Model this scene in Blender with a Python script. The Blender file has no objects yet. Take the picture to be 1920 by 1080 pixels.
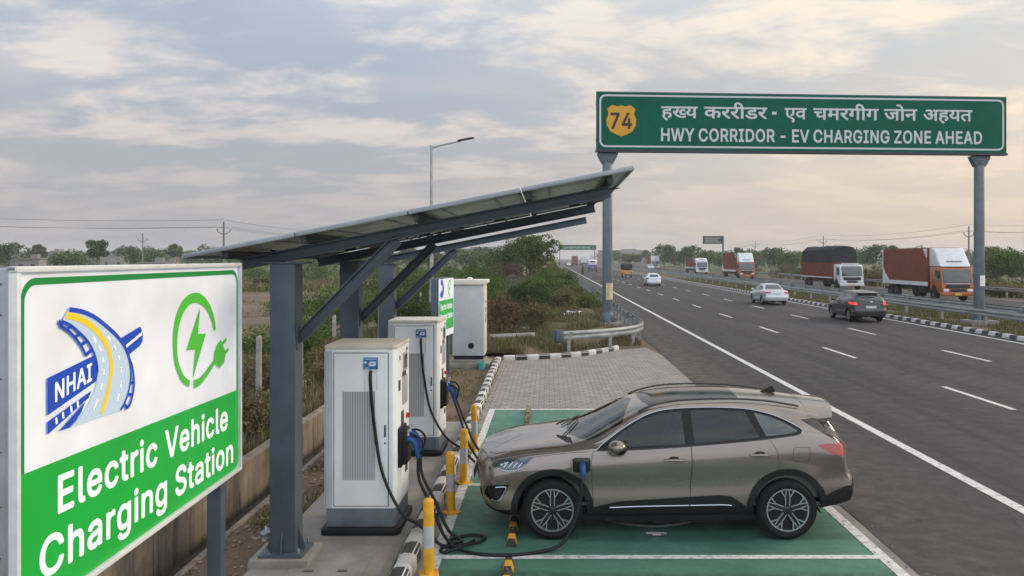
import bpy, bmesh, math, random
import numpy as np
from mathutils import Vector, Matrix
from mathutils.bvhtree import BVHTree

R = math.radians
random.seed(7)
rng = np.random.default_rng(7)
SC = bpy.context.scene
COL = SC.collection

# ------------------------------------------------------------------ camera, sky, sun, exposure
CAM_H = 3.26
cam = bpy.data.cameras.new("camera")
cam.sensor_width = 36.0
cam.lens = 27.83
cam.shift_x = -70 / 1920
cam.shift_y = -56 / 1920
cam.clip_start = 0.05
cam.clip_end = 8000
cam_ob = bpy.data.objects.new("camera", cam)
cam_ob.location = (0, 0, CAM_H)
cam_ob.rotation_euler = (R(90), 0, 0)
COL.objects.link(cam_ob)
SC.camera = cam_ob

SUN_EL, SUN_AZ = R(24), R(72)          # azimuth clockwise from +Y (the road ahead)
world = bpy.data.worlds.new("World")
SC.world = world
world.use_nodes = True


def build_world():
    nt = world.node_tree
    N, L = nt.nodes, nt.links
    N.clear()
    out = N.new("ShaderNodeOutputWorld")
    bg = N.new("ShaderNodeBackground")
    bg.inputs["Strength"].default_value = 0.1
    L.new(bg.outputs[0], out.inputs[0])
    tc = N.new("ShaderNodeTexCoord")
    sep = N.new("ShaderNodeSeparateXYZ")
    L.new(tc.outputs["Generated"], sep.inputs[0])
    sky = N.new("ShaderNodeTexSky")
    sky.sky_type = 'NISHITA'
    sky.sun_disc = False
    sky.sun_elevation = SUN_EL
    sky.sun_rotation = SUN_AZ
    sky.dust_density = 3.0

    def math_(op, a, b=None, c=None, clamp=False):
        n = N.new("ShaderNodeMath"); n.operation = op; n.use_clamp = clamp
        for i, v in enumerate((a, b, c)):
            if v is None: continue
            if isinstance(v, (int, float)): n.inputs[i].default_value = v
            else: L.new(v, n.inputs[i])
        return n.outputs[0]

    def ramp(x, lo, hi):
        n = N.new("ShaderNodeMapRange"); n.interpolation_type = 'SMOOTHSTEP'
        L.new(x, n.inputs[0]); n.inputs[1].default_value = lo; n.inputs[2].default_value = hi
        return n.outputs[0]

    def mix(f, a, b):
        n = N.new("ShaderNodeMix"); n.data_type = 'RGBA'
        if isinstance(f, (int, float)): n.inputs[0].default_value = f
        else: L.new(f, n.inputs[0])
        for i, v in ((6, a), (7, b)):
            if isinstance(v, tuple): n.inputs[i].default_value = (*v, 1)
            else: L.new(v, n.inputs[i])
        return n.outputs[2]

    X, Y, Z = sep.outputs
    zc = math_('MAXIMUM', Z, 0.0)
    # project the view direction onto a cloud layer
    den = math_('ADD', zc, 0.16)
    cu = math_('DIVIDE', X, den)
    cv = math_('DIVIDE', Y, den)
    comb = N.new("ShaderNodeCombineXYZ")
    L.new(cu, comb.inputs[0]); L.new(cv, comb.inputs[1])

    def noise(scale, detail, rough, dist, sx, sy, rot, off):
        mp = N.new("ShaderNodeMapping")
        mp.inputs["Scale"].default_value = (sx, sy, 1)
        mp.inputs["Rotation"].default_value = (0, 0, rot)
        mp.inputs["Location"].default_value = off
        L.new(comb.outputs[0], mp.inputs[0])
        n = N.new("ShaderNodeTexNoise")
        n.inputs["Scale"].default_value = scale; n.inputs["Detail"].default_value = detail
        n.inputs["Roughness"].default_value = rough; n.inputs["Distortion"].default_value = dist
        L.new(mp.outputs[0], n.inputs["Vector"])
        return n.outputs[0]

    wisp = noise(1.7, 8, 0.60, 0.25, 1.0, 1.35, R(35), (3.2, 1.7, 0))
    big = noise(0.55, 5, 0.5, 0.3, 1.0, 1.3, R(-12), (8.1, 4.4, 0))
    soft = noise(0.9, 3, 0.45, 0.2, 1.0, 1.0, R(30), (1.3, 6.4, 0))
    warm = ramp(X, -0.30, 0.58)
    up = ramp(Z, 0.02, 0.36)
    low = mix(warm, (4.5, 4.5, 4.75), (7.8, 6.6, 5.4))
    high = mix(warm, (4.7, 5.7, 7.2), (6.8, 7.2, 7.5))
    clear = mix(up, low, high)
    clear = mix(0.12, clear, sky.outputs[0])
    cl_low = mix(warm, (8.0, 6.8, 6.1), (10.2, 8.2, 6.1))
    cl_high = mix(warm, (8.2, 7.9, 7.8), (10.8, 9.7, 7.9))
    cloud = mix(up, cl_low, cl_high)
    dens = math_('ADD', math_('MULTIPLY', ramp(wisp, 0.44, 0.64), 0.95), math_('MULTIPLY', ramp(big, 0.45, 0.66), 0.5), clamp=True)
    dens = math_('MULTIPLY', dens, math_('ADD', math_('MULTIPLY', ramp(Z, 0.03, 0.20), 0.75), 0.25))
    col = mix(dens, clear, cloud)
    dark = math_('MULTIPLY', ramp(soft, 0.52, 0.70), 0.12)
    col = mix(dark, col, (3.7, 3.85, 4.2))
    # sky brightened overhead, and behind the camera as added fill for front faces
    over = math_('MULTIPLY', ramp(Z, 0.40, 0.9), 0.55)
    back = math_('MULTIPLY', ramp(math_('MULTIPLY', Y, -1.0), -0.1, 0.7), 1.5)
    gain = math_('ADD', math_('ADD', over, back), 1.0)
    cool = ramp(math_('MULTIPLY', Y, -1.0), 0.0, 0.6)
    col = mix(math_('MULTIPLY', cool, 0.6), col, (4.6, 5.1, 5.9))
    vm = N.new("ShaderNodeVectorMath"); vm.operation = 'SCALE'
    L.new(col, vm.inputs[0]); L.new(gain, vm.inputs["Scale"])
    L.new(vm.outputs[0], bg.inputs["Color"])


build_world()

sun = bpy.data.lights.new("sun", 'SUN')
sun.energy = 2.0
sun.angle = R(14)
sun.color = (1.0, 0.84, 0.66)
sun_ob = bpy.data.objects.new("sun", sun)
_sd = Vector((math.sin(SUN_AZ) * math.cos(SUN_EL), math.cos(SUN_AZ) * math.cos(SUN_EL), math.sin(SUN_EL)))
sun_ob.rotation_euler = _sd.to_track_quat('Z', 'Y').to_euler()
sun_ob.location = (30, 10, 30)
COL.objects.link(sun_ob)

SC.view_settings.view_transform = 'Standard'
SC.view_settings.look = 'None'
SC.view_settings.exposure = 0.0
SC.view_settings.gamma = 1.0
SC.view_settings.use_curve_mapping = False
SC.render.engine = 'CYCLES'
SC.cycles.max_bounces = 8
SC.cycles.transparent_max_bounces = 12
SC.cycles.volume_bounces = 0

# ------------------------------------------------------------------ helpers: materials


def mat(name, col, rough=0.6, metal=0.0, var=0.0, scale=4.0, bump=0.0, bscale=40.0, coat=0.0,
        col2=None, emit=None, estr=0.0, spec=0.5, stretch=(1, 1, 1), rvar=0.0, detail=6, attr=False, lo=0.35, hi=0.65):
    m = bpy.data.materials.new(name)
    m.use_nodes = True
    nt = m.node_tree; N, L = nt.nodes, nt.links
    b = N["Principled BSDF"]
    b.inputs["Base Color"].default_value = (*col, 1)
    b.inputs["Roughness"].default_value = rough
    b.inputs["Metallic"].default_value = metal
    b.inputs["Specular IOR Level"].default_value = spec
    if coat:
        b.inputs["Coat Weight"].default_value = coat
        b.inputs["Coat Roughness"].default_value = 0.06
    if emit:
        b.inputs["Emission Color"].default_value = (*emit, 1)
        b.inputs["Emission Strength"].default_value = estr
    src = None
    if attr:
        a = N.new("ShaderNodeAttribute"); a.attribute_name = "Col"
        L.new(a.outputs["Color"], b.inputs["Base Color"])
    if var or col2 or bump or rvar:
        tc = N.new("ShaderNodeTexCoord")
        mp = N.new("ShaderNodeMapping"); mp.inputs["Scale"].default_value = stretch
        L.new(tc.outputs["Object"], mp.inputs[0])
        src = mp.outputs[0]
    if var or col2 or rvar:
        n = N.new("ShaderNodeTexNoise"); n.inputs["Scale"].default_value = scale
        n.inputs["Detail"].default_value = detail; n.inputs["Roughness"].default_value = 0.6
        L.new(src, n.inputs["Vector"])
        mr = N.new("ShaderNodeMapRange"); mr.inputs[1].default_value = lo; mr.inputs[2].default_value = hi
        L.new(n.outputs[0], mr.inputs[0])
        if (var or col2) and not attr:
            mx = N.new("ShaderNodeMix"); mx.data_type = 'RGBA'
            L.new(mr.outputs[0], mx.inputs[0])
            a = tuple(c * (1 - var) for c in col)
            c2 = col2 if col2 else tuple(min(1, c * (1 + var)) for c in col)
            mx.inputs[6].default_value = (*a, 1); mx.inputs[7].default_value = (*c2, 1)
            L.new(mx.outputs[2], b.inputs["Base Color"])
        if rvar:
            m2 = N.new("ShaderNodeMapRange")
            m2.inputs[1].default_value = 0.3; m2.inputs[2].default_value = 0.7
            m2.inputs[3].default_value = max(0, rough - rvar); m2.inputs[4].default_value = min(1, rough + rvar)
            L.new(n.outputs[0], m2.inputs[0]); L.new(m2.outputs[0], b.inputs["Roughness"])
    if bump:
        n2 = N.new("ShaderNodeTexNoise"); n2.inputs["Scale"].default_value = bscale; n2.inputs["Detail"].default_value = 5
        L.new(src, n2.inputs["Vector"])
        bp = N.new("ShaderNodeBump"); bp.inputs["Strength"].default_value = bump; bp.inputs["Distance"].default_value = 0.02
        L.new(n2.outputs[0], bp.inputs["Height"]); L.new(bp.outputs[0], b.inputs["Normal"])
    return m


class NT:
    """small wrapper to write node materials"""
    def __init__(s, name):
        s.m = bpy.data.materials.new(name); s.m.use_nodes = True
        s.N, s.L = s.m.node_tree.nodes, s.m.node_tree.links
        s.b = s.N["Principled BSDF"]
        s.tc = s.N.new("ShaderNodeTexCoord")

    def set(s, node, key, v):
        if isinstance(v, (int, float)): node.inputs[key].default_value = v
        elif isinstance(v, tuple): node.inputs[key].default_value = (*v, 1) if len(v) == 3 and node.inputs[key].type == 'RGBA' else v
        else: s.L.new(v, node.inputs[key])

    def vec(s, scale=(1, 1, 1), rot=(0, 0, 0), loc=(0, 0, 0), kind="Object"):
        mp = s.N.new("ShaderNodeMapping")
        mp.inputs["Scale"].default_value = scale; mp.inputs["Rotation"].default_value = rot; mp.inputs["Location"].default_value = loc
        s.L.new(s.tc.outputs[kind], mp.inputs[0])
        return mp.outputs[0]

    def noise(s, vec, scale, detail=5, rough=0.6, dist=0.0):
        n = s.N.new("ShaderNodeTexNoise")
        for k, v in (("Scale", scale), ("Detail", detail), ("Roughness", rough), ("Distortion", dist)): n.inputs[k].default_value = v
        s.L.new(vec, n.inputs["Vector"]); return n.outputs[0]

    def ramp(s, x, lo, hi, a=0.0, b=1.0):
        n = s.N.new("ShaderNodeMapRange"); s.L.new(x, n.inputs[0])
        for i, v in zip((1, 2, 3, 4), (lo, hi, a, b)): n.inputs[i].default_value = v
        return n.outputs[0]

    def mix(s, f, a, b, mode='MIX'):
        n = s.N.new("ShaderNodeMix"); n.data_type = 'RGBA'; n.blend_type = mode
        s.set(n, 0, f)
        for i, v in ((6, a), (7, b)): s.set(n, i, v)
        return n.outputs[2]

    def math(s, op, a, b=0.0, clamp=False):
        n = s.N.new("ShaderNodeMath"); n.operation = op; n.use_clamp = clamp
        s.set(n, 0, a); s.set(n, 1, b); return n.outputs[0]

    def sep(s, vec):
        n = s.N.new("ShaderNodeSeparateXYZ"); s.L.new(vec, n.inputs[0]); return n.outputs

    def bump(s, h, strength=0.3, dist=0.02):
        n = s.N.new("ShaderNodeBump"); n.inputs["Strength"].default_value = strength; n.inputs["Distance"].default_value = dist
        s.L.new(h, n.inputs["Height"]); s.L.new(n.outputs[0], s.b.inputs["Normal"])

    def col(s, c): s.set(s.b, "Base Color", c)
    def rough(s, r): s.set(s.b, "Roughness", r)


# ------------------------------------------------------------------ helpers: objects

def tag(o, label=None, cat=None, group=None, kind=None):
    if label: o["label"] = label
    if cat: o["category"] = cat
    if group: o["group"] = group
    if kind: o["kind"] = kind
    return o


def thing(name, label, cat, loc=(0, 0, 0), rz=0.0, group=None):
    o = bpy.data.objects.new(name, None)
    o.empty_display_size = 0.2
    COL.objects.link(o)
    o.location = loc; o.rotation_euler = (0, 0, rz)
    return tag(o, label, cat, group)


def kids(o):
    return [c for c in ALLKIDS.get(o.name, [])]


ALLKIDS = {}


def link(name, me, parent=None):
    o = bpy.data.objects.new(name, me)
    COL.objects.link(o)
    if parent is not None:
        o.parent = parent
        ALLKIDS.setdefault(parent.name, []).append(o)
    return o


def copy_tree(o, parent=None):
    c = o.copy(); COL.objects.link(c)
    if parent is not None:
        c.parent = parent
        ALLKIDS.setdefault(parent.name, []).append(c)
    for ch in kids(o): copy_tree(ch, c)
    return c


class MB:
    def __init__(s): s.v, s.f, s.mi = [], [], []

    def add(s, vs, fs, m=0, M=None):
        k = len(s.v)
        for p in vs:
            p = Vector(p)
            s.v.append(tuple(M @ p) if M is not None else tuple(p))
        for f in fs:
            s.f.append([i + k for i in f]); s.mi.append(m)
        return s

    def box(s, c, d, m=0, M=None, rot=None):
        x, y, z = (q / 2 for q in d)
        vs = [(-x, -y, -z), (x, -y, -z), (x, y, -z), (-x, y, -z), (-x, -y, z), (x, -y, z), (x, y, z), (-x, y, z)]
        T = Matrix.Translation(c)
        if rot is not None: T = T @ rot
        if M is not None: T = M @ T
        return s.add(vs, [(0, 3, 2, 1), (4, 5, 6, 7), (0, 1, 5, 4), (1, 2, 6, 5), (2, 3, 7, 6), (3, 0, 4, 7)], m, T)

    def prism(s, poly, y0, y1, m=0, M=None, plane='xz'):
        """polygon extruded along the remaining axis"""
        n = len(poly)
        if plane == 'xz': a = [(p[0], y0, p[1]) for p in poly]; b = [(p[0], y1, p[1]) for p in poly]
        elif plane == 'xy': a = [(p[0], p[1], y0) for p in poly]; b = [(p[0], p[1], y1) for p in poly]
        else: a = [(y0, p[0], p[1]) for p in poly]; b = [(y1, p[0], p[1]) for p in poly]
        fs = [list(range(n)), list(range(2 * n - 1, n - 1, -1))] + [(i, i + n, (i + 1) % n + n, (i + 1) % n) for i in range(n)]
        return s.add(a + b, fs, m, M)

    def tube(s, path, r, n=8, m=0, M=None, cap=True):
        P = [Vector(p) for p in path]
        rs = r if isinstance(r, (list, tuple)) else [r] * len(P)
        vs, fs = [], []
        up = None
        for i, p in enumerate(P):
            t = (P[min(i + 1, len(P) - 1)] - P[max(i - 1, 0)]).normalized()
            if up is None:
                up = Vector((0, 0, 1)) if abs(t.z) < 0.9 else Vector((1, 0, 0))
            a = t.cross(up)
            if a.length < 1e-4: a = t.orthogonal()
            a.normalize(); b = a.cross(t).normalized(); up = b
            for k in range(n):
                w = 2 * math.pi * k / n
                vs.append(p + a * math.cos(w) * rs[i] + b * math.sin(w) * rs[i])
        for i in range(len(P) - 1):
            for k in range(n):
                k2 = (k + 1) % n
                fs.append((i * n + k, i * n + k2, (i + 1) * n + k2, (i + 1) * n + k))
        if cap:
            fs.append(list(range(n - 1, -1, -1))); fs.append([(len(P) - 1) * n + k for k in range(n)])
        return s.add(vs, fs, m, M)

    def cyl(s, a, b, r, n=12, m=0, M=None):
        return s.tube([a, b], r if isinstance(r, (list, tuple)) else [r, r], n, m, M)

    def lathe(s, prof, n=24, m=0, M=None, axis='z', closed=False):
        vs, fs = [], []
        for (r, h) in prof:
            for k in range(n):
                w = 2 * math.pi * k / n
                c, q = r * math.cos(w), r * math.sin(w)
                vs.append((c, q, h) if axis == 'z' else ((c, h, q) if axis == 'y' else (h, c, q)))
        lp = len(prof)
        for i in range(lp if closed else lp - 1):
            j = (i + 1) % lp
            for k in range(n):
                k2 = (k + 1) % n
                fs.append((i * n + k, i * n + k2, j * n + k2, j * n + k))
        if not closed:
            if prof[0][0] > 1e-6: fs.append(list(range(n - 1, -1, -1)))
            if prof[-1][0] > 1e-6: fs.append([(lp - 1) * n + k for k in range(n)])
        return s.add(vs, fs, m, M)

    def sweep(s, path, prof, m=0, M=None, cap=True, updir=(0, 0, 1)):
        """profile [(side, up)] swept along a horizontal path"""
        P = [Vector(p) for p in path]; n = len(prof); vs, fs = [], []
        U = Vector(updir)
        for i, p in enumerate(P):
            t = (P[min(i + 1, len(P) - 1)] - P[max(i - 1, 0)]).normalized()
            a = t.cross(U).normalized()
            for (q, w) in prof: vs.append(p + a * q + U * w)
        for i in range(len(P) - 1):
            for k in range(n):
                k2 = (k + 1) % n
                fs.append((i * n + k, i * n + k2, (i + 1) * n + k2, (i + 1) * n + k))
        if cap:
            fs.append(list(range(n - 1, -1, -1))); fs.append([(len(P) - 1) * n + k for k in range(n)])
        return s.add(vs, fs, m, M)

    def ell(s, c, r, nu=14, nv=9, m=0, M=None):
        prof = [(max(1e-5, math.cos(-math.pi / 2 + math.pi * i / nv)), math.sin(-math.pi / 2 + math.pi * i / nv)) for i in range(nv + 1)]
        T = Matrix.Translation(c) @ Matrix.Diagonal((*r, 1))
        if M is not None: T = M @ T
        return s.lathe(prof, nu, m, T)

    def mesh(s, name, mats, bevel=0.0, smooth=True, angle=35, seg=2):
        me = bpy.data.meshes.new(name)
        bm = bmesh.new()
        vs = [bm.verts.new(v) for v in s.v]
        for f, m in zip(s.f, s.mi):
            try:
                q = bm.faces.new([vs[i] for i in f]); q.material_index = m
            except ValueError:
                pass
        bmesh.ops.remove_doubles(bm, verts=bm.verts, dist=1e-6)
        bmesh.ops.recalc_face_normals(bm, faces=bm.faces)
        if bevel:
            es = [e for e in bm.edges if len(e.link_faces) == 2 and e.calc_face_angle(0) > R(28)]
            bmesh.ops.bevel(bm, geom=es, offset=bevel, segments=seg, affect='EDGES', profile=0.5, clamp_overlap=True)
        bm.to_mesh(me); bm.free()
        for m in (mats if isinstance(mats, (list, tuple)) else [mats]): me.materials.append(m)
        if smooth:
            me.polygons.foreach_set("use_smooth", [True] * len(me.polygons))
            me.set_sharp_from_angle(angle=R(angle))
        return me

    def build(s, name, mats, parent=None, bevel=0.0, smooth=True, angle=35, seg=2):
        return link(name, s.mesh(name, mats, bevel, smooth, angle, seg), parent)


def sheet(name, polys, z, m, kind="structure", parent=None):
    """flat polygons lying at one height"""
    me = bpy.data.meshes.new(name)
    vs, fs = [], []
    for p in polys:
        fs.append([len(vs) + i for i in range(len(p))]); vs += [(a, b, z) for a, b in p]
    me.from_pydata(vs, [], fs); me.materials.append(m)
    o = link(name, me, parent)
    if kind: o["kind"] = kind
    return o


def rect(x0, y0, x1, y1): return [(x0, y0), (x1, y0), (x1, y1), (x0, y1)]


def pchip(keys):
    xs = np.array([k[0] for k in keys], float); ys = np.array([k[1] for k in keys], float)
    h = np.diff(xs); d = np.diff(ys) / h
    n = len(xs); m = np.zeros(n)
    if n == 2: m[:] = d[0]
    else:
        for i in range(1, n - 1):
            if d[i - 1] * d[i] > 0:
                w1 = 2 * h[i] + h[i - 1]; w2 = h[i] + 2 * h[i - 1]
                m[i] = (w1 + w2) / (w1 / d[i - 1] + w2 / d[i])
        m[0], m[-1] = d[0], d[-1]

    def f(x):
        x = min(max(x, xs[0]), xs[-1])
        i = min(max(int(np.searchsorted(xs, x)) - 1, 0), n - 2)
        t = (x - xs[i]) / h[i]
        return float((2 * t**3 - 3 * t**2 + 1) * ys[i] + (t**3 - 2 * t**2 + t) * h[i] * m[i] + (-2 * t**3 + 3 * t**2) * ys[i + 1] + (t**3 - t**2) * h[i] * m[i + 1])
    return f


def stroke2d(path, w):
    """polygon strip round a 2-D path; w a number or one width per point"""
    ws = w if isinstance(w, (list, tuple)) else [w] * len(path)
    L_, R_ = [], []
    for i, p in enumerate(path):
        a = path[max(i - 1, 0)]; b = path[min(i + 1, len(path) - 1)]
        t = Vector((b[0] - a[0], b[1] - a[1])).normalized()
        nx, ny = -t.y, t.x
        L_.append((p[0] + nx * ws[i] / 2, p[1] + ny * ws[i] / 2)); R_.append((p[0] - nx * ws[i] / 2, p[1] - ny * ws[i] / 2))
    return [[L_[i], R_[i], R_[i + 1], L_[i + 1]] for i in range(len(path) - 1)]


def dense(path, k=6):
    return [(p.x, p.y) for p in spline3([(q[0], q[1], 0) for q in path], k)]


def spline3(path, k=8):
    """Catmull-Rom through 3-D points"""
    P = [Vector(p) for p in path]; out = []
    for i in range(len(P) - 1):
        a, b, c, d = P[max(i - 1, 0)], P[i], P[i + 1], P[min(i + 2, len(P) - 1)]
        for j in range(k):
            t = j / k
            out.append(0.5 * ((2 * b) + (c - a) * t + (2 * a - 5 * b + 4 * c - d) * t * t + (3 * b - a - 3 * c + d) * t**3))
    out.append(P[-1]); return out


class Face:
    """flat artwork on a panel that looks along local -Y: polygons in (u, v), each layer 1 mm in front of the last"""
    def __init__(s): s.v, s.f, s.mi = [], [], []

    def poly(s, pts, y, m=0):
        k = len(s.v)
        s.v += [(p[0], y, p[1]) for p in pts]; s.f.append(list(range(k, k + len(pts)))); s.mi.append(m)

    def build(s, name, mats, parent):
        me = bpy.data.meshes.new(name)
        bm = bmesh.new()
        for i, f in enumerate(s.f):
            q = bm.faces.new([bm.verts.new(s.v[j]) for j in f]); q.material_index = s.mi[i]
        bm.normal_update()
        bmesh.ops.triangulate(bm, faces=[f for f in bm.faces if len(f.verts) > 4], ngon_method='EAR_CLIP')
        bm.normal_update()
        for f in bm.faces:
            if f.normal.y > 0: f.normal_flip()
        bm.to_mesh(me); bm.free()
        for m in (mats if isinstance(mats, (list, tuple)) else [mats]): me.materials.append(m)
        return link(name, me, parent)


def glyph_polys(ch):
    parts = GLYPHS[ch].split('|')
    return int(parts[0]) / 1000, [[tuple(int(q) / 1000 for q in p.split(',')) for p in s.split()] for s in parts[1:]]


def lettering(name, text, p0, p1, height, m, parent, y=-0.004, bold=0.02, up=(0, 1), thick=0.0, cap=0.549, gap=-0.004, space=0.2):
    """text fitted between p0 and p1 (u, v baseline), capital height given; filled flat curves turned into a mesh"""
    x, runs = 0.0, []
    for ch in text:
        if ch == ' ': x += space; continue
        adv, spl = glyph_polys(ch)
        runs.append((x, spl)); x += adv + gap
    total = x - gap
    cu = bpy.data.curves.new(name, 'CURVE'); cu.dimensions = '2D'; cu.fill_mode = 'BOTH'; cu.extrude = thick
    for x0, spl in runs:
        for s in spl:
            sp = cu.splines.new('POLY'); sp.points.add(len(s) - 1); sp.use_cyclic_u = True
            for q, p in zip(sp.points, s): q.co = (p[0] + x0, p[1], 0, 1)
    o = bpy.data.objects.new(name, cu); COL.objects.link(o)
    dg = bpy.context.evaluated_depsgraph_get(); dg.update()
    me = bpy.data.meshes.new_from_object(o.evaluated_get(dg))
    bpy.data.objects.remove(o)
    ex = Vector((p1[0] - p0[0], 0, p1[1] - p0[1])) / total
    ez = Vector((up[0], 0, up[1])) * (height / cap)
    for v in me.vertices:
        a = v.co.copy()
        v.co = Vector((p0[0], y - a.z, p0[1])) + ex * a.x + ez * a.y
    bm = bmesh.new(); bm.from_mesh(me)
    if not thick:
        bm.normal_update()
        for f in bm.faces:
            if f.normal.y > 0: f.normal_flip()
    bm.to_mesh(me); bm.free()
    me.materials.clear(); me.materials.append(m)
    me.name = name
    return link(name, me, parent)


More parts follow.
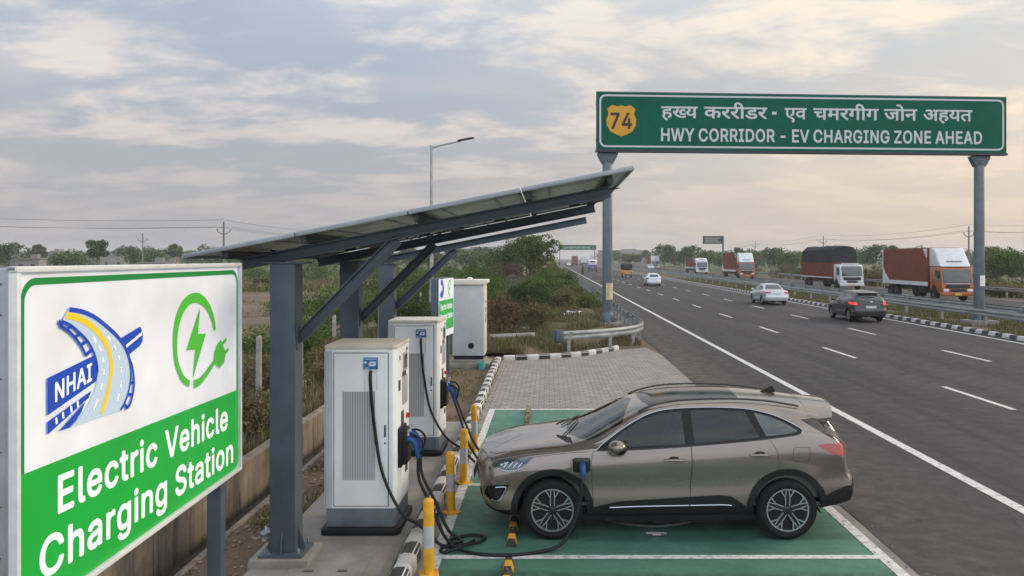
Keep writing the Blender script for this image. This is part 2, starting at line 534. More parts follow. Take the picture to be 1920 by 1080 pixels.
GLYPHS = {'-': '489|110,170 100,177 95,189 95,246 100,256 110,263 339,264 349,259 356,249 357,187 352,177 341,170',
 '4': '489|279,-18 269,-11 264,-1 264,80 260,86 39,86 28,92 21,104 21,161 29,177 224,508 236,524 246,528 315,528 327,518 330,504 143,187 143,182 262,182 264,318 267,327 282,338 344,338 354,332 361,320 363,183 417,180 428,173 433,163 433,104 428,94 415,86 367,86 362,82 361,-1 357,-11 344,-19',
 '7': '489|94,-18 82,-8 79,8 292,430 287,433 58,434 48,442 43,451 43,508 46,518 54,526 63,529 389,529 399,526 409,511 409,442 183,-8 168,-19',
 'A': '516|12,-18 0,-8 -2,6 182,513 191,524 201,528 281,527 294,515 311,473 482,6 481,-6 474,-14 465,-19 393,-19 384,-14 374,1 334,113 327,124 155,124 148,120 108,6 97,-13 86,-19|185,220 289,219 294,223 239,382',
 'C': '546|239,-25 201,-18 153,1 113,29 74,70 41,132 29,173 21,223 21,285 29,337 50,397 82,447 119,485 155,509 203,528 229,533 282,536 317,531 358,518 384,507 417,483 445,456 470,418 487,375 492,344 484,334 475,329 402,330 391,339 380,373 366,394 334,421 310,430 286,436 248,436 198,419 170,398 157,382 138,347 126,301 123,223 131,185 143,151 166,116 196,91 222,79 272,72 325,84 360,107 378,132 391,168 403,178 477,178 489,168 492,154 480,111 466,82 438,44 401,13 355,-11 322,-21 289,-26',
 'D': '538|56,-18 46,-11 41,1 41,508 44,518 52,526 61,529 245,528 285,524 316,516 371,490 390,476 423,443 440,418 462,375 477,320 481,280 479,204 466,149 440,92 417,61 381,27 361,15 314,-6 247,-19|145,77 233,76 290,89 314,101 337,119 352,139 364,163 379,230 379,285 371,325 359,358 338,389 318,406 297,418 264,428 233,433 149,433 144,430',
 'E': '455|56,-18 46,-11 41,1 41,508 44,518 52,526 61,529 371,529 380,526 391,511 391,454 386,442 375,434 145,432 145,306 359,304 369,296 374,287 374,230 369,218 356,210 145,208 143,82 145,78 149,76 378,75 388,68 393,58 393,1 390,-8 383,-16 373,-19',
 'G': '556|241,-25 201,-18 148,3 117,24 75,70 48,116 29,173 21,223 21,285 34,356 50,399 77,443 109,478 141,502 179,521 229,533 279,536 317,531 358,518 386,504 425,476 453,445 473,413 487,380 492,358 492,347 484,336 475,331 403,332 391,342 377,373 352,406 325,423 296,433 246,436 217,428 194,416 170,398 150,370 138,347 126,301 123,223 131,185 153,135 169,113 196,91 232,77 260,72 294,74 322,82 346,94 360,105 375,125 387,149 393,180 284,181 272,186 264,199 264,256 270,267 282,274 482,273 492,266 497,256 497,175 489,132 466,78 445,49 413,19 379,-2 336,-18 294,-26',
 'H': '553|56,-18 46,-11 41,1 41,508 45,519 59,528 123,529 133,525 142,515 145,308 366,307 370,308 372,313 373,513 380,524 390,528 456,529 467,525 474,518 477,508 477,1 473,-9 459,-19 392,-19 382,-15 373,-5 370,211 149,212 145,211 143,206 143,-4 135,-14 125,-19',
 'I': '336|27,-18 17,-11 12,-1 12,56 16,66 30,76 94,76 100,80 100,427 96,433 30,433 19,439 12,451 13,513 20,524 30,528 273,528 283,520 288,511 288,454 285,443 270,433 208,433 203,430 202,82 206,76 270,76 282,69 288,58 287,-4 280,-14 270,-19',
 'N': '559|56,-18 46,-11 41,1 41,508 45,519 52,526 61,529 137,528 152,519 378,168 380,513 387,524 397,528 461,529 471,525 478,518 481,508 481,1 478,-9 464,-19 387,-19 378,-16 370,-8 145,344 143,-4 135,-14 125,-19',
 'O': '569|239,-25 179,-11 141,8 113,29 89,53 62,89 41,132 26,187 21,225 23,308 34,354 55,406 85,451 120,486 155,509 203,528 258,536 303,533 353,521 391,502 423,478 447,454 468,425 492,378 507,325 511,289 509,197 499,151 477,99 442,49 413,22 389,5 334,-18 291,-26|257,73 275,72 317,82 341,94 364,111 387,144 396,166 407,201 411,239 411,268 404,318 394,349 382,373 366,394 336,419 286,436 248,436 225,430 194,416 172,400 150,370 138,347 123,285 126,208 134,175 148,142 165,117 196,91 222,79',
 'R': '485|56,-18 46,-11 41,1 41,508 44,518 52,526 61,529 256,528 304,521 354,499 396,461 414,427 427,385 429,346 424,304 402,254 370,218 345,202 343,196 443,13 446,1 443,-8 428,-19 354,-19 345,-16 335,-7 325,11 235,177 149,179 145,177 143,173 142,-5 135,-14 125,-19|145,275 245,274 275,279 302,292 319,313 327,349 324,375 314,402 297,418 261,431 240,433 145,432',
 'S': '483|194,-27 153,-21 130,-13 96,4 75,20 48,49 29,85 19,126 22,145 37,155 108,155 121,145 130,111 148,90 187,73 225,67 277,77 307,95 323,118 326,133 323,156 313,172 287,188 156,227 118,244 82,267 58,291 41,323 33,352 33,392 39,418 58,456 89,491 113,507 149,524 177,531 263,534 289,528 337,509 361,493 388,466 413,421 419,397 416,371 401,360 332,361 320,371 309,404 292,421 246,438 203,438 168,427 146,410 139,397 133,376 139,354 153,339 173,327 311,286 342,271 377,248 406,217 418,195 426,166 426,114 418,85 404,56 392,39 358,8 323,-11 282,-23 249,-28',
 'V': '516|201,-18 191,-12 183,-1 -2,501 -1,515 7,525 17,529 86,528 101,518 241,127 379,518 393,528 470,527 480,518 482,504 298,-4 289,-14 279,-19',
 'W': '722|151,-18 140,-11 133,4 0,492 -3,511 3,521 15,528 81,529 91,526 99,518 193,164 288,515 305,528 379,529 389,525 396,518 401,506 488,170 493,162 586,518 593,526 603,529 672,528 683,523 689,513 689,504 556,18 543,-12 531,-19 455,-19 446,-16 438,-8 343,334 246,-8 231,-19',
 'Y': '508|201,-18 190,-11 185,-1 184,201 2,494 -3,506 -2,514 5,524 15,528 93,528 103,524 236,309 368,523 381,529 459,527 472,513 470,496 288,204 286,-5 279,-14 270,-19',
 'Z': '474|39,-18 28,-11 23,-1 23,49 29,61 282,430 277,433 36,434 26,442 21,451 21,508 24,518 32,526 41,529 396,529 405,526 416,511 416,461 413,451 157,80 163,76 403,75 414,68 418,58 419,1 416,-8 408,-16 398,-19',
 'a': '425|138,-27 112,-23 74,-6 57,5 33,33 19,59 11,90 11,126 16,149 24,166 45,193 86,219 112,228 148,236 234,246 255,252 256,268 251,287 244,297 226,307 200,312 176,310 143,297 134,290 112,260 95,255 36,273 24,287 24,299 44,337 72,365 105,386 131,395 169,403 219,403 257,395 293,378 320,356 345,318 353,292 356,271 355,-3 348,-14 338,-18 276,-18 266,-13 255,2 241,-8 207,-23 181,-28|154,66 186,65 212,73 231,84 246,102 253,118 256,133 255,158 160,146 134,138 119,129 111,109 116,85 131,73',
 'c': '432|183,-26 140,-17 107,0 69,32 47,62 30,96 17,141 15,162 17,234 30,281 44,310 60,334 103,374 142,394 173,401 199,404 242,401 290,387 330,361 367,317 381,284 381,274 374,265 364,257 314,245 302,245 286,255 265,291 240,306 216,311 199,311 176,306 161,298 148,288 135,269 117,219 115,174 120,143 130,115 142,95 156,81 180,69 195,66 219,66 252,77 271,92 289,127 302,135 314,135 366,121 379,110 381,96 369,65 349,35 309,0 259,-22 233,-27',
 'e': '440|185,-26 157,-22 107,0 84,17 54,50 30,96 20,129 15,160 15,215 20,248 32,286 54,327 85,361 111,379 149,396 171,401 219,404 261,396 299,379 326,361 352,332 374,293 386,250 391,167 384,155 373,149 119,148 125,119 142,92 164,76 197,66 228,66 259,76 272,86 290,113 304,123 319,123 369,110 377,105 383,96 381,77 360,38 321,2 290,-14 254,-25|121,241 280,240 285,243 274,274 254,297 238,306 199,311 173,306 149,292 128,265',
 'g': '461|178,-169 130,-160 80,-133 42,-93 32,-71 35,-59 42,-52 76,-33 95,-23 104,-23 115,-28 138,-56 159,-69 190,-77 223,-77 247,-72 272,-59 285,-43 291,-19 290,14 247,-7 228,-13 164,-13 135,-5 109,7 88,21 57,51 30,98 22,122 15,164 15,217 20,250 30,284 44,314 64,342 95,372 119,387 142,396 183,404 230,401 264,389 290,371 293,372 297,388 309,398 376,398 386,391 391,379 391,-28 381,-74 371,-93 353,-116 331,-136 303,-152 252,-168|196,79 211,78 242,85 267,103 286,138 293,184 289,234 274,274 260,291 247,301 214,311 180,308 159,298 147,289 135,272 125,250 115,207 117,162 123,141 135,114 154,93 183,81',
 'h': '446|49,-18 39,-11 34,1 34,511 40,521 52,528 116,528 128,521 134,511 135,376 173,395 202,402 266,400 298,389 324,373 339,358 360,327 371,294 377,256 377,-1 370,-13 359,-19 295,-19 280,-8 277,1 277,244 274,261 264,285 249,299 221,309 202,310 173,302 158,292 142,270 134,244 133,-4 126,-14 116,-19',
 'i': '203|49,-18 39,-11 34,1 34,380 40,390 52,397 116,397 129,389 134,377 134,-1 128,-12 116,-19|71,425 49,435 30,454 22,473 22,494 32,515 56,537 71,543 97,543 118,533 135,516 143,501 146,475 136,451 118,434 95,424',
 'l': '225|116,-20 76,-6 54,15 39,42 34,66 34,509 39,521 52,529 116,529 126,524 133,513 134,83 140,72 171,72 186,61 190,54 200,6 196,-8 180,-18 161,-21',
 'n': '446|49,-18 39,-11 34,1 34,377 37,387 52,397 114,397 127,389 135,374 188,399 204,402 252,402 285,395 314,380 336,361 357,332 369,304 374,280 377,256 377,1 374,-8 366,-16 357,-19 295,-19 280,-8 277,1 277,244 274,261 264,285 249,299 221,309 202,310 173,302 158,292 142,270 134,244 133,-4 126,-14 116,-19',
 'o': '451|183,-26 140,-17 107,0 69,32 47,62 30,96 17,141 15,162 17,234 30,281 44,310 60,334 103,374 142,394 173,401 199,404 242,401 285,389 319,370 341,350 367,317 386,279 396,243 401,205 398,146 390,110 369,62 348,34 319,6 292,-10 249,-24 228,-27|191,67 219,66 233,69 247,74 269,90 288,122 296,148 301,181 293,238 276,277 267,288 249,301 214,311 176,306 148,288 128,255 115,200 117,157 132,110 156,81 169,74',
 'r': '295|49,-18 39,-11 34,1 35,383 42,393 52,397 114,397 123,393 135,379 167,396 185,402 223,405 248,401 258,394 262,385 262,320 258,311 245,303 202,307 171,299 146,280 137,261 134,246 133,-5 126,-14 116,-19',
 't': '263|145,-22 121,-18 95,-5 70,16 54,42 46,73 46,304 43,308 2,309 -8,316 -13,326 -12,384 2,398 45,400 47,471 52,482 64,489 124,489 133,486 144,471 145,400 207,398 218,390 223,381 223,326 216,314 205,308 150,308 144,304 144,102 147,81 152,73 164,70 205,72 218,64 223,54 232,0 224,-13 210,-20 193,-23',
 '\u0939\u0916\u094d\u092f': '1005|137,-91 108,-68 60,-19 44,3 32,26 24,55 24,93 32,117 51,143 34,172 31,183 31,219 39,241 63,263 96,275 194,278 197,281 197,303 192,306 -4,307 -10,317 -9,357 -4,365 1013,366 1023,360 1024,314 1020,309 968,306 964,303 964,0 958,-10 906,-10 899,-5 896,82 849,68 827,66 789,68 770,73 743,88 710,124 691,164 686,188 686,205 692,212 735,228 749,243 755,264 752,279 737,305 661,308 482,305 486,250 478,207 457,172 420,143 420,138 432,123 489,81 549,59 573,54 599,54 635,62 665,75 680,74 686,67 686,26 670,11 623,-3 546,-3 492,12 449,33 415,57 367,105 342,135 325,164 319,181 319,205 324,217 335,227 349,235 377,235 389,231 406,220 411,224 419,248 419,283 411,307 268,306 264,300 264,224 258,216 113,215 101,211 96,203 99,187 108,176 149,182 177,182 213,177 242,165 273,136 286,100 283,62 270,33 242,7 204,-8 196,-7 189,0 177,31 176,41 180,49 208,62 217,72 221,88 216,103 210,110 185,120 154,123 120,115 96,96 88,67 101,31 124,3 175,-39 181,-47 178,-59 150,-88|580,85 539,102 512,131 500,167 500,203 508,226 518,244 539,262 561,274 585,280 642,280 658,277 669,264 667,233 662,222 656,218 601,220 588,217 572,203 567,191 567,176 570,164 577,155 606,142 635,147 665,165 680,165 686,157 685,110 677,102 630,85|805,129 835,128 861,135 888,153 897,162 896,305 812,305 819,274 819,236 814,217 800,195 762,164 777,142',
 '\u0915\u0930\u0930\u0940\u0921\u0930': '1623|630,-16 585,22 505,101 470,144 453,180 454,210 464,225 477,233 489,236 520,233 544,215 559,225 571,244 576,268 567,306 271,306 270,225 308,238 344,238 375,228 404,201 414,185 419,166 421,130 417,92 406,57 387,23 380,16 365,15 331,35 325,42 324,49 344,86 352,108 355,149 347,168 342,173 325,180 306,176 290,166 274,149 269,139 268,-3 261,-9 211,-9 203,-1 201,76 158,60 104,60 85,65 68,72 41,94 22,125 17,149 17,185 25,213 38,235 54,250 80,266 118,276 163,276 201,272 201,306 -4,308 -10,318 -9,358 -4,366 780,367 782,370 774,401 772,435 779,470 789,488 808,506 830,518 851,524 892,524 925,514 942,502 961,483 987,435 1013,367 1630,367 1640,361 1640,318 1638,311 1632,307 1589,306 1590,244 1585,220 1576,201 1546,169 1503,139 1554,88 1623,30 1621,16 1589,-16 1575,-13 1556,3 1456,100 1420,144 1403,180 1404,210 1414,225 1427,233 1439,236 1470,233 1494,215 1509,225 1521,244 1526,268 1521,299 1515,307 1346,307 1343,301 1343,225 1338,218 1213,217 1195,208 1194,189 1208,172 1244,179 1280,179 1315,171 1351,148 1371,116 1374,75 1368,54 1355,30 1337,12 1320,2 1273,-9 1225,-9 1194,-4 1165,5 1130,25 1099,48 1064,82 1062,92 1065,100 1089,119 1101,128 1108,129 1160,82 1201,60 1239,53 1263,53 1285,58 1298,66 1304,75 1307,89 1304,101 1297,108 1280,116 1263,119 1225,111 1201,103 1194,103 1148,142 1132,168 1126,189 1126,216 1132,235 1155,261 1170,268 1201,276 1275,277 1279,282 1277,306 1018,306 1017,1 1013,-7 1006,-9 958,-9 950,-1 950,304 944,307 873,306 876,249 866,211 852,189 835,172 788,142 843,85 906,30 905,16 875,-14 868,-17 861,-14 827,15 736,106 696,158 686,187 686,201 691,216 711,233 744,236 763,228 780,215 787,219 799,232 809,258 809,282 804,304 796,307 644,307 638,304 640,285 638,230 626,201 596,169 553,139 604,88 673,30 674,20 670,14 642,-14|129,118 157,123 175,132 200,151 202,158 201,215 189,210 161,214 127,214 101,204 92,195 83,175 83,156 89,142 106,125|854,368 937,367 943,370 921,430 907,451 889,461 875,464 861,461 849,454 841,439 838,408',
 '\u090f\u0935': '637|246,-115 213,-96 203,-86 203,-74 221,-36 221,-26 214,-12 199,0 89,67 53,102 44,121 36,152 36,302 32,306 -1,306 -8,311 -10,355 -7,362 1,365 644,365 651,363 655,355 652,309 646,306 599,306 595,302 595,2 593,-5 587,-8 539,-8 532,-3 530,75 501,64 473,58 435,58 401,66 372,83 355,100 344,117 336,140 333,164 339,202 348,224 368,246 396,265 430,275 473,277 530,268 529,305 283,305 281,186 275,159 265,140 242,117 227,109 199,101 185,101 177,107 167,155 173,162 196,169 204,174 214,190 217,207 216,302 211,306 104,304 102,171 105,150 113,133 130,116 240,52 274,21 283,7 288,-14 285,-64 265,-106 256,-115|443,119 463,118 485,123 504,133 528,152 531,159 530,216 518,211 458,215 430,208 412,195 406,186 400,167 405,143 411,134 423,126',
 '\u091a\u092e\u0930\u0917\u0940\u0917': '1737|899,-16 854,22 774,101 734,151 722,180 723,210 733,225 746,233 758,236 789,233 813,215 828,225 840,244 845,268 840,299 835,307 668,306 667,1 663,-7 656,-9 608,-9 601,-3 600,128 596,133 496,133 493,130 493,111 487,94 477,84 468,79 437,79 417,92 395,113 384,130 376,151 376,166 380,176 394,190 423,193 426,197 426,304 420,307 323,306 321,-1 313,-9 265,-9 257,-1 256,74 211,60 158,60 135,65 115,75 89,98 75,128 72,173 81,201 20,203 14,206 12,213 12,254 20,262 227,261 233,256 233,249 231,220 226,206 220,203 187,202 168,197 145,182 138,166 139,144 145,132 156,125 182,117 211,122 238,137 257,156 256,306 -1,307 -9,316 -9,361 1,367 1137,367 1139,370 1129,420 1135,467 1146,488 1167,508 1187,518 1211,524 1251,524 1263,521 1282,514 1300,501 1328,468 1349,423 1365,373 1370,367 1749,366 1755,358 1752,311 1746,307 1699,307 1695,304 1695,1 1689,-9 1639,-9 1631,-1 1631,301 1627,307 1544,306 1543,123 1536,106 1525,96 1515,93 1485,96 1461,112 1434,147 1429,163 1429,189 1436,204 1451,214 1475,215 1478,218 1477,306 1373,306 1371,1 1369,-6 1361,-9 1315,-9 1307,-1 1307,304 1301,307 1225,306 1224,-1 1215,-9 1170,-9 1163,-7 1160,1 1158,306 1073,306 1071,128 1064,106 1054,97 1046,93 1025,93 1004,101 981,120 965,142 957,161 957,192 962,201 973,211 1001,215 1005,218 1004,306 913,307 907,304 909,244 904,220 895,201 865,169 822,142 824,137 873,88 942,30 943,20 939,14 911,-14|494,194 599,195 598,306 494,306|1211,368 1294,367 1300,370 1278,430 1265,450 1246,461 1225,464 1208,457 1201,447 1195,430 1195,408',
 '\u091c\u094b\u0928': '894|325,-9 319,1 317,201 247,201 266,165 271,146 271,104 266,87 255,68 230,48 204,38 168,36 142,41 115,53 76,89 51,127 34,161 10,225 10,235 15,240 54,254 64,254 71,244 101,170 130,124 156,103 173,98 182,98 202,108 207,120 207,139 199,161 186,180 148,213 148,223 163,256 173,262 315,262 319,268 318,306 -1,307 -7,311 -10,318 -9,358 -4,366 458,367 462,373 447,415 437,435 424,451 406,461 394,463 365,457 349,458 344,463 334,489 331,508 342,518 365,524 411,524 444,514 461,502 477,485 504,439 530,367 901,367 911,361 912,315 908,310 856,307 853,304 852,1 846,-9 794,-9 787,-4 784,161 704,161 702,132 696,115 680,101 658,98 637,105 612,125 596,146 586,175 586,189 591,204 605,218 615,221 784,223 786,301 785,306 780,307 535,306 533,1 531,-6 523,-10 475,-9 467,-1 466,304 461,307 385,306 383,-1 375,-9',
 '\u0905\u0939\u092f\u0924': '1404|575,-91 542,-63 503,-24 480,7 470,26 462,57 462,88 470,114 489,143 472,174 470,217 480,243 502,263 535,275 632,278 636,283 634,305 399,305 398,-2 390,-10 340,-10 331,-2 331,148 328,154 278,150 279,105 269,76 240,50 202,37 159,37 116,52 93,67 54,111 32,148 7,203 16,215 49,227 61,227 67,222 111,141 122,126 142,109 166,99 187,99 204,106 211,114 214,124 214,138 209,153 185,185 147,187 141,191 136,224 136,238 142,246 175,250 200,262 207,281 207,293 202,303 190,310 161,313 132,305 104,293 94,293 84,307 75,336 75,345 80,351 121,367 149,373 190,373 228,362 257,338 269,317 274,295 274,276 269,250 246,214 259,211 297,211 328,216 331,224 331,303 328,306 294,307 289,314 289,357 297,365 1411,366 1421,360 1422,314 1418,309 1366,306 1362,303 1362,0 1356,-10 1306,-10 1299,-5 1298,172 1294,177 1206,177 1175,167 1163,155 1160,126 1168,105 1189,76 1241,26 1238,14 1209,-15 1199,-15 1191,-12 1136,41 1108,79 1096,110 1093,153 1096,167 1106,188 1125,211 1152,227 1173,235 1218,239 1296,241 1298,300 1294,306 1037,305 1036,0 1032,-8 1025,-11 978,-10 970,-5 968,82 921,68 882,66 842,73 811,92 791,112 772,141 758,186 757,203 763,212 792,221 816,235 826,260 821,283 812,303 806,306 706,306 703,300 703,224 697,216 552,215 537,207 537,188 547,176 587,182 618,182 652,177 680,165 699,151 713,134 724,105 724,69 711,35 685,9 642,-8 635,-7 630,-2 615,31 615,43 620,50 647,62 657,72 660,91 652,107 625,120 592,123 566,117 547,108 537,99 529,79 529,57 537,36 548,19 580,-13 611,-37 619,-47 617,-59 588,-88|877,129 904,128 921,131 949,145 969,162 968,305 884,305 891,274 891,233 885,217 873,197 857,181 837,169 835,164 848,143 861,134'}
# ------------------------------------------------------------------ materials
M = {}
M['steel_paint'] = mat('blue_grey_steel_paint', (0.066, 0.088, 0.112), 0.5, 0.1, spec=.35, var=0.15, scale=3, bump=0.05, bscale=60, rvar=0.12)
M['steel_dark'] = mat('dark_steel', (0.04, 0.047, 0.054), 0.55, 0.2, var=0.2, scale=3, rvar=0.1)
M['galv'] = mat('galvanised_steel', (0.33, 0.36, 0.37), 0.5, 0.55, var=0.22, scale=5, rvar=0.12)
M['rail'] = mat('weathered_guardrail_steel', (0.26, 0.28, 0.285), 0.55, 0.35, var=0.3, scale=2.5, rvar=0.12, stretch=(1, .25, 2))
M['alu'] = mat('aluminium', (0.27, 0.29, 0.31), 0.42, 0.5, var=0.08, scale=6)
M['pv_back'] = mat('panel_backsheet', (0.58, 0.56, 0.52), 0.5, var=0.25, scale=2.5)
M['pv_cell'] = mat('solar_cells', (0.012, 0.018, 0.04), 0.12, coat=0.5)
M['black'] = mat('black_plastic', (0.010, 0.010, 0.011), 0.5, var=0.15, scale=8, spec=.3)
M['rubber'] = mat('black_rubber', (0.016, 0.016, 0.017), 0.72, var=0.2, scale=10, bump=0.05, bscale=80)
M['cable'] = mat('cable_rubber', (0.008, 0.009, 0.010), 0.5, spec=.3, var=0.2, scale=12)
M['cladding'] = mat('textured_black_plastic', (0.010, 0.010, 0.011), 0.6, spec=.3, var=0.1, scale=60, bump=0.06, bscale=300)
M['white_paint'] = mat('white_powder_coat', (0.78, 0.80, 0.82), 0.42, var=0.05, scale=2, rvar=0.08)
M['cream_paint'] = mat('cream_cabinet_paint', (0.62, 0.59, 0.52), 0.5, var=0.1, scale=2.2, rvar=0.1)
M['grey_paint'] = mat('grey_cabinet_paint', (0.42, 0.44, 0.455), 0.5, var=0.08, scale=2.2, rvar=0.1)
M['grille_grey'] = mat('grille_grey', (0.33, 0.35, 0.36), 0.5, var=0.05)
M['plinth'] = mat('plinth_paint', (0.10, 0.12, 0.14), 0.55, var=0.2, scale=4)
M['blue'] = mat('blue_plastic', (0.010, 0.065, 0.24), 0.4)
M['blue_label'] = mat('blue_label', (0.02, 0.16, 0.38), 0.4)
M['white'] = mat('white_plastic', (0.75, 0.76, 0.77), 0.45)
M['yellow'] = mat('yellow_paint', (0.62, 0.32, 0.015), 0.5, var=0.18, scale=7, rvar=0.1)
M['reflect'] = mat('grey_reflective_band', (0.45, 0.47, 0.49), 0.35, 0.2, var=0.08)
M['red'] = mat('red_plastic', (0.45, 0.02, 0.02), 0.3)
M['chrome'] = mat('chrome', (0.75, 0.77, 0.8), 0.12, 1.0)
M['trunk'] = mat('bark', (0.09, 0.07, 0.05), 0.85, var=0.3, scale=6, bump=0.3, bscale=20)
M['concrete_post'] = mat('weathered_concrete', (0.27, 0.255, 0.23), 0.85, var=0.25, scale=5, bump=0.2, bscale=40)


def leaf_mat(name, tr=0.3):
    m = bpy.data.materials.new(name); m.use_nodes = True
    N, L = m.node_tree.nodes, m.node_tree.links
    b = N["Principled BSDF"]; b.inputs["Roughness"].default_value = 0.6; b.inputs["Specular IOR Level"].default_value = 0.25
    a = N.new("ShaderNodeAttribute"); a.attribute_name = "Col"
    L.new(a.outputs["Color"], b.inputs["Base Color"])
    t = N.new("ShaderNodeBsdfTranslucent"); L.new(a.outputs["Color"], t.inputs["Color"])
    mx = N.new("ShaderNodeMixShader"); mx.inputs[0].default_value = tr
    L.new(b.outputs[0], mx.inputs[1]); L.new(t.outputs[0], mx.inputs[2])
    L.new(mx.outputs[0], N["Material Output"].inputs[0])
    return m


M['leaf'] = leaf_mat('leaf')


def asphalt_mat():
    t = NT('worn_asphalt')
    v = t.vec()
    big = t.noise(t.vec((1, 0.12, 1)), 0.55, 5, 0.6, 0.3)
    mid = t.noise(v, 3.0, 6, 0.65)
    fine = t.noise(v, 220, 3, 0.7)
    c = t.mix(t.ramp(big, 0.35, 0.65), (0.043, 0.0415, 0.0445), (0.066, 0.0625, 0.0655))
    c = t.mix(t.math('MULTIPLY', t.ramp(mid, 0.48, 0.75), 0.45), c, (0.096, 0.090, 0.088))
    c = t.mix(t.ramp(fine, 0.3, 0.7, 0.0, 0.35), c, (0.02, 0.02, 0.021))
    # wheel tracks: polished lighter bands along the lanes
    x = t.sep(v)[0]
    wave = t.math('SINE', t.math('MULTIPLY', t.math('ADD', x, -6.1), 2 * math.pi / 1.95))
    c = t.mix(t.math('MULTIPLY', t.ramp(wave, 0.2, 1.0), 0.38), c, (0.030, 0.029, 0.031))
    seam = t.noise(t.vec((1.0, 0.05, 1)), 1.6, 4, 0.6, 0.5)
    c = t.mix(t.ramp(seam, 0.60, 0.66, 0.0, 0.35), c, (0.022, 0.022, 0.024))
    blot = t.noise(v, 1.1, 5, 0.6, 0.4)
    c = t.mix(t.ramp(blot, 0.66, 0.72, 0, 0.55), c, (0.016, 0.016, 0.017))
    dust = t.ramp(t.math('ABSOLUTE', t.math('ADD', x, -4.4)), 1.3, 0.2, 0, 1)
    c = t.mix(t.math('MULTIPLY', dust, t.ramp(mid, 0.35, 0.65, 0.1, 0.6)), c, (0.105, 0.092, 0.078))
    vor = t.N.new("ShaderNodeTexVoronoi"); vor.feature = 'DISTANCE_TO_EDGE'; vor.inputs["Scale"].default_value = 0.35
    wv = t.N.new("ShaderNodeVectorMath"); wv.operation = 'ADD'
    nz = t.N.new("ShaderNodeTexNoise"); nz.inputs["Scale"].default_value = 1.5; nz.inputs["Detail"].default_value = 6
    t.L.new(v, nz.inputs["Vector"]); t.L.new(v, wv.inputs[0]); t.L.new(nz.outputs["Color"], wv.inputs[1]); t.L.new(wv.outputs[0], vor.inputs["Vector"])
    crack = t.math('MULTIPLY', t.ramp(vor.outputs["Distance"], 0.0, 0.010, 1, 0), t.ramp(big, 0.5, 0.6, 0, 0.7))
    c = t.mix(crack, c, (0.012, 0.012, 0.012))
    t.col(c); t.rough(t.ramp(mid, 0.3, 0.7, 0.9, 0.72)); t.b.inputs["Specular IOR Level"].default_value = 0.2
    t.bump(fine, 0.25, 0.01)
    return t.m


def marking_mat():
    t = NT('worn_white_road_paint')
    v = t.vec()
    w = t.ramp(t.noise(v, 14, 6, 0.7), 0.36, 0.52)
    c = t.mix(w, (0.28, 0.275, 0.27), (0.60, 0.595, 0.58))
    c = t.mix(t.ramp(t.noise(v, 1.2, 4), 0.35, 0.7, 0, 0.35), c, (0.42, 0.41, 0.39))
    t.col(c); t.rough(0.7)
    return t.m


def green_mat():
    t = NT('green_bay_paint')
    v = t.vec()
    a = t.noise(v, 0.8, 6, 0.6, 0.4)
    b = t.noise(v, 6.0, 6, 0.7)
    c = t.mix(t.ramp(a, 0.35, 0.68), (0.040, 0.135, 0.092), (0.080, 0.205, 0.150))
    c = t.mix(t.ramp(b, 0.52, 0.72, 0, 0.4), c, (0.13, 0.215, 0.17))
    tr = t.noise(t.vec((0.5, 4.0, 1)), 0.9, 5, 0.6, 0.6)
    c = t.mix(t.ramp(tr, 0.55, 0.75, 0, 0.35), c, (0.022, 0.07, 0.05))
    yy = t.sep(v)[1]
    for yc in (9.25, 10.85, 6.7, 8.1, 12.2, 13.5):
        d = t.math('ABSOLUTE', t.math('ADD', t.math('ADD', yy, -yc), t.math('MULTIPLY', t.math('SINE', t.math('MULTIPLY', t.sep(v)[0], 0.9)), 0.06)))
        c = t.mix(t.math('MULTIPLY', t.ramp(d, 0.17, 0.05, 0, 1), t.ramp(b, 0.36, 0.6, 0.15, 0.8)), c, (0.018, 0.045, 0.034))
    chip = t.noise(v, 2.4, 8, 0.75)
    c = t.mix(t.ramp(chip, 0.66, 0.69, 0, 0.8), c, (0.12, 0.12, 0.105))
    fine = t.noise(v, 160, 3)
    c = t.mix(t.ramp(fine, 0.35, 0.7, 0, 0.3), c, (0.02, 0.075, 0.05))
    t.col(c); t.rough(t.ramp(b, 0.3, 0.7, 0.75, 0.5)); t.bump(fine, 0.2, 0.008)
    return t.m


def paver_mat():
    t = NT('grey_block_paving')
    v = t.vec()
    br = t.N.new("ShaderNodeTexBrick")
    br.inputs["Scale"].default_value = 1.0
    br.inputs["Brick Width"].default_value = 0.24; br.inputs["Row Height"].default_value = 0.20
    br.inputs["Mortar Size"].default_value = 0.012; br.inputs["Mortar Smooth"].default_value = 0.3
    br.inputs["Color1"].default_value = (0.215, 0.20, 0.185, 1); br.inputs["Color2"].default_value = (0.31, 0.29, 0.265, 1)
    br.inputs["Mortar"].default_value = (0.075, 0.066, 0.056, 1)
    t.L.new(v, br.inputs["Vector"])
    c = t.mix(t.ramp(t.noise(v, 0.9, 6, 0.65, 0.3), 0.35, 0.7, 0, 0.55), br.outputs["Color"], (0.20, 0.17, 0.135))
    c = t.mix(t.ramp(t.noise(v, 30, 4), 0.4, 0.7, 0, 0.35), c, (0.12, 0.112, 0.104))
    t.col(c); t.rough(0.8)
    t.bump(t.math('SUBTRACT', 1.0, br.outputs["Fac"]), 0.5, 0.01)
    return t.m


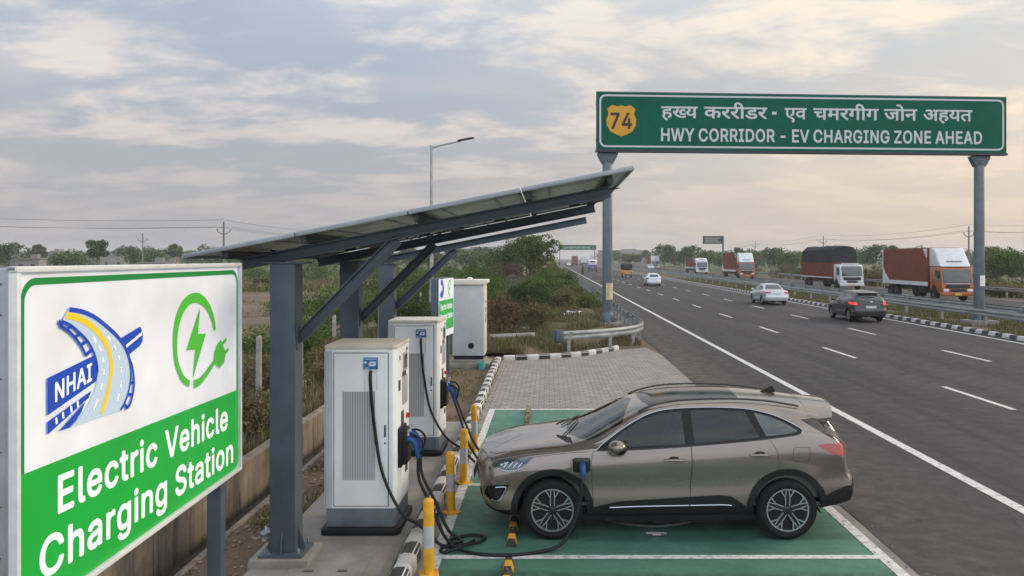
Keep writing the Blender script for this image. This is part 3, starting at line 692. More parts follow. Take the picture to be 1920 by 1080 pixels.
def ground_mat(name, soil, soil2, grass, amount, s=1.0):
    t = NT(name)
    v = t.vec()
    a = t.noise(v, 0.9 * s, 7, 0.65, 0.4)
    b = t.noise(v, 0.16 * s, 6, 0.6, 0.5)
    f = t.noise(v, 25 * s, 5, 0.7)
    c = t.mix(t.ramp(a, 0.35, 0.65), soil, soil2)
    c = t.mix(t.ramp(b, amount, amount + 0.2), c, grass)
    c = t.mix(t.ramp(f, 0.35, 0.7, 0, 0.5), c, tuple(q * 0.5 for q in soil))
    t.col(c); t.rough(0.95); t.b.inputs["Specular IOR Level"].default_value = 0.2
    t.bump(t.math('ADD', f, a), 0.6, 0.05)
    return t.m


def field_mat():
    t = NT('ploughed_stubble_field')
    v = t.vec()
    st = t.noise(t.vec((0.10, 1.0, 1)), 0.30, 6, 0.6, 0.3)
    a = t.noise(v, 0.35, 6, 0.65)
    c = t.mix(t.ramp(st, 0.35, 0.65), (0.105, 0.075, 0.052), (0.165, 0.122, 0.083))
    c = t.mix(t.ramp(a, 0.5, 0.75, 0, 0.5), c, (0.16, 0.135, 0.075))
    f = t.noise(v, 9, 5, 0.7)
    c = t.mix(t.ramp(f, 0.4, 0.7, 0, 0.45), c, (0.07, 0.05, 0.035))
    t.col(c); t.rough(0.95); t.bump(f, 0.5, 0.05)
    return t.m


def concrete_mat(name, a_, b_, stain=(0.10, 0.09, 0.075), vert=False):
    t = NT(name)
    v = t.vec((1, 1, 1))
    n1 = t.noise(v, 1.6, 7, 0.65, 0.3)
    n2 = t.noise(t.vec((1.5, 1.5, 0.18)) if vert else v, 5.0 if vert else 0.7, 6, 0.6, 0.4)
    f = t.noise(v, 60, 4, 0.7)
    c = t.mix(t.ramp(n1, 0.35, 0.65), a_, b_)
    c = t.mix(t.ramp(n2, 0.48, 0.68, 0, 0.75), c, stain)
    c = t.mix(t.ramp(f, 0.4, 0.7, 0, 0.25), c, tuple(q * 0.6 for q in a_))
    t.col(c); t.rough(0.88); t.bump(f, 0.3, 0.01)
    return t.m


def stripe_mat(name, period, axis=1, a=(0.55, 0.545, 0.53), b=(0.022, 0.022, 0.024), off=0.0):
    t = NT(name)
    v = t.vec()
    x = t.sep(v)[axis]
    w = t.math('LESS_THAN', t.math('FRACT', t.math('ADD', t.math('DIVIDE', x, period), off + 1000.0)), 0.5)
    c = t.mix(w, a, b)
    n = t.noise(v, 9, 6, 0.7)
    c = t.mix(t.ramp(n, 0.55, 0.68, 0, 0.7), c, (0.19, 0.175, 0.155))
    c = t.mix(t.ramp(t.noise(v, 2.0, 4), 0.35, 0.7, 0, 0.35), c, (0.16, 0.15, 0.135))
    t.col(c); t.rough(0.75)
    return t.m


M['asphalt'] = asphalt_mat(); M['mark'] = marking_mat(); M['green'] = green_mat(); M['paver'] = paver_mat()
M['field'] = field_mat()
M['soil'] = ground_mat('dry_soil', (0.135, 0.092, 0.060), (0.20, 0.145, 0.098), (0.085, 0.088, 0.036), 0.56)
M['verge'] = ground_mat('verge_earth', (0.16, 0.115, 0.075), (0.19, 0.15, 0.095), (0.10, 0.098, 0.042), 0.42, 1.4)
M['plain'] = ground_mat('green_plain', (0.105, 0.11, 0.052), (0.075, 0.098, 0.040), (0.15, 0.135, 0.075), 0.50, 0.1)
M['crop'] = ground_mat('pale_green_crop', (0.12, 0.125, 0.055), (0.16, 0.15, 0.075), (0.09, 0.11, 0.04), 0.5, 0.5)
M['slab'] = concrete_mat('pad_concrete', (0.20, 0.185, 0.165), (0.285, 0.265, 0.235), (0.13, 0.115, 0.095))
M['slab_dark'] = concrete_mat('drain_concrete', (0.15, 0.12, 0.09), (0.27, 0.225, 0.175), (0.035, 0.028, 0.02), True)
M['drain_bed'] = mat('drain_mud', (0.07, 0.055, 0.042), 0.9, var=0.4, scale=3, bump=0.4, bscale=15)

# ------------------------------------------------------------------ the setting
DR0, DR1, DRY0, DRY1 = -4.25, -3.84, -3.0, 20.0
# ground round the drain: everything else is one sheet to the horizon
sheet('ground', [rect(-3000, -300, -4.43, 4000), rect(-4.43, -300, -3.84, DRY0), rect(-4.43, DRY1, -3.84, 4000), rect(-3.84, -300, 3000, 4000)], 0.0, M['soil'])
b = MB(); b.box((-4.04, (DRY0 + DRY1) / 2, -0.30), (0.50, DRY1 - DRY0, 0.10)); o = b.build('drain_bed', M['drain_bed'], smooth=False); o['kind'] = 'structure'
b = MB(); b.box((-3.80, (DRY0 + DRY1) / 2, -0.165), (0.09, DRY1 - DRY0, 0.36)); o = b.build('drain_kerb', M['slab_dark'], bevel=0.008); o['kind'] = 'structure'
# fields on the left, plain beyond
sheet('ploughed_field', [[(-260, 34), (-9.0, 27), (-7.5, 44), (-8.5, 74), (-260, 78)]], 0.012, M['field'])
sheet('crop_field', [[(-300, 80), (-9, 75.5), (-10, 104), (-300, 112)]], 0.012, M['crop'])
sheet('far_plain', [[(-2900, 114), (-6, 106), (-6, 3900), (-2900, 3900)], [(38, 20), (2900, 20), (2900, 3900), (38, 3900)]], 0.008, M['plain'])
# uneven verge between the paving and the rail
VX0, VX1, VY0, VY1 = -8.0, 3.5, 26.2, 150.0


def verge_ym(x): return 25.35 + max(0.0, x + 1.5) * 0.74 if x > -3.0 else VY0


def verge_h(x, y):
    e = min(1.0, (VX1 - x) / 1.5) * min(1.0, (x - VX0) / 2.0) * min(1.0, max(0, y - verge_ym(x)) / 2.5) * min(1.0, (VY1 - y) / 10)
    n = 0.5 + 0.25 * math.sin(x * 1.3 + y * 0.37) + 0.25 * math.sin(x * 0.6 - y * 0.9 + 1.3) + 0.15 * math.sin(x * 2.9 + y * 2.1)
    return 0.006 + max(0, e) * (0.10 + 0.42 * n * math.exp(-((x - 1.6) / 2.6) ** 2) + 0.18 * n)


vs, fs = [], []
nx_, ny_ = 24, 180
ys_ = [VY0 + (VY1 - VY0) * (j / ny_) ** 1.8 for j in range(ny_ + 1)]
for j in range(ny_ + 1):
    for i in range(nx_ + 1):
        x = VX0 + (VX1 - VX0) * i / nx_
        ym = 25.35 + max(0.0, x + 1.5) * 0.74 if x > -3.0 else VY0
        vs.append((x, max(ys_[j], ym), verge_h(x, max(ys_[j], ym))))
for j in range(ny_):
    for i in range(nx_):
        k = j * (nx_ + 1) + i
        if vs[k + nx_ + 1][1] > vs[k][1] + 1e-4 or vs[k + nx_ + 2][1] > vs[k + 1][1] + 1e-4:
            fs.append((k, k + 1, k + nx_ + 2, k + nx_ + 1))
me = bpy.data.meshes.new('verge'); me.from_pydata(vs, [], fs); me.materials.append(M['verge'])
me.polygons.foreach_set("use_smooth", [True] * len(me.polygons))
o = link('verge', me); o['kind'] = 'structure'

XA, XL, X1, X2, XR, XK = 3.8, 6.1, 9.95, 13.85, 17.95, 18.55      # asphalt edge, lines, kerb
sheet('road', [[(XA + .06, -40), (XK + .1, -40), (XK + .1, 3900), (XA, 3900), (XA - .1, 60), (XA, 30), (XA - .05, 20), (XA + .05, 12), (XA - .03, 6)]], 0.012, M['asphalt'])
sheet('opposite_road', [rect(23.6, -40, 36.0, 3900)], 0.012, M['asphalt'])
sheet('median_ground', [rect(XK + .2, -40, 23.5, 3900)], 0.10, M['verge'])
b = MB()
b.box((23.55, 1000, 0.06), (0.14, 2000, 0.12)); o = b.build('median_kerb', stripe_mat('far_kerb_stripes', 1.0)); o['kind'] = 'structure'
b = MB(); b.prism([(XK - .02, 0), (XK + .02, .15), (XK + .05, .17), (XK + .24, .17), (XK + .24, 0)], -40, 2000)
o = b.build('median_kerb', stripe_mat('kerb_stripes', 1.02, off=0.2)); o['kind'] = 'structure'

lines = [rect(XL - .09, -40, XL + .09, 2500), rect(XR - .08, -40, XR + .08, 2500)]
for xc, off in ((X1, 17.7), (X2, 25.6)):
    y = off - 27
    while y < 900:
        lines.append(rect(xc - .07, y, xc + .07, y + 3.05)); y += 8.75
lines += [rect(24.1, -40, 24.25, 2000), rect(35.3, -40, 35.45, 2000)]
y = 5
while y < 700:
    lines.append(rect(27.8, y, 27.94, y + 3)); lines.append(rect(31.6, y, 31.74, y + 3)); y += 9
sheet('road_markings', lines, 0.018, M['mark'])

# charging bays
BX0, BX1 = -1.22, 3.62
sheet('charging_bay', [rect(BX0 - .35, -4, BX1 + .2, 17.05)], 0.006, M['slab'])
sheet('green_bay_floor', [rect(BX0, -4, BX1, 17.0)], 0.010, M['green'])
bl = [rect(BX0 - .07, -4, BX0 + .06, 17.05), rect(BX1 - .06, -4, BX1 + .07, 17.05)]
for y in (5.85, 8.6, 11.35, 14.1, 16.98): bl.append(rect(BX0 + .06, y - .055, BX1 - .06, y + .055))
sheet('bay_markings', bl, 0.015, M['mark'])
# round vehicle emblem painted in the occupied bay
em = []
cx, cy = 1.26, 10.28


def ring(r0, r1, n=36, sx=1.0):
    return [[(cx + r0 * math.cos(a), cy + r0 * math.sin(a)), (cx + r1 * math.cos(a), cy + r1 * math.sin(a)), (cx + r1 * math.cos(a2), cy + r1 * math.sin(a2)), (cx + r0 * math.cos(a2), cy + r0 * math.sin(a2))]
            for a, a2 in ((2 * math.pi * i / n, 2 * math.pi * (i + 1) / n) for i in range(n))]


em += ring(0.66, 0.74)
em += [rect(cx - .35, cy - .45, cx - .26, cy + .3), rect(cx - .26, cy + .2, cx + .15, cy + .3), rect(cx - .1, cy - .5, cx + .12, cy - .4), rect(cx + .02, cy - .58, cx + .2, cy - .5), rect(cx - .12, cy - .98, cx + .12, cy - .90), rect(cx - .05, cy - 1.02, cx + .05, cy - .98)]
sheet('bay_emblem', em, 0.016, M['mark'])
# block paving beyond the bays
sheet('block_paving', [[(-1.45, 17.05), (3.84, 17.05), (3.86, 22), (3.78, 26.5), (3.5, 28.8), (2.4, 28.0), (-1.5, 25.2)]], 0.007, M['paver'])
# concrete apron under the chargers
b = MB(); b.box((-2.36, 6.95, 0.03), (1.46, 17.1, 0.06)); o = b.build('concrete_apron', M['slab'], bevel=0.01); o['kind'] = 'structure'
b = MB(); b.box((-2.28, 8.0, 0.066), (0.78, 0.85, 0.016)); b.box((-2.45, 8.05, 0.082), (.10, .03, .012), 1); b.box((-2.1, 8.05, 0.082), (.10, .03, .012), 1)
o = b.build('concrete_hatch_cover', [M['slab'], M['black']], bevel=0.004)
tag(o, 'square concrete hatch cover set in the apron before the front charger', 'hatch cover')


def kerb(name, path, period, w=0.15, h=0.15, off=0.0, n=None):
    """kerb of rounded blocks along a path; each block slightly out of line"""
    P = spline3(path, 10)
    L_ = [0.0]
    for a, q in zip(P, P[1:]): L_.append(L_[-1] + (q - a).length)

    def at(d):
        for i in range(len(P) - 1):
            if L_[i + 1] >= d or i == len(P) - 2:
                t = (d - L_[i]) / max(1e-6, L_[i + 1] - L_[i]); return P[i].lerp(P[i + 1], t), (P[i + 1] - P[i]).normalized()
    b = MB(); d = 0.0; k = 0
    while d < L_[-1] - 0.02:
        l = period / 2 * random.uniform(0.94, 1.06)
        c, t = at(min(d + l / 2, L_[-1]))
        ang = math.atan2(t.y, t.x) + random.uniform(-.02, .02)
        T = Matrix.Translation(c + Vector((random.uniform(-.008, .008), random.uniform(-.008, .008), random.uniform(-.012, .004)))) @ Matrix.Rotation(ang, 4, 'Z')
        b.prism([(-w / 2, -.02), (-w / 2, h * .75), (-w * .34, h * .97), (w * .1, h), (w * .40, h * .86), (w / 2, h * .4), (w / 2, -.02)], -l / 2 + .004, l / 2 - .004, (k + 0) % 2, T, plane='yz')
        d += l; k += 1
    o = b.build(name, [M['kerb_white'], M['kerb_black']], bevel=0.008)
    o['kind'] = 'structure'
    return o


M['kerb_white'] = concrete_mat('chipped_white_kerb_paint', (0.46, 0.45, 0.43), (0.58, 0.57, 0.55), (0.22, 0.20, 0.175))
M['kerb_black'] = concrete_mat('chipped_black_kerb_paint', (0.022, 0.022, 0.024), (0.04, 0.04, 0.041), (0.11, 0.10, 0.09))
kerb('parking_kerb', [(-1.5, -2, 0), (-1.5, 3, 0), (-1.5, 10, 0), (-1.54, 17, 0), (-1.6, 22, 0), (-1.62, 24.7, 0)], 0.72, w=0.2, h=0.17)
kerb('verge_kerb', [(-1.45, 25.2, 0), (-0.3, 25.55, 0), (0.9, 26.2, 0), (1.7, 27.1, 0), (2.4, 28.1, 0)], 0.78, w=0.17, h=0.17)
# ------------------------------------------------------------------ backlit station sign
M['face_white'] = mat('backlit_white_acrylic', (0.70, 0.72, 0.77), 0.3, emit=(0.80, 0.87, 1.0), estr=0.16, var=0.04, scale=1.1)
M['face_green'] = mat('backlit_green_film', (0.008, 0.30, 0.035), 0.35, emit=(0.004, 0.24, 0.025), estr=0.42)
M['face_border'] = mat('dark_green_film', (0.008, 0.19, 0.04), 0.35, emit=(0.004, 0.16, 0.03), estr=0.3)
M['face_lime'] = mat('lime_green_film', (0.06, 0.40, 0.03), 0.35, emit=(0.05, 0.36, 0.02), estr=0.3)
M['face_blue'] = mat('royal_blue_film', (0.01, 0.055, 0.38), 0.35, emit=(0.006, 0.05, 0.40), estr=0.25)
M['face_grey'] = mat('pale_blue_film', (0.42, 0.52, 0.64), 0.35, emit=(0.45, 0.57, 0.72), estr=0.25)
M['face_yellow'] = mat('yellow_film', (0.75, 0.50, 0.02), 0.35, emit=(0.8, 0.5, 0.02), estr=0.25)
M['letter_white'] = mat('backlit_letters', (0.82, 0.84, 0.86), 0.35, emit=(0.85, 0.92, 1.0), estr=0.22)

def uneven(m, base, amp):
    N, L = m.node_tree.nodes, m.node_tree.links
    tc = N.new("ShaderNodeTexCoord"); n = N.new("ShaderNodeTexNoise"); n.inputs["Scale"].default_value = 1.6; n.inputs["Detail"].default_value = 2
    L.new(tc.outputs["Object"], n.inputs["Vector"])
    r = N.new("ShaderNodeMapRange"); r.inputs[1].default_value = .3; r.inputs[2].default_value = .7; r.inputs[3].default_value = base - amp; r.inputs[4].default_value = base + amp
    L.new(n.outputs[0], r.inputs[0]); L.new(r.outputs[0], N["Principled BSDF"].inputs["Emission Strength"])


uneven(M['face_white'], .16, .10); uneven(M['face_green'], .38, .14)
U, Z0, Z1 = 3.371, 1.209, 3.213
sg = thing('station_sign', 'large backlit white and green charging station sign at the front left', 'sign', (-2.94, 4.32, 0), R(91.36))
b = MB()
b.box((U / 2, .16, (Z0 + Z1) / 2), (U - .02, .31, Z1 - Z0 - .02))
b.box((U / 2, .0, Z1 - .012), (U, .05, .024)); b.box((U / 2, .0, Z0 + .012), (U, .05, .024))
b.box((.012, .0, (Z0 + Z1) / 2), (.024, .05, Z1 - Z0 - .05)); b.box((U - .012, .0, (Z0 + Z1) / 2), (.024, .05, Z1 - Z0 - .05))
for z in (1.35, 1.62, 1.9, 2.2, 2.6, 2.95, 3.12):
    for y in (.06, .27): b.cyl((.012, y, z), (.004, y, z), .009, 8, 1)
M['sign_box'] = mat('grey_sign_cabinet', (0.30, 0.33, 0.36), 0.45, 0.2, var=0.12, scale=4, rvar=.1)
M['sign_rim'] = mat('white_sign_rim', (0.62, 0.64, 0.65), 0.4, var=0.08, scale=6)
b.build('cabinet', [M['sign_box'], M['black']], sg, bevel=0.004)
fr = MB()
for c, d in (((U / 2, -.012, Z1 - .016), (U, .05, .034)), ((U / 2, -.012, Z0 + .016), (U, .05, .034)), ((.016, -.012, (Z0 + Z1) / 2), (.034, .05, Z1 - Z0 - .07)), ((U - .016, -.012, (Z0 + Z1) / 2), (.034, .05, Z1 - Z0 - .07))):
    fr.box(c, d)
fr.build('rim', M['sign_rim'], sg, bevel=0.004)
f = Face(); f.poly([(.03, Z0 + .03), (U - .03, Z0 + .03), (U - .03, Z1 - .03), (.03, Z1 - .03)], -.003); f.build('face_panel', M['face_white'], sg)


def rrect(x0, z0, x1, z1, r, n=6):
    out = []
    for cx_, cz_, a0 in ((x1 - r, z1 - r, 0), (x0 + r, z1 - r, 90), (x0 + r, z0 + r, 180), (x1 - r, z0 + r, 270)):
        for k in range(n + 1):
            a = R(a0 + 90 * k / n); out.append((cx_ + r * math.cos(a), cz_ + r * math.sin(a)))
    return out


f = Face()
o_, i_ = rrect(.075, 1.27, 3.335, 3.147, .13), rrect(.108, 1.30, 3.305, 3.106, .10)
for k in range(len(o_)):
    k2 = (k + 1) % len(o_); f.poly([o_[k], o_[k2], i_[k2], i_[k]], -.006)
f.build('border_line', M['face_border'], sg)
f = Face(); f.poly([(.072, 1.245), (3.30, 1.245), (3.345, 1.30), (3.345, 1.99), (.072, 2.055)], -.009); f.build('green_band', M['face_green'], sg)
lettering('lettering', 'Electric Vehicle', (.392, 1.735), (3.09, 1.672), .232, M['letter_white'], sg, y=-.012, bold=.023, space=.22)
lettering('lettering', 'Charging Station', (.225, 1.405), (3.235, 1.327), .238, M['letter_white'], sg, y=-.012, bold=.023, space=.2)

# road emblem on the sign
f = Face()
arm = [(1.132, 2.707), (1.411, 2.766), (1.447, 2.709), (1.443, 2.657), (1.401, 2.625), (1.239, 2.578), (1.18, 2.644)]
f.poly(arm, -.0135)
for pts, w in (([(1.243, 2.567), (1.298, 2.479), (1.319, 2.374), (1.302, 2.295), (1.258, 2.227), (1.2, 2.213)], .026), ([(1.255, 2.384), (1.319, 2.372)], .02), ([(1.229, 2.308), (1.298, 2.288)], .02), ([(1.176, 2.252), (1.229, 2.212)], .02),
               ([(0.452, 2.883), (0.541, 2.852), (0.625, 2.805), (0.72, 2.742), (0.794, 2.664), (0.837, 2.588), (0.847, 2.514)], .030), ([(0.43, 2.856), (0.518, 2.815), (0.594, 2.763), (0.656, 2.708), (0.708, 2.643)], .022),
               ([(0.445, 2.88), (0.43, 2.856)], .05), ([(0.551, 2.843), (0.5, 2.823)], .022), ([(0.644, 2.79), (0.594, 2.768)], .024), ([(0.717, 2.735), (0.656, 2.712)], .026), ([(0.778, 2.671), (0.708, 2.643)], .026)):
    q = dense(pts, 5) if len(pts) > 2 else pts
    for p in stroke2d(q, w): f.poly(p, -.0135)
for p in ([(0.308, 2.558), (0.799, 2.63), (0.837, 2.58), (0.848, 2.513), (0.828, 2.46), (0.308, 2.34)], [(0.308, 2.302), (0.778, 2.408), (0.737, 2.365), (0.696, 2.354), (0.308, 2.227)], [(0.423, 2.223), (0.704, 2.352), (0.656, 2.289), (0.594, 2.248), (0.526, 2.222)]):
    f.poly(p, -.0135)
outer = [(0.518, 2.946), (0.656, 2.924), (0.803, 2.877), (0.94, 2.809), (1.085, 2.724), (1.18, 2.644), (1.239, 2.557), (1.262, 2.474), (1.258, 2.393), (1.229, 2.318), (1.18, 2.256), (1.123, 2.213)]
inner = [(0.452, 2.888), (0.541, 2.857), (0.625, 2.809), (0.72, 2.746), (0.794, 2.669), (0.837, 2.59), (0.85, 2.513), (0.82, 2.424), (0.753, 2.343), (0.656, 2.271), (0.533, 2.221)]
eo, ei = dense(outer, 4), dense(inner, 4)
f.poly(eo + ei[::-1], -.016, 1)
for p in stroke2d(eo, [.030] * 26 + [.022] * (len(eo) - 26)): f.poly(p, -.0185)
yl = dense([(0.486, 2.913), (0.594, 2.892), (0.704, 2.852), (0.82, 2.792), (0.923, 2.706), (0.985, 2.618), (1.006, 2.519), (0.985, 2.426), (0.94, 2.329), (0.879, 2.241)], 5)
for p in stroke2d(yl, .042): f.poly(p, -.0185, 2)
ds = [(0.789, 2.748), (0.815, 2.713), (0.854, 2.686), (0.879, 2.65), (0.897, 2.605), (0.907, 2.571), (0.917, 2.527), (0.91, 2.49), (0.891, 2.436), (0.874, 2.397), (0.837, 2.338), (0.789, 2.281), (0.914, 2.781), (0.926, 2.768), (0.962, 2.736), (0.994, 2.709), (1.039, 2.665), (1.063, 2.638), (1.095, 2.595), (1.113, 2.563), (1.13, 2.512), (1.136, 2.472), (1.136, 2.417), (1.123, 2.37), (1.108, 2.333), (1.082, 2.289)]
for k in range(0, len(ds), 2):
    for p in stroke2d([ds[k], ds[k + 1]], .018): f.poly(p, -.0185, 3)
for p in stroke2d([(1.196, 2.641), (1.432, 2.715)], .022): f.poly(p, -.016, 3)
pdx = [(0.388, 2.312), (0.395, 2.272), (0.455, 2.33), (0.462, 2.292), (0.541, 2.351), (0.548, 2.312), (0.61, 2.371), (0.617, 2.332)]
for k in range(0, 8, 2):
    for p in stroke2d([pdx[k], pdx[k + 1]], .02): f.poly(p, -.016, 3)
f.build('road_emblem', [M['face_blue'], M['face_grey'], M['face_yellow'], M['letter_white']], sg)
lettering('lettering', 'NHAI', (.368, 2.405), (.782, 2.478), .118, M['letter_white'], sg, y=-.0165, bold=.014)
# plug and bolt emblem
f = Face()
rg = dense([(2.772, 2.614), (2.725, 2.727), (2.6, 2.849), (2.407, 2.923), (2.211, 2.907), (2.065, 2.811), (1.993, 2.679), (1.983, 2.543), (2.013, 2.414), (2.117, 2.283), (2.244, 2.217)], 5)
wf = pchip([(0, .045), (.3, .085), (.5, .085), (.8, .06), (1, .055)])
for p in stroke2d(rg, [wf(i / (len(rg) - 1)) for i in range(len(rg))]): f.poly(p, -.010)
rg = dense([(2.327, 2.200), (2.451, 2.206), (2.6, 2.258), (2.79, 2.345)], 5)
for p in stroke2d(rg, [.075 - .03 * i / (len(rg) - 1) for i in range(len(rg))]): f.poly(p, -.010)
f.poly([(2.457, 2.835), (2.413, 2.614), (2.576, 2.603), (2.308, 2.249), (2.364, 2.488), (2.189, 2.502)], -.010)
f.poly([(2.756, 2.417), (2.821, 2.48), (2.91, 2.514), (2.97, 2.444), (3.021, 2.379), (2.987, 2.297), (2.87, 2.26), (2.798, 2.296), (2.747, 2.341)], -.0112)
for a_, c_ in (((2.92, 2.469), (3.039, 2.506)), ((2.987, 2.376), (3.091, 2.411))):
    for p in stroke2d([a_, c_], .032): f.poly(p, -.010)
f.build('plug_emblem', M['face_lime'], sg)
for u in (.16, U - .16):
    b = MB(); b.box((u, .15, 0.7), (.13, .13, 1.6)); b.box((u, .15, .01), (.3, .3, .02)); b.build('post', M['steel_paint'], sg, bevel=.005)

# ------------------------------------------------------------------ second, smaller sign further along
s2 = thing('charging_sign', 'small white and green charging sign on a blue post beside the grey cabinet', 'sign', (-2.93, 20.9, 0), R(84))
b = MB(); b.box((.90, .10, 1.91), (1.80, .20, 1.62)); b.build('cabinet', M['steel_paint'], s2, bevel=.006)
f = Face(); f.poly(rrect(.02, 1.12, 1.78, 2.70, .06), -.004); f.build('face_panel', M['face_white'], s2)
f = Face(); f.poly(rrect(.06, 1.30, 1.74, 2.12, .04), -.007); f.build('green_band', M['face_green'], s2)
lettering('lettering', 'Electric Vehicle', (.22, 1.86), (1.58, 1.86), .16, M['letter_white'], s2, y=-.010, bold=.023)
lettering('lettering', 'Charging Station', (.18, 1.60), (1.62, 1.60), .16, M['letter_white'], s2, y=-.010, bold=.023)
f = Face()
for p in stroke2d(dense([(.32, 2.22), (.48, 2.32), (.52, 2.45), (.42, 2.58), (.26, 2.63)], 5), .15): f.poly(p, -.007)
for p in stroke2d([(.18, 2.24), (.42, 2.36)], .12): f.poly(p, -.0085)
f.build('road_emblem', M['face_blue'], s2)
f = Face()
for p in stroke2d([(1.28 + .18 * math.cos(R(a)), 2.42 + .2 * math.sin(R(a))) for a in range(20, 300, 14)], .05): f.poly(p, -.007)
f.poly([(1.31, 2.57), (1.28, 2.45), (1.36, 2.44), (1.23, 2.26), (1.26, 2.39), (1.19, 2.40)], -.008)
f.build('plug_emblem', M['face_lime'], s2)
for u in (.35, 1.45):
    b = MB(); b.box((u, .12, .6), (.14, .14, 1.2)); b.build('post', M['steel_paint'], s2, bevel=.005)

# ------------------------------------------------------------------ solar canopy
cp = thing('solar_canopy', 'steel carport with sloping solar panels over the chargers', 'solar canopy', (-2.8, 11.1, 0))
ox, oy = -2.8, 11.1
SL = 0.197


def bz(x): return 3.14 + SL * (x + 3.27)       # underside of the rafters


def ibeam(b, p0, p1, w, h, t=.014, upv=(0, 1, 0), m=0):
    """I-section between two points; its depth h lies across upv"""
    a, c = Vector(p0), Vector(p1); d = (c - a).normalized(); s_ = Vector(upv); n = s_.cross(d).normalized()
    s_ = d.cross(n)
    for (q, ww, hh) in ((0, t, h - 2 * t), (h / 2 - t / 2, w, t), (-h / 2 + t / 2, w, t)):
        k = []
        for pt in (a, c):
            for sx, sy in ((-1, -1), (1, -1), (1, 1), (-1, 1)):
                k.append(pt + s_ * (sx * ww / 2) + n * (q + sy * hh / 2))
        b.add(k, [(0, 3, 2, 1), (4, 5, 6, 7), (0, 1, 5, 4), (1, 2, 6, 5), (2, 3, 7, 6), (3, 0, 4, 7)], m)


ang = math.atan(SL)
BD = 0.115
for yc in (8.43, 11.2, 13.7):
    y = yc - oy
    b = MB()
    dz = -.05 if yc > 13 else 0.0
    ztop = bz(ox) - .012 + dz
    # column: I-section with flanges along the road direction
    b.box((0, y - .125, ztop / 2), (.26, .016, ztop)); b.box((0, y + .125, ztop / 2), (.26, .016, ztop)); b.box((0, y, ztop / 2), (.012, .234, ztop))
    b.box((-.126, y, ztop / 2), (.008, .234, ztop)); b.box((.126, y, ztop / 2), (.008, .234, ztop))
    b.box((0, y, ztop - .01), (.46, .3, .02))
    col_ = b.build('column', M['steel_paint'], cp, bevel=.003)
    b = MB()
    b.box((0, y, .155), (.46, .42, .03))
    for sx in (-1, 1):
        b.prism([(sx * .13, .17), (sx * .21, .17), (sx * .13, .42)], y - .008, y + .008)
    for sy in (-1, 1):
        b.prism([(y + sy * .133, .17), (y + sy * .20, .17), (y + sy * .133, .40)], -.008, .008, plane='yz')
    for sx in (-1, 1):
        for sy in (-1, 1):
            b.cyl((sx * .18, y + sy * .165, .17), (sx * .18, y + sy * .165, .23), .014, 6, 1)
    b.build('base_plate', [M['steel_paint'], M['galv']], cp, bevel=.003)
    b = MB(); b.box((0, y, .07), (.62, .56, .14)); b.build('footing', M['slab'], cp, bevel=.012)
    b = MB()
    x0, x1 = -3.27, .64
    ibeam(b, (x0 - ox, y, bz(x0) + BD / 2 + dz), (x1 - ox, y, bz(x1) + BD / 2 + dz), .14, BD)
    b.build('rafter', M['steel_paint'], cp, bevel=.002)
    b = MB()
    ibeam(b, (.13, y, 2.40), (1.18, y, bz(-1.62) - .005 + dz), .11, .12, .012)
    b.box((.133, y, 2.42), (.02, .16, .26))
    b.build('brace', M['steel_paint'], cp, bevel=.002)
PX = [-3.71, -2.57, -1.43, -.29, .86]
ct = math.cos(ang)
for x in (-3.3, -2.5, -1.36, -.22, .62):
    b = MB(); zz = bz(x) + BD
    b.box((x - ox, 10.3 - oy, zz + .042), (.055, 4.5, .076), rot=Matrix.Rotation(-ang, 4, 'Y'))
    b.build('purlin', M['steel_dark'], cp, bevel=.003)
PY = [7.98, 10.2, 12.42]
for i in range(4):
    for j in range(2):
        xa, xb = PX[i] + .008, PX[i + 1] - .008; ya, yb = PY[j] + .008, PY[j + 1] - .008
        cxp, cyp = (xa + xb) / 2, (ya + yb) / 2
        T = Matrix.Translation((cxp - ox, cyp - oy, bz(cxp) + BD + .082 + .024)) @ Matrix.Rotation(-ang, 4, 'Y')
        w, l = (xb - xa) / ct, yb - ya
        b = MB()
        b.box((0, 0, .012), (w - .06, l - .06, .006), 2, T); b.box((0, 0, .004), (w - .06, l - .06, .006), 1, T)
        for c, d in (((0, -l / 2 + .015, 0), (w, .03, .045)), ((0, l / 2 - .015, 0), (w, .03, .045)), ((-w / 2 + .015, 0, 0), (.03, l - .06, .045)), ((w / 2 - .015, 0, 0), (.03, l - .06, .045))): b.box(c, d, 0, T)
        b.box((0.1, l * .36, -.012), (.16, .11, .028), 3, T)
        b.box((-w * .25, 0, -.003), (.03, l - .07, .012), 0, T); b.box((w * .25, 0, -.003), (.03, l - .07, .012), 0, T)
        b.build('solar_panel', [M['alu'], M['pv_back'], M['pv_cell'], M['black']], cp, bevel=.002)
random.seed(4)
for k in range(10):
    i = k % 4; x = (PX[i] + PX[i + 1]) / 2 + random.uniform(-.2, .3); yy = random.uniform(8.2, 11.4)
    p = [(x + q * .12 - ox, yy + random.uniform(-.1, .1) + q * .22 - oy, bz(x + q * .12) + BD + .065 - (.07 if q in (1, 2) else 0)) for q in range(5)]
    b = MB(); b.tube(spline3(p, 5), .007, 5); b.build('panel_wire', M['cable'], cp)

# ------------------------------------------------------------------ chargers
M['screen'] = mat('dark_screen', (0.05, 0.055, 0.06), 0.12)
GX0, GX1 = .39, .90


def grille_mat():
    t = NT('fluted_vent')
    v = t.vec(); x, y, z = t.sep(v)
    a = t.math('FRACT', t.math('MULTIPLY', x, 36.0))
    sl = t.math('GREATER_THAN', a, 0.62)
    hz = t.math('GREATER_THAN', t.math('FRACT', t.math('MULTIPLY', z, 46.0)), 0.18)
    c = t.mix(t.math('MULTIPLY', sl, hz), (0.45, 0.465, 0.48), (0.17, 0.18, 0.19))
    t.col(c); t.rough(0.5); return t.m


M['vent'] = grille_mat()


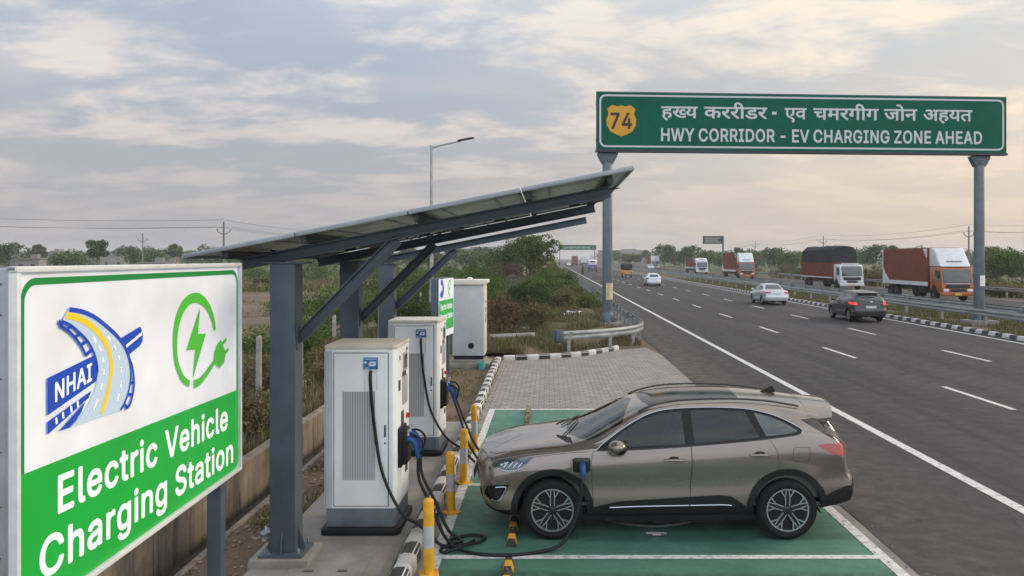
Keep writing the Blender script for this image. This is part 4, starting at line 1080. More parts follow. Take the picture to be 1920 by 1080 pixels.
def make_charger():
    c = thing('ev_charger', 'x', 'charger')
    W, D, H = .83, .80, 2.19
    b = MB()      # footprint with chamfered front-left and front-right corners
    fp = [(-W / 2 + .015, -D / 2), (W / 2 - .045, -D / 2), (W / 2, -D / 2 + .045), (W / 2, D / 2), (-W / 2, D / 2), (-W / 2, -D / 2 + .015)]
    b.prism([(x, y) for x, y in fp], .30, H - .05, plane='xy')
    b.build('body', M['white_paint'], c, bevel=.006)
    b = MB(); b.prism([(x * 1.012, y * 1.012) for x, y in fp], H - .048, H, plane='xy'); b.build('roof', M['cream_paint'], c, bevel=.008)
    b = MB(); b.prism([(x * .975, y * .975) for x, y in fp], .085, .298, plane='xy'); b.build('plinth', M['plinth'], c, bevel=.006)
    b = MB(); b.prism([(x * 1.09, y * 1.10) for x, y in fp], .0, .083, plane='xy'); b.build('base_skid', M['black'], c, bevel=.008)
    b = MB(); b.box((-W / 2 + .046, -D / 2 - .001, 1.215), (.075, .012, 1.82)); b.box((-W / 2 - .001, -D / 2 + .05, 1.215), (.012, .10, 1.82)); b.build('corner_trim', M['grey_paint'], c, bevel=.004)
    b = MB(); b.box((.005, -D / 2 - .005, 1.215), (.62, .014, 1.76)); b.build('door', M['white_paint'], c, bevel=.003)
    b = MB(); b.box((.005, -D / 2 - .001, 1.215), (.636, .008, 1.776)); b.build('door_gap', M['black'], c)
    b = MB(); b.box((.285, -D / 2 - .016, 1.20), (.02, .012, .14)); b.cyl((.285, -D / 2 - .02, 1.06), (.285, -D / 2 - .01, 1.06), .012, 8); b.build('door_lock', M['steel_dark'], c, bevel=.003)
    b = MB(); b.box((-.02, -D / 2 - .011, 1.145), (.37, .01, 1.02)); b.build('vent_grille', [M['vent']], c)
    b = MB()
    b.box((.12, -D / 2 - .020, 1.98), (.165, .03, .135)); b.build('outlet_label', M['blue_label'], c, bevel=.004)
    f = Face()
    y = -D / 2 - .0365
    for k in range(9): f.poly(rect(.05 + k * .016, 2.028, .061 + k * .016, 2.037), y)
    f.poly([(.105, 1.950), (.165, 1.950), (.185, 1.970), (.175, 2.002), (.12, 2.005), (.10, 1.980)], y); f.poly(rect(.05, 1.980, .075, 2.005), y)
    f.poly(rect(.125, 1.970, .155, 1.986), y - .001, 1)
    for k in range(5): f.poly(rect(.052 + k * .01, 1.925, .059 + k * .01, 1.932 + (k % 2) * .008), y)
    f.build('label_print', [M['white'], M['blue_label']], c)
    b = MB(); b.box((.12, -D / 2 - .016, 1.905), (.175, .03, .02)); b.box((.045, -D / 2 - .012, 1.79), (.012, .016, .25)); b.box((.195, -D / 2 - .012, 1.79), (.012, .016, .25)); b.build('cable_bracket', M['white'], c, bevel=.003)
    # service side: faces the bays
    sx = W / 2
    b = MB(); b.box((sx + .006, .12, 1.94), (.014, .20, .17)); b.box((sx + .004, .12, 1.94), (.014, .25, .22), 1); b.build('display', [M['screen'], M['grey_paint']], c, bevel=.003)
    b = MB(); b.box((sx + .005, .10, 1.60), (.012, .30, .34)); b.build('info_plate', M['grille_grey'], c, bevel=.003)
    b = MB(); b.cyl((sx, .22, 1.26), (sx + .045, .22, 1.26), .032, 14); b.build('stop_button', M['red'], c, bevel=.004)
    b = MB(); b.box((sx + .005, -.06, 1.27), (.012, .14, .2)); b.build('card_reader', M['screen'], c, bevel=.003)
    for q_, d_ in (((sx + .006, .05, 1.80), (.008, .20, .05)), ((sx + .006, .24, 2.08), (.008, .05, .03)), ((sx + .006, -.22, 2.02), (.008, .03, .05)), ((sx + .006, -.25, 1.70), (.008, .09, .12)), ((sx + .006, .2, .62), (.008, .12, .08))):
        b = MB(); b.box(q_, d_); b.build('side_label', M['steel_dark'], c)
    hb = MB(); hb.box((sx + .05, -.16, .98), (.10, .30, .40)); hb.box((sx + .02, -.16, .98), (.05, .36, .46))
    hol = hb.build('holster', M['black'], c, bevel=.012)
    for k, (yy, zz) in enumerate(((-.24, 1.06), (-.09, 1.10))):
        g = MB()
        g.tube(spline3([(sx + .06, yy, zz), (sx + .13, yy, zz + .01), (sx + .18, yy, zz - .04), (sx + .21, yy, zz - .13), (sx + .225, yy, zz - .22)], 5), [.04, .046, .044, .042, .040, .038, .036, .036, .036, .036, .035, .034, .034, .033, .032, .031, .030, .029, .027, .025, .024], 10)
        g.tube(spline3([(sx + .12, yy, zz + .045), (sx + .21, yy, zz + .04), (sx + .275, yy, zz - .03), (sx + .27, yy, zz - .13), (sx + .225, yy, zz - .19)], 5), .014, 7, 1)
        g.tube([(sx + .10, yy, zz + .03), (sx + .10, yy, zz + .10), (sx + .14, yy, zz + .11)], .02, 7, 2)
        hn = g.build('charging_handle', [M['blue'], M['black'], M['reflect']], c)
    return c


CH = [(-2.18, 9.55), (-2.19, 13.2)]
CHZ = 0.065
cz0 = make_charger(); cz1 = copy_tree(cz0)
for c, (x, y), l in zip((cz0, cz1), CH, ('white charging cabinet nearest the camera beside the occupied bay', 'white charging cabinet behind the front one, its cable hanging slack')):
    c.location = (x, y, CHZ); c['label'] = l; c['group'] = 'white charging cabinets on the concrete apron'


def cable(path, label, r=.019, k=10):
    b = MB(); b.tube(spline3(path, k), r, 8)
    return tag(b.build('charging_cable', M['cable']), label, 'cable', 'black charging cables')


def cpt(i, x, y, z): return (CH[i][0] + x, CH[i][1] + y, CHZ + z)


# front charger: door cable runs to the ground and on to the car; two holster cables
PORT = (0.44, 9.075, .86)
cable([cpt(0, .12, -.405, 1.92), cpt(0, .122, -.45, 1.78), cpt(0, .16, -.455, 1.35), cpt(0, .26, -.47, .75), cpt(0, .48, -.50, .30), (-1.48, 8.95, .25), (-1.33, 8.88, .15), (-1.2, 8.85, .05), (-1.0, 8.9, .034), (-.80, 9.0, .034), (-.74, 9.15, .034), (-.90, 9.22, .036), (-1.10, 9.1, .036), (-1.12, 8.88, .06), (-.85, 8.66, .036), (-.45, 8.60, .034), (-.05, 8.72, .036), (.16, 8.82, .10), (.29, 8.90, .32), (.36, 8.96, .58), (.365, 8.985, .765)],
      'black cable from the front charger looping on the floor up to the car')
cable([cpt(0, .64, -.24, .84), cpt(0, .65, -.25, .60), cpt(0, .80, -.30, .30), (-1.22, 9.08, .10), (-1.13, 8.95, .036), (-1.20, 8.78, .036), (-1.15, 8.68, .034), (-.95, 8.78, .07), (-.85, 8.95, .07)],
      'black holster cable of the front charger nearer the camera, dropping to the coil')
cable([cpt(0, .64, -.09, .88), cpt(0, .66, -.10, .62), cpt(0, .83, -.16, .30), (-1.18, 9.22, .10), (-1.04, 9.10, .036), (-1.0, 8.95, .05), (-1.12, 8.84, .07)],
      'black holster cable of the front charger farther from the camera, dropping to the coil')
cable([cpt(1, .12, -.405, 1.92), cpt(1, .122, -.45, 1.78), cpt(1, .17, -.455, 1.30), cpt(1, .28, -.46, .75), cpt(1, .52, -.48, .33), (-1.40, 12.6, .23), (-1.2, 12.45, .08), (-1.02, 12.2, .034), (-.85, 11.9, .034), (-.9, 11.5, .036)],
      'black cable hanging from the rear charger door down over the kerb')
cable([cpt(1, .64, -.24, .84), cpt(1, .75, -.30, .55), cpt(1, .88, -.5, .25), (-1.05, 12.3, .06), (-.85, 12.0, .034), (-.6, 11.85, .034)],
      'black holster cable of the rear charger nearer the camera')
cable([cpt(1, .64, -.09, .88), cpt(1, .80, -.15, .5), cpt(1, .98, -.45, .22), (-1.0, 12.6, .06), (-.85, 12.3, .034), (-.82, 11.7, .036), (-.7, 11.3, .036)],
      'black holster cable of the rear charger farther from the camera')

# ------------------------------------------------------------------ bollards
BOL = [(-1.235, 8.12, 'yellow and grey bollard nearest the camera, cut by the bottom edge'), (-1.255, 10.10, 'yellow and grey bollard second from the camera, by the car nose'),
       (-1.245, 11.45, 'yellow and grey bollard third from the camera beside the dangling rear cables'), (-1.26, 13.35, 'yellow and grey bollard farthest from the camera')]
bo = thing('bollard', BOL[0][2], 'bollard')
b = MB(); b.lathe([(.055, .0), (.055, .285)], 20); b.build('post', M['yellow'], bo)
b = MB(); b.lathe([(.055, .505), (.055, .745), (.05, .765), (.035, .78), (.001, .785)], 20); b.build('cap', M['yellow'], bo)
b = MB(); b.lathe([(.0565, .285), (.0565, .505)], 20); b.build('reflective_band', M['reflect'], bo)
b = MB(); b.box((0, 0, .008), (.2, .2, .016)); [b.cyl((sx * .075, sy * .075, .016), (sx * .075, sy * .075, .03), .011, 6, 1) for sx in (-1, 1) for sy in (-1, 1)]
b.build('base_plate', [M['yellow'], M['galv']], bo, bevel=.003)
for k, (x, y, l) in enumerate(BOL):
    o = bo if k == 0 else copy_tree(bo)
    o.location = (x, y, .012); o.rotation_euler = (R(random.uniform(-1, 1)), R(random.uniform(-1, 1)), random.uniform(0, 1)); o['label'] = l; o['group'] = 'bollards along the parking kerb'

# ------------------------------------------------------------------ wheel stops
t = NT('black_yellow_stop')
y_ = t.sep(t.vec())[1]
w = t.math('LESS_THAN', t.math('FRACT', t.math('ADD', t.math('DIVIDE', y_, .40), 100.25)), 0.42)
t.col(t.mix(t.ramp(t.noise(t.vec(), 12, 5), .5, .7, 0, .5), t.mix(w, (0.022, 0.022, 0.022), (0.58, 0.31, 0.02)), (0.12, 0.105, 0.08))); t.rough(.75)
M['stop'] = t.m
M['stop_old'] = mat('chipped_concrete_stop', (0.25, 0.17, 0.10), 0.85, col2=(0.04, 0.035, 0.03), scale=5, lo=.45, hi=.55)
WS = [(-.43, 7.45, 'yellow and black wheel stop in the nearest empty bay'), (-.43, 9.85, 'yellow and black wheel stop against the front tyre of the parked car'), (-.44, 16.0, 'worn brown wheel stop in the farthest bay'), (-.44, 12.8, 'wheel stop in the bay right behind the parked car')]
for k, (x, y, l) in enumerate(WS):
    b = MB(); b.prism([(-.06, 0), (.06, 0), (.035, .08), (-.035, .08)], -.95, .95)
    for q in (-.6, .6): b.cyl((0, q, .08), (0, q, .088), .018, 8, 1)
    o = b.build('wheel_stop', [M['stop_old'] if k >= 2 else M['stop'], M['galv']], bevel=.012)
    o.location = (x, y, .011); tag(o, l, 'wheel stop', 'wheel stops in the charging bays')

# ------------------------------------------------------------------ utility cabinet
uc = thing('utility_cabinet', 'tall grey and cream utility cabinet behind the chargers', 'cabinet', (-2.40, 23.9, 0))
b = MB(); b.box((0, 0, .08), (1.25, 1.15, .16)); b.box((0, 0, .20), (.98, .90, .10)); b.build('concrete_base', M['slab'], uc, bevel=.012)
b = MB(); b.box((0, 0, .31), (.86, .78, .14)); b.build('recess', M['black'], uc)
b = MB(); b.box((0, 0, 1.42), (.94, .86, 2.10)); b.build('body', M['cream_paint'], uc, bevel=.008)
b = MB(); b.box((-.005, -.434, 1.42), (.90, .014, 2.06)); b.build('side_panel', M['grey_paint'], uc, bevel=.004)
b = MB(); b.prism([(-.50, 2.472), (.50, 2.472), (.56, 2.53), (.56, 2.62), (-.52, 2.62), (-.52, 2.53)], -.50, .50); b.lathe([(.09, 2.62), (.09, 2.66), (.03, 2.69)], 14, 0); b.build('roof', M['cream_paint'], uc, bevel=.01)
b = MB(); b.box((.476, .02, 1.42), (.014, .76, 2.0)); b.build('door', M['cream_paint'], uc, bevel=.004)
for z, h in ((1.72, .16), (1.52, .12), (1.40, .14)):
    b = MB(); b.box((.488, -.1, z), (.02, .05, h)); b.build('door_handle', M['black'], uc, bevel=.004)
b = MB(); b.cyl((.48, -.1, 1.95), (.50, -.1, 1.95), .03, 10); b.build('door_lock', M['black'], uc)
b = MB(); b.lathe([(.001, -.446), (.09, -.446), (.09, -.44)], 20, 0, Matrix.Translation((.08, 0, .66)), axis='y'); b.build('vent', M['black'], uc)

# ------------------------------------------------------------------ lamp post
lp = thing('street_lamp', 'tall grey street lamp standing behind the solar canopy', 'street lamp', (-6.1, 41, 0))
b = MB(); b.tube([(0, 0, 0), (0, 0, 1.2), (0, 0, 9.0)], [.11, .105, .07], 12); b.box((0, 0, .02), (.4, .4, .04)); b.cyl((0, 0, 8.9), (0, 0, 9.1), .085, 12); b.build('pole', M['galv'], lp)
b = MB(); b.tube([(0, 0, 8.95), (.35, 0, 9.08), (1.5, 0, 9.32)], [.05, .045, .038], 8); b.build('arm', M['galv'], lp)
b = MB(); b.prism([(1.35, 9.30), (1.95, 9.40), (2.2, 9.46), (2.2, 9.53), (1.9, 9.50), (1.35, 9.38)], -.11, .11); b.build('lamp_head', M['steel_dark'], lp, bevel=.02)
# ------------------------------------------------------------------ cars: a lofted shell cut into panels
def glass_mat(name, tint, clear):
    m = bpy.data.materials.new(name); m.use_nodes = True
    N, L = m.node_tree.nodes, m.node_tree.links
    N.remove(N["Principled BSDF"])
    tr = N.new("ShaderNodeBsdfTransparent"); tr.inputs[0].default_value = (*tint, 1)
    gl = N.new("ShaderNodeBsdfGlossy"); gl.inputs["Roughness"].default_value = 0.03; gl.inputs[0].default_value = (.95, .97, 1, 1)
    fr = N.new("ShaderNodeFresnel"); fr.inputs[0].default_value = clear
    mx = N.new("ShaderNodeMixShader")
    L.new(fr.outputs[0], mx.inputs[0]); L.new(tr.outputs[0], mx.inputs[1]); L.new(gl.outputs[0], mx.inputs[2])
    L.new(mx.outputs[0], N["Material Output"].inputs[0])
    return m


def paint(name, col, metal=0.6, rough=0.25):
    t = NT(name)
    # road dust: thicker towards the sills
    z_ = t.sep(t.vec())[2]
    du = t.math('MULTIPLY', t.ramp(z_, 0.75, 0.25, 0, 0.5), t.ramp(t.noise(t.vec(), 6, 6, 0.7), 0.35, 0.65, 0.2, 1))
    t.col(t.mix(du, col, (0.20, 0.165, 0.13)))
    t.b.inputs["Metallic"].default_value = metal
    t.rough(t.ramp(du, 0, .5, rough, .6))
    t.b.inputs["Coat Weight"].default_value = 0.9; t.b.inputs["Coat Roughness"].default_value = 0.05
    return t.m


M['glass'] = glass_mat('tinted_side_glass', (.42, .50, .50), 1.5)
M['windscreen'] = glass_mat('windscreen_glass', (.90, .95, .93), 1.6)
M['glass_far'] = mat('dark_car_glass', (0.030, 0.038, 0.043), 0.05, spec=1.0)
M['gloss_black'] = mat('gloss_black_trim', (0.008, 0.008, 0.009), 0.12, spec=0.6)
M['frame_black'] = mat('satin_black_frame', (.006, .006, .007), .45, spec=.25)
M['trim_bright'] = mat('brushed_trim', (.42, .45, .49), .25, 1.0)
M['seat'] = mat('beige_seat_cloth', (0.30, 0.26, 0.22), 0.85, var=.1)
M['interior'] = mat('dark_interior', (0.17, 0.16, 0.145), 0.7)
M['tyre'] = mat('tyre_rubber', (0.010, 0.010, 0.0105), 0.75, spec=.25, var=.25, scale=14)
M['alloy'] = mat('machined_alloy', (0.55, 0.55, 0.55), 0.28, 0.9)
M['rim_dark'] = mat('dark_rim', (0.02, 0.02, 0.022), 0.35, 0.4)
M['disc'] = mat('brake_disc', (0.18, 0.17, 0.16), 0.45, 0.7)
M['lens'] = mat('headlight_lens', (0.05, 0.06, 0.075), 0.05, coat=1.0)
M['lens_bright'] = mat('headlight_reflector', (0.38, 0.44, 0.52), 0.15, 0.8)
M['lens_blue'] = mat('headlight_blue_tint', (0.04, 0.10, 0.18), 0.12, 0.3)
M['tail'] = mat('tail_lamp_red', (0.30, 0.012, 0.018), 0.12, coat=1.0)
M['tail_lit'] = mat('lit_tail_lamp', (0.5, 0.02, 0.02), 0.15, emit=(1.0, 0.09, 0.05), estr=0.7)
M['plate'] = mat('number_plate', (0.6, 0.6, 0.56), 0.5)
M['plate_y'] = mat('yellow_number_plate', (0.62, 0.42, 0.03), 0.5)


def loft(sp, dx=0.04):
    """half sections along x, mirrored; then the nose and tail bowed in plan and profile"""
    K = {k: pchip(v) for k, v in sp.items() if isinstance(v, list) and isinstance(v[0], tuple)}
    x0, x1 = sp['x0'], sp['x1']
    n = int((x1 - x0) / dx)
    xs = sorted(set([x0 + (x1 - x0) * i / n for i in range(n + 1)] + sp.get('extra', [])))
    noseP, tailP = K['nose'], K['tailp']
    xf, xr = sp['xf'], sp['xr']; bf, br = sp['bowf'], sp['bowr']
    wmax = max(p[1] for p in sp['W'])
    sub = 5

    def section(x):
        W, zb, zs, ze = K['W'](x), K['zb'](x), K['zs'](x), K['zbelt'](x)
        yr, zr, zc = K['yr'](x), K['zr'](x), K['zc'](x)
        zr = min(zr, zc - .004)
        zl = zb + (zs - zb) * .34; zm = zb + (zs - zb) * .62
        ib = K['inb'](x)
        P = [(0, zb), (.60 * W, zb), (.88 * W, zb + .01), (.955 * W, zb + .07), (.985 * W, zl), (.972 * W, zm), (W, zs), (W - ib, ze)]
        ye = W - ib
        for q in (.33, .67):
            P.append((ye + (yr - ye) * (q - .10 * math.sin(q * math.pi) * -1 * .35), ze + (zr - ze) * q))
        P += [(yr, zr), (yr * .90, zr + (zc - zr) * .42), (yr * .55, zr + (zc - zr) * .80), (0, zc)]
        out = []
        for i in range(len(P) - 1):
            a, b_, c, d = P[max(i - 1, 0)], P[i], P[i + 1], P[min(i + 2, len(P) - 1)]
            if i == len(P) - 2: d = (-P[-2][0], P[-2][1])
            k = sub if i >= 2 else 2
            for j in range(k):
                t = j / k
                h = lambda q: 0.5 * (2 * b_[q] + (c[q] - a[q]) * t * sp.get('tens', 1) + (2 * a[q] - 5 * b_[q] + 4 * c[q] - d[q]) * t * t + (3 * b_[q] - a[q] - 3 * c[q] + d[q]) * t**3)
                if i in (0, 1): out.append((b_[0] + (c[0] - b_[0]) * t, b_[1] + (c[1] - b_[1]) * t))
                else: out.append((max(0, h(0)), h(1)))
        out.append(P[-1])
        return out

    def warp(x, y, z):
        if x < xf:
            t = (xf - x) / (xf - x0)
            x = x + t * t * bf * (abs(y) / wmax) ** 2.6 + t * noseP(z)
        elif x > xr:
            t = (x - xr) / (x1 - xr)
            x = x - t * t * br * (abs(y) / wmax) ** 2.6 + t * tailP(z)
        return (x, y, z)

    bm = bmesh.new(); rows = []
    for x in xs:
        S = section(x)
        right = [bm.verts.new(warp(x, -y, z)) for y, z in S]
        left = [bm.verts.new(warp(x, y, z)) if 0 < i < len(S) - 1 else None for i, (y, z) in enumerate(S)]
        ring_ = right + [v for v in reversed(left) if v is not None]
        rows.append((ring_, S))
    for (a, _), (b_, _) in zip(rows, rows[1:]):
        n = len(a)
        for i in range(n):
            j = (i + 1) % n
            bm.faces.new((a[i], b_[i], b_[j], a[j]))
    for (ring_, S), x in ((rows[0], x0), (rows[-1], x1)):
        m = len(S); NN = 14
        prev = None
        for j in range(2, m):
            R_ = ring_[j]; L_ = ring_[(len(ring_) - j) % len(ring_)]
            if j == m - 1: cur = [R_] * (NN + 1)
            else:
                y = S[j][0]; z = S[j][1]
                cur = [R_] + [bm.verts.new(warp(x, -y + 2 * y * k / NN, z)) for k in range(1, NN)] + [L_]
            if prev:
                for k in range(NN):
                    q = []
                    for v in (prev[k], prev[k + 1], cur[k + 1], cur[k]):
                        if v not in q: q.append(v)
                    if len(q) > 2:
                        try: bm.faces.new(q)
                        except ValueError: pass
            prev = cur
    bmesh.ops.remove_doubles(bm, verts=bm.verts, dist=2e-4)
    bmesh.ops.recalc_face_normals(bm, faces=bm.faces)
    bm.faces.layers.int.new('tag')
    return bm


def cut(bm, poly, ax, filt, tagno, over=(0,)):
    """cut the shell along a convex outline given in the plane of the axes ax and tag the faces inside"""
    lay = bm.faces.layers.int['tag']
    area = sum(poly[i][0] * poly[(i + 1) % len(poly)][1] - poly[(i + 1) % len(poly)][0] * poly[i][1] for i in range(len(poly)))
    if area < 0: poly = poly[::-1]
    lo = [min(p[k] for p in poly) - .002 for k in (0, 1)]; hi = [max(p[k] for p in poly) + .002 for k in (0, 1)]

    def cand():
        out = []
        for f in bm.faces:
            if f[lay] not in over: continue
            c0 = [v.co[ax[0]] for v in f.verts]; c1 = [v.co[ax[1]] for v in f.verts]
            if max(c0) < lo[0] or min(c0) > hi[0] or max(c1) < lo[1] or min(c1) > hi[1]: continue
            if filt(f.calc_center_median()): out.append(f)
        return out
    for i in range(len(poly)):
        p, q = poly[i], poly[(i + 1) % len(poly)]
        d = (q[0] - p[0], q[1] - p[1])
        if math.hypot(*d) < 1e-5: continue
        co, no = [0, 0, 0], [0, 0, 0]
        co[ax[0]], co[ax[1]] = p; no[ax[0]], no[ax[1]] = d[1], -d[0]
        fs = cand()
        if not fs: return
        es = {e for f in fs for e in f.edges}; vs = {v for f in fs for v in f.verts}
        bmesh.ops.bisect_plane(bm, geom=list(fs) + list(es) + list(vs), dist=1e-5, plane_co=co, plane_no=no)
    for f in cand():
        c = f.calc_center_median(); u, v = c[ax[0]], c[ax[1]]
        ok = all((poly[(i + 1) % len(poly)][0] - poly[i][0]) * (v - poly[i][1]) - (poly[(i + 1) % len(poly)][1] - poly[i][1]) * (u - poly[i][0]) > -1e-7 for i in range(len(poly)))
        if ok: f[lay] = tagno


def circle(cx_, cz_, r, n=28, rz=None): return [(cx_ + r * math.cos(2 * math.pi * k / n), cz_ + (rz or r) * math.sin(2 * math.pi * k / n)) for k in range(n)]


def split(bm, tags):
    """one mesh per tag, keeping the normals of the whole shell so panels meet without a crease"""
    lay = bm.faces.layers.int['tag']; bm.normal_update()
    out = {}
    for t in tags:
        fs = [f for f in bm.faces if f[lay] == t]
        if not fs: continue
        idx, vs, ns, faces = {}, [], [], []
        for f in fs:
            q = []
            for v in f.verts:
                if v.index not in idx or True:
                    if v not in idx:
                        idx[v] = len(vs); vs.append(v.co.copy()); ns.append(v.normal.copy())
                q.append(idx[v])
            faces.append(q)
        out[t] = (vs, faces, ns)
    return out


def panel(name, data, m, parent, off=0.0, side=None, normals=True):
    vs, faces, ns = data
    if side is not None:
        keep = [f for f in faces if sum(vs[i].y for i in f) * side > 0]
        used = sorted({i for f in keep for i in f}); mp = {k: j for j, k in enumerate(used)}
        vs = [vs[i] for i in used]; ns = [ns[i] for i in used]; faces = [[mp[i] for i in f] for f in keep]
    if not faces: return None
    me = bpy.data.meshes.new(name)
    me.from_pydata([v + n * off for v, n in zip(vs, ns)], [], faces)
    me.materials.append(m)
    me.polygons.foreach_set("use_smooth", [True] * len(me.polygons))
    if normals: me.normals_split_custom_set_from_vertices([tuple(n) for n in ns])
    return link(name, me, parent)


def make_wheel(parent, loc, side, r=.345, w=.225, rr=.238, spokes=5, detail=True, name='wheel'):
    """side -1: outer face looks along -y"""
    T = Matrix.Translation(loc) @ (Matrix.Identity(4) if side < 0 else Matrix.Rotation(math.pi, 4, 'Z'))
    b = MB(); h = w / 2
    b.lathe([(rr - .005, -h + .03), (rr + .012, -h + .004), (r - .05, -h - .004), (r - .018, -h + .012), (r - .004, -h + .035), (r, 0), (r - .004, h - .035), (r - .018, h - .012), (rr, h)], 40, 0, T, axis='y')
    if detail:
        for k in range(4): b.lathe([(r + .0012, -.075 + k * .05), (r + .0012, -.066 + k * .05)], 40, 1, T, axis='y')
    wh = b.build(name, [M['tyre'], M['black']], parent)
    b = MB()
    b.lathe([(rr, -h + .032), (rr + .008, -h + .006), (rr - .006, -h + .006), (rr - .012, -h + .05), (rr - .02, h)], 40, 0, T, axis='y')
    b.lathe([(.001, -h + .085), (rr - .012, -h + .085)], 32, 1, T, axis='y')
    b.lathe([(.001, -h + .065), (rr * .62, -h + .065), (rr * .62, -h + .08)], 28, 2, T, axis='y')
    b.lathe([(.001, -h + .012), (.03, -h + .014), (.052, -h + .03), (.055, -h + .07)], 20, 1, T, axis='y')
    yf = -h + .012

    def bar(p, q, w0, w1, m, y=yf, d=.03):
        dx, dz = q[0] - p[0], q[1] - p[1]; L_ = math.hypot(dx, dz); nx, nz = -dz / L_, dx / L_
        pts = [(p[0] + nx * w0 / 2, p[1] + nz * w0 / 2), (p[0] - nx * w0 / 2, p[1] - nz * w0 / 2), (q[0] - nx * w1 / 2, q[1] - nz * w1 / 2), (q[0] + nx * w1 / 2, q[1] + nz * w1 / 2)]
        b.prism(pts, y, y + d, m, T)
    pol = lambda a, rad: (rad * math.cos(a), rad * math.sin(a))
    for k in range(spokes):
        a = 2 * math.pi * k / spokes + .31
        if detail:
            bar(pol(a, .04), pol(a, rr - .01), .05, .065, 1, yf + .005)
            for s in (-1, 1):
                p0, p1 = pol(a + s * .42, .055), pol(a + s * .17, .145)
                bar(p0, p1, .010, .012, 0); bar(p1, pol(a + s * .07, rr - .006), .011, .011, 0)
                bar(p1, pol(a + s * .33, rr - .006), .012, .014, 0)
                bar(pol(a + s * .20, .16), pol(a + s * .2, rr - .01), .022, .045, 1, yf + .006, .02)
        else:
            bar(pol(a, .03), pol(a, rr - .01), .05, .06, 0)
    for k in range(5): b.cyl((*pol(1.0 + k * 1.2566, .034)[:1], yf + .005, pol(1.0 + k * 1.2566, .034)[1]), (pol(1.0 + k * 1.2566, .034)[0], yf + .022, pol(1.0 + k * 1.2566, .034)[1]), .007, 6, 2, T)
    rim = b.build('rim', [M['alloy'], M['rim_dark'], M['disc']], wh)
    return wh


def side_point(bvh, x, z, s=-1):
    h = bvh.ray_cast(Vector((x, s * 3, z)), Vector((0, -s, 0)))
    return h[0] if h[0] is not None else Vector((x, s * .9, z))


def seam(b, bvh, pts, s, r=.0032, k=6, off=0.0):
    path = [side_point(bvh, x, z, s) for x, z in dense(pts, k)]
    b.tube([p + Vector((0, s * off, 0)) for p in path], r, 5)


# ---------------------------------------------------------------- the parked SUV (x: 0 at the front axle, nose at -x)
WB = 2.71
suv = dict(x0=-.93, x1=3.60, xf=-.15, xr=3.15, bowf=.30, bowr=.24, extra=[3.42, 3.46, 3.5, 3.54, 3.57],
           W=[(-.93, .90), (-.4, .925), (.2, .935), (1.2, .94), (2.4, .945), (3.0, .93), (3.6, .89)],
           zb=[(-.93, .30), (-.6, .25), (0, .25), (1.35, .26), (2.7, .29), (3.3, .37), (3.6, .42)],
           zs=[(-.93, .74), (-.3, .80), (.4, .84), (1.6, .89), (2.6, .95), (3.3, .98), (3.6, .90)],
           zbelt=[(-.93, .865), (-.5, .925), (0, .98), (.5, 1.025), (1.6, 1.095), (2.4, 1.165), (2.9, 1.225), (3.2, 1.20), (3.5, 1.06), (3.6, .985)],
           inb=[(-.93, .10), (0, .07), (.6, .055), (1.6, .05), (2.7, .055), (3.2, .06), (3.6, .06)],
           yr=[(-.93, .72), (-.3, .74), (.25, .78), (.5, .80), (.85, .715), (1.2, .645), (1.6, .62), (2.4, .605), (2.9, .575), (3.2, .60), (3.6, .70)],
           zr=[(-.93, .895), (-.5, .965), (0, 1.02), (.3, 1.055), (.52, 1.12), (.86, 1.325), (1.2, 1.475), (1.6, 1.545), (2.1, 1.56), (2.5, 1.53), (2.9, 1.45), (3.2, 1.345), (3.45, 1.15), (3.6, 1.01)],
           zc=[(-.93, .915), (-.5, 1.005), (0, 1.075), (.18, 1.10), (.3, 1.145), (.65, 1.345), (1.0, 1.525), (1.25, 1.60), (1.6, 1.645), (2.1, 1.655), (2.6, 1.63), (3.0, 1.585), (3.2, 1.545), (3.27, 1.48), (3.42, 1.245), (3.52, 1.10), (3.6, 1.02)],
           nose=[(.2, .12), (.40, .03), (.62, -.02), (.80, .0), (.93, .07)],
           tailp=[(.3, -.03), (.42, .02), (.55, .055), (.68, .04), (.76, -.01), (.95, -.03), (1.1, -.04), (1.5, .0), (1.7, 0)])
M['taupe'] = paint('taupe_metallic_paint', (0.215, 0.181, 0.163))

car = thing('parked_car', 'taupe metallic SUV parked on green bay with charging cable plugged into its front wing', 'car', (0.035, 10.03, 0.012))
bm = loft(suv)
up = lambda zmin: (lambda c: c.z > zmin)
RA = .405
sd = lambda c: abs(c.y) > .45
ARCH = ((0, .345), (WB, .345))
for (ax_, az_) in ARCH: cut(bm, circle(ax_, az_, RA, 30), (0, 2), lambda c: abs(c.y) > .55 and c.z < 1.0, 1)
# windows
WIN_F = [(.60, 1.052), (.82, 1.235), (1.06, 1.385), (1.28, 1.462), (1.53, 1.492), (1.535, 1.10)]
WIN_R = [(1.645, 1.108), (1.64, 1.497), (1.95, 1.507), (2.28, 1.485), (2.40, 1.19)]
WIN_Q = [(2.475, 1.205), (2.385, 1.468), (2.55, 1.425), (2.72, 1.355), (2.845, 1.275), (2.835, 1.255), (2.70, 1.232)]
FRAME = [(.50, 1.022), (.66, 1.150), (.86, 1.295), (1.10, 1.432), (1.30, 1.495), (1.55, 1.523), (1.95, 1.532), (2.30, 1.512), (2.56, 1.452), (2.74, 1.378), (2.90, 1.278), (2.88, 1.236), (2.70, 1.205), (2.3, 1.152), (1.6, 1.082), (1.0, 1.042)]
sf = lambda c: abs(c.y) > .5 and c.z > .98
for p, tno in ((WIN_F, 10), (WIN_R, 11), (WIN_Q, 12)): cut(bm, p, (0, 2), sf, tno)
cut(bm, FRAME, (0, 2), sf, 13)
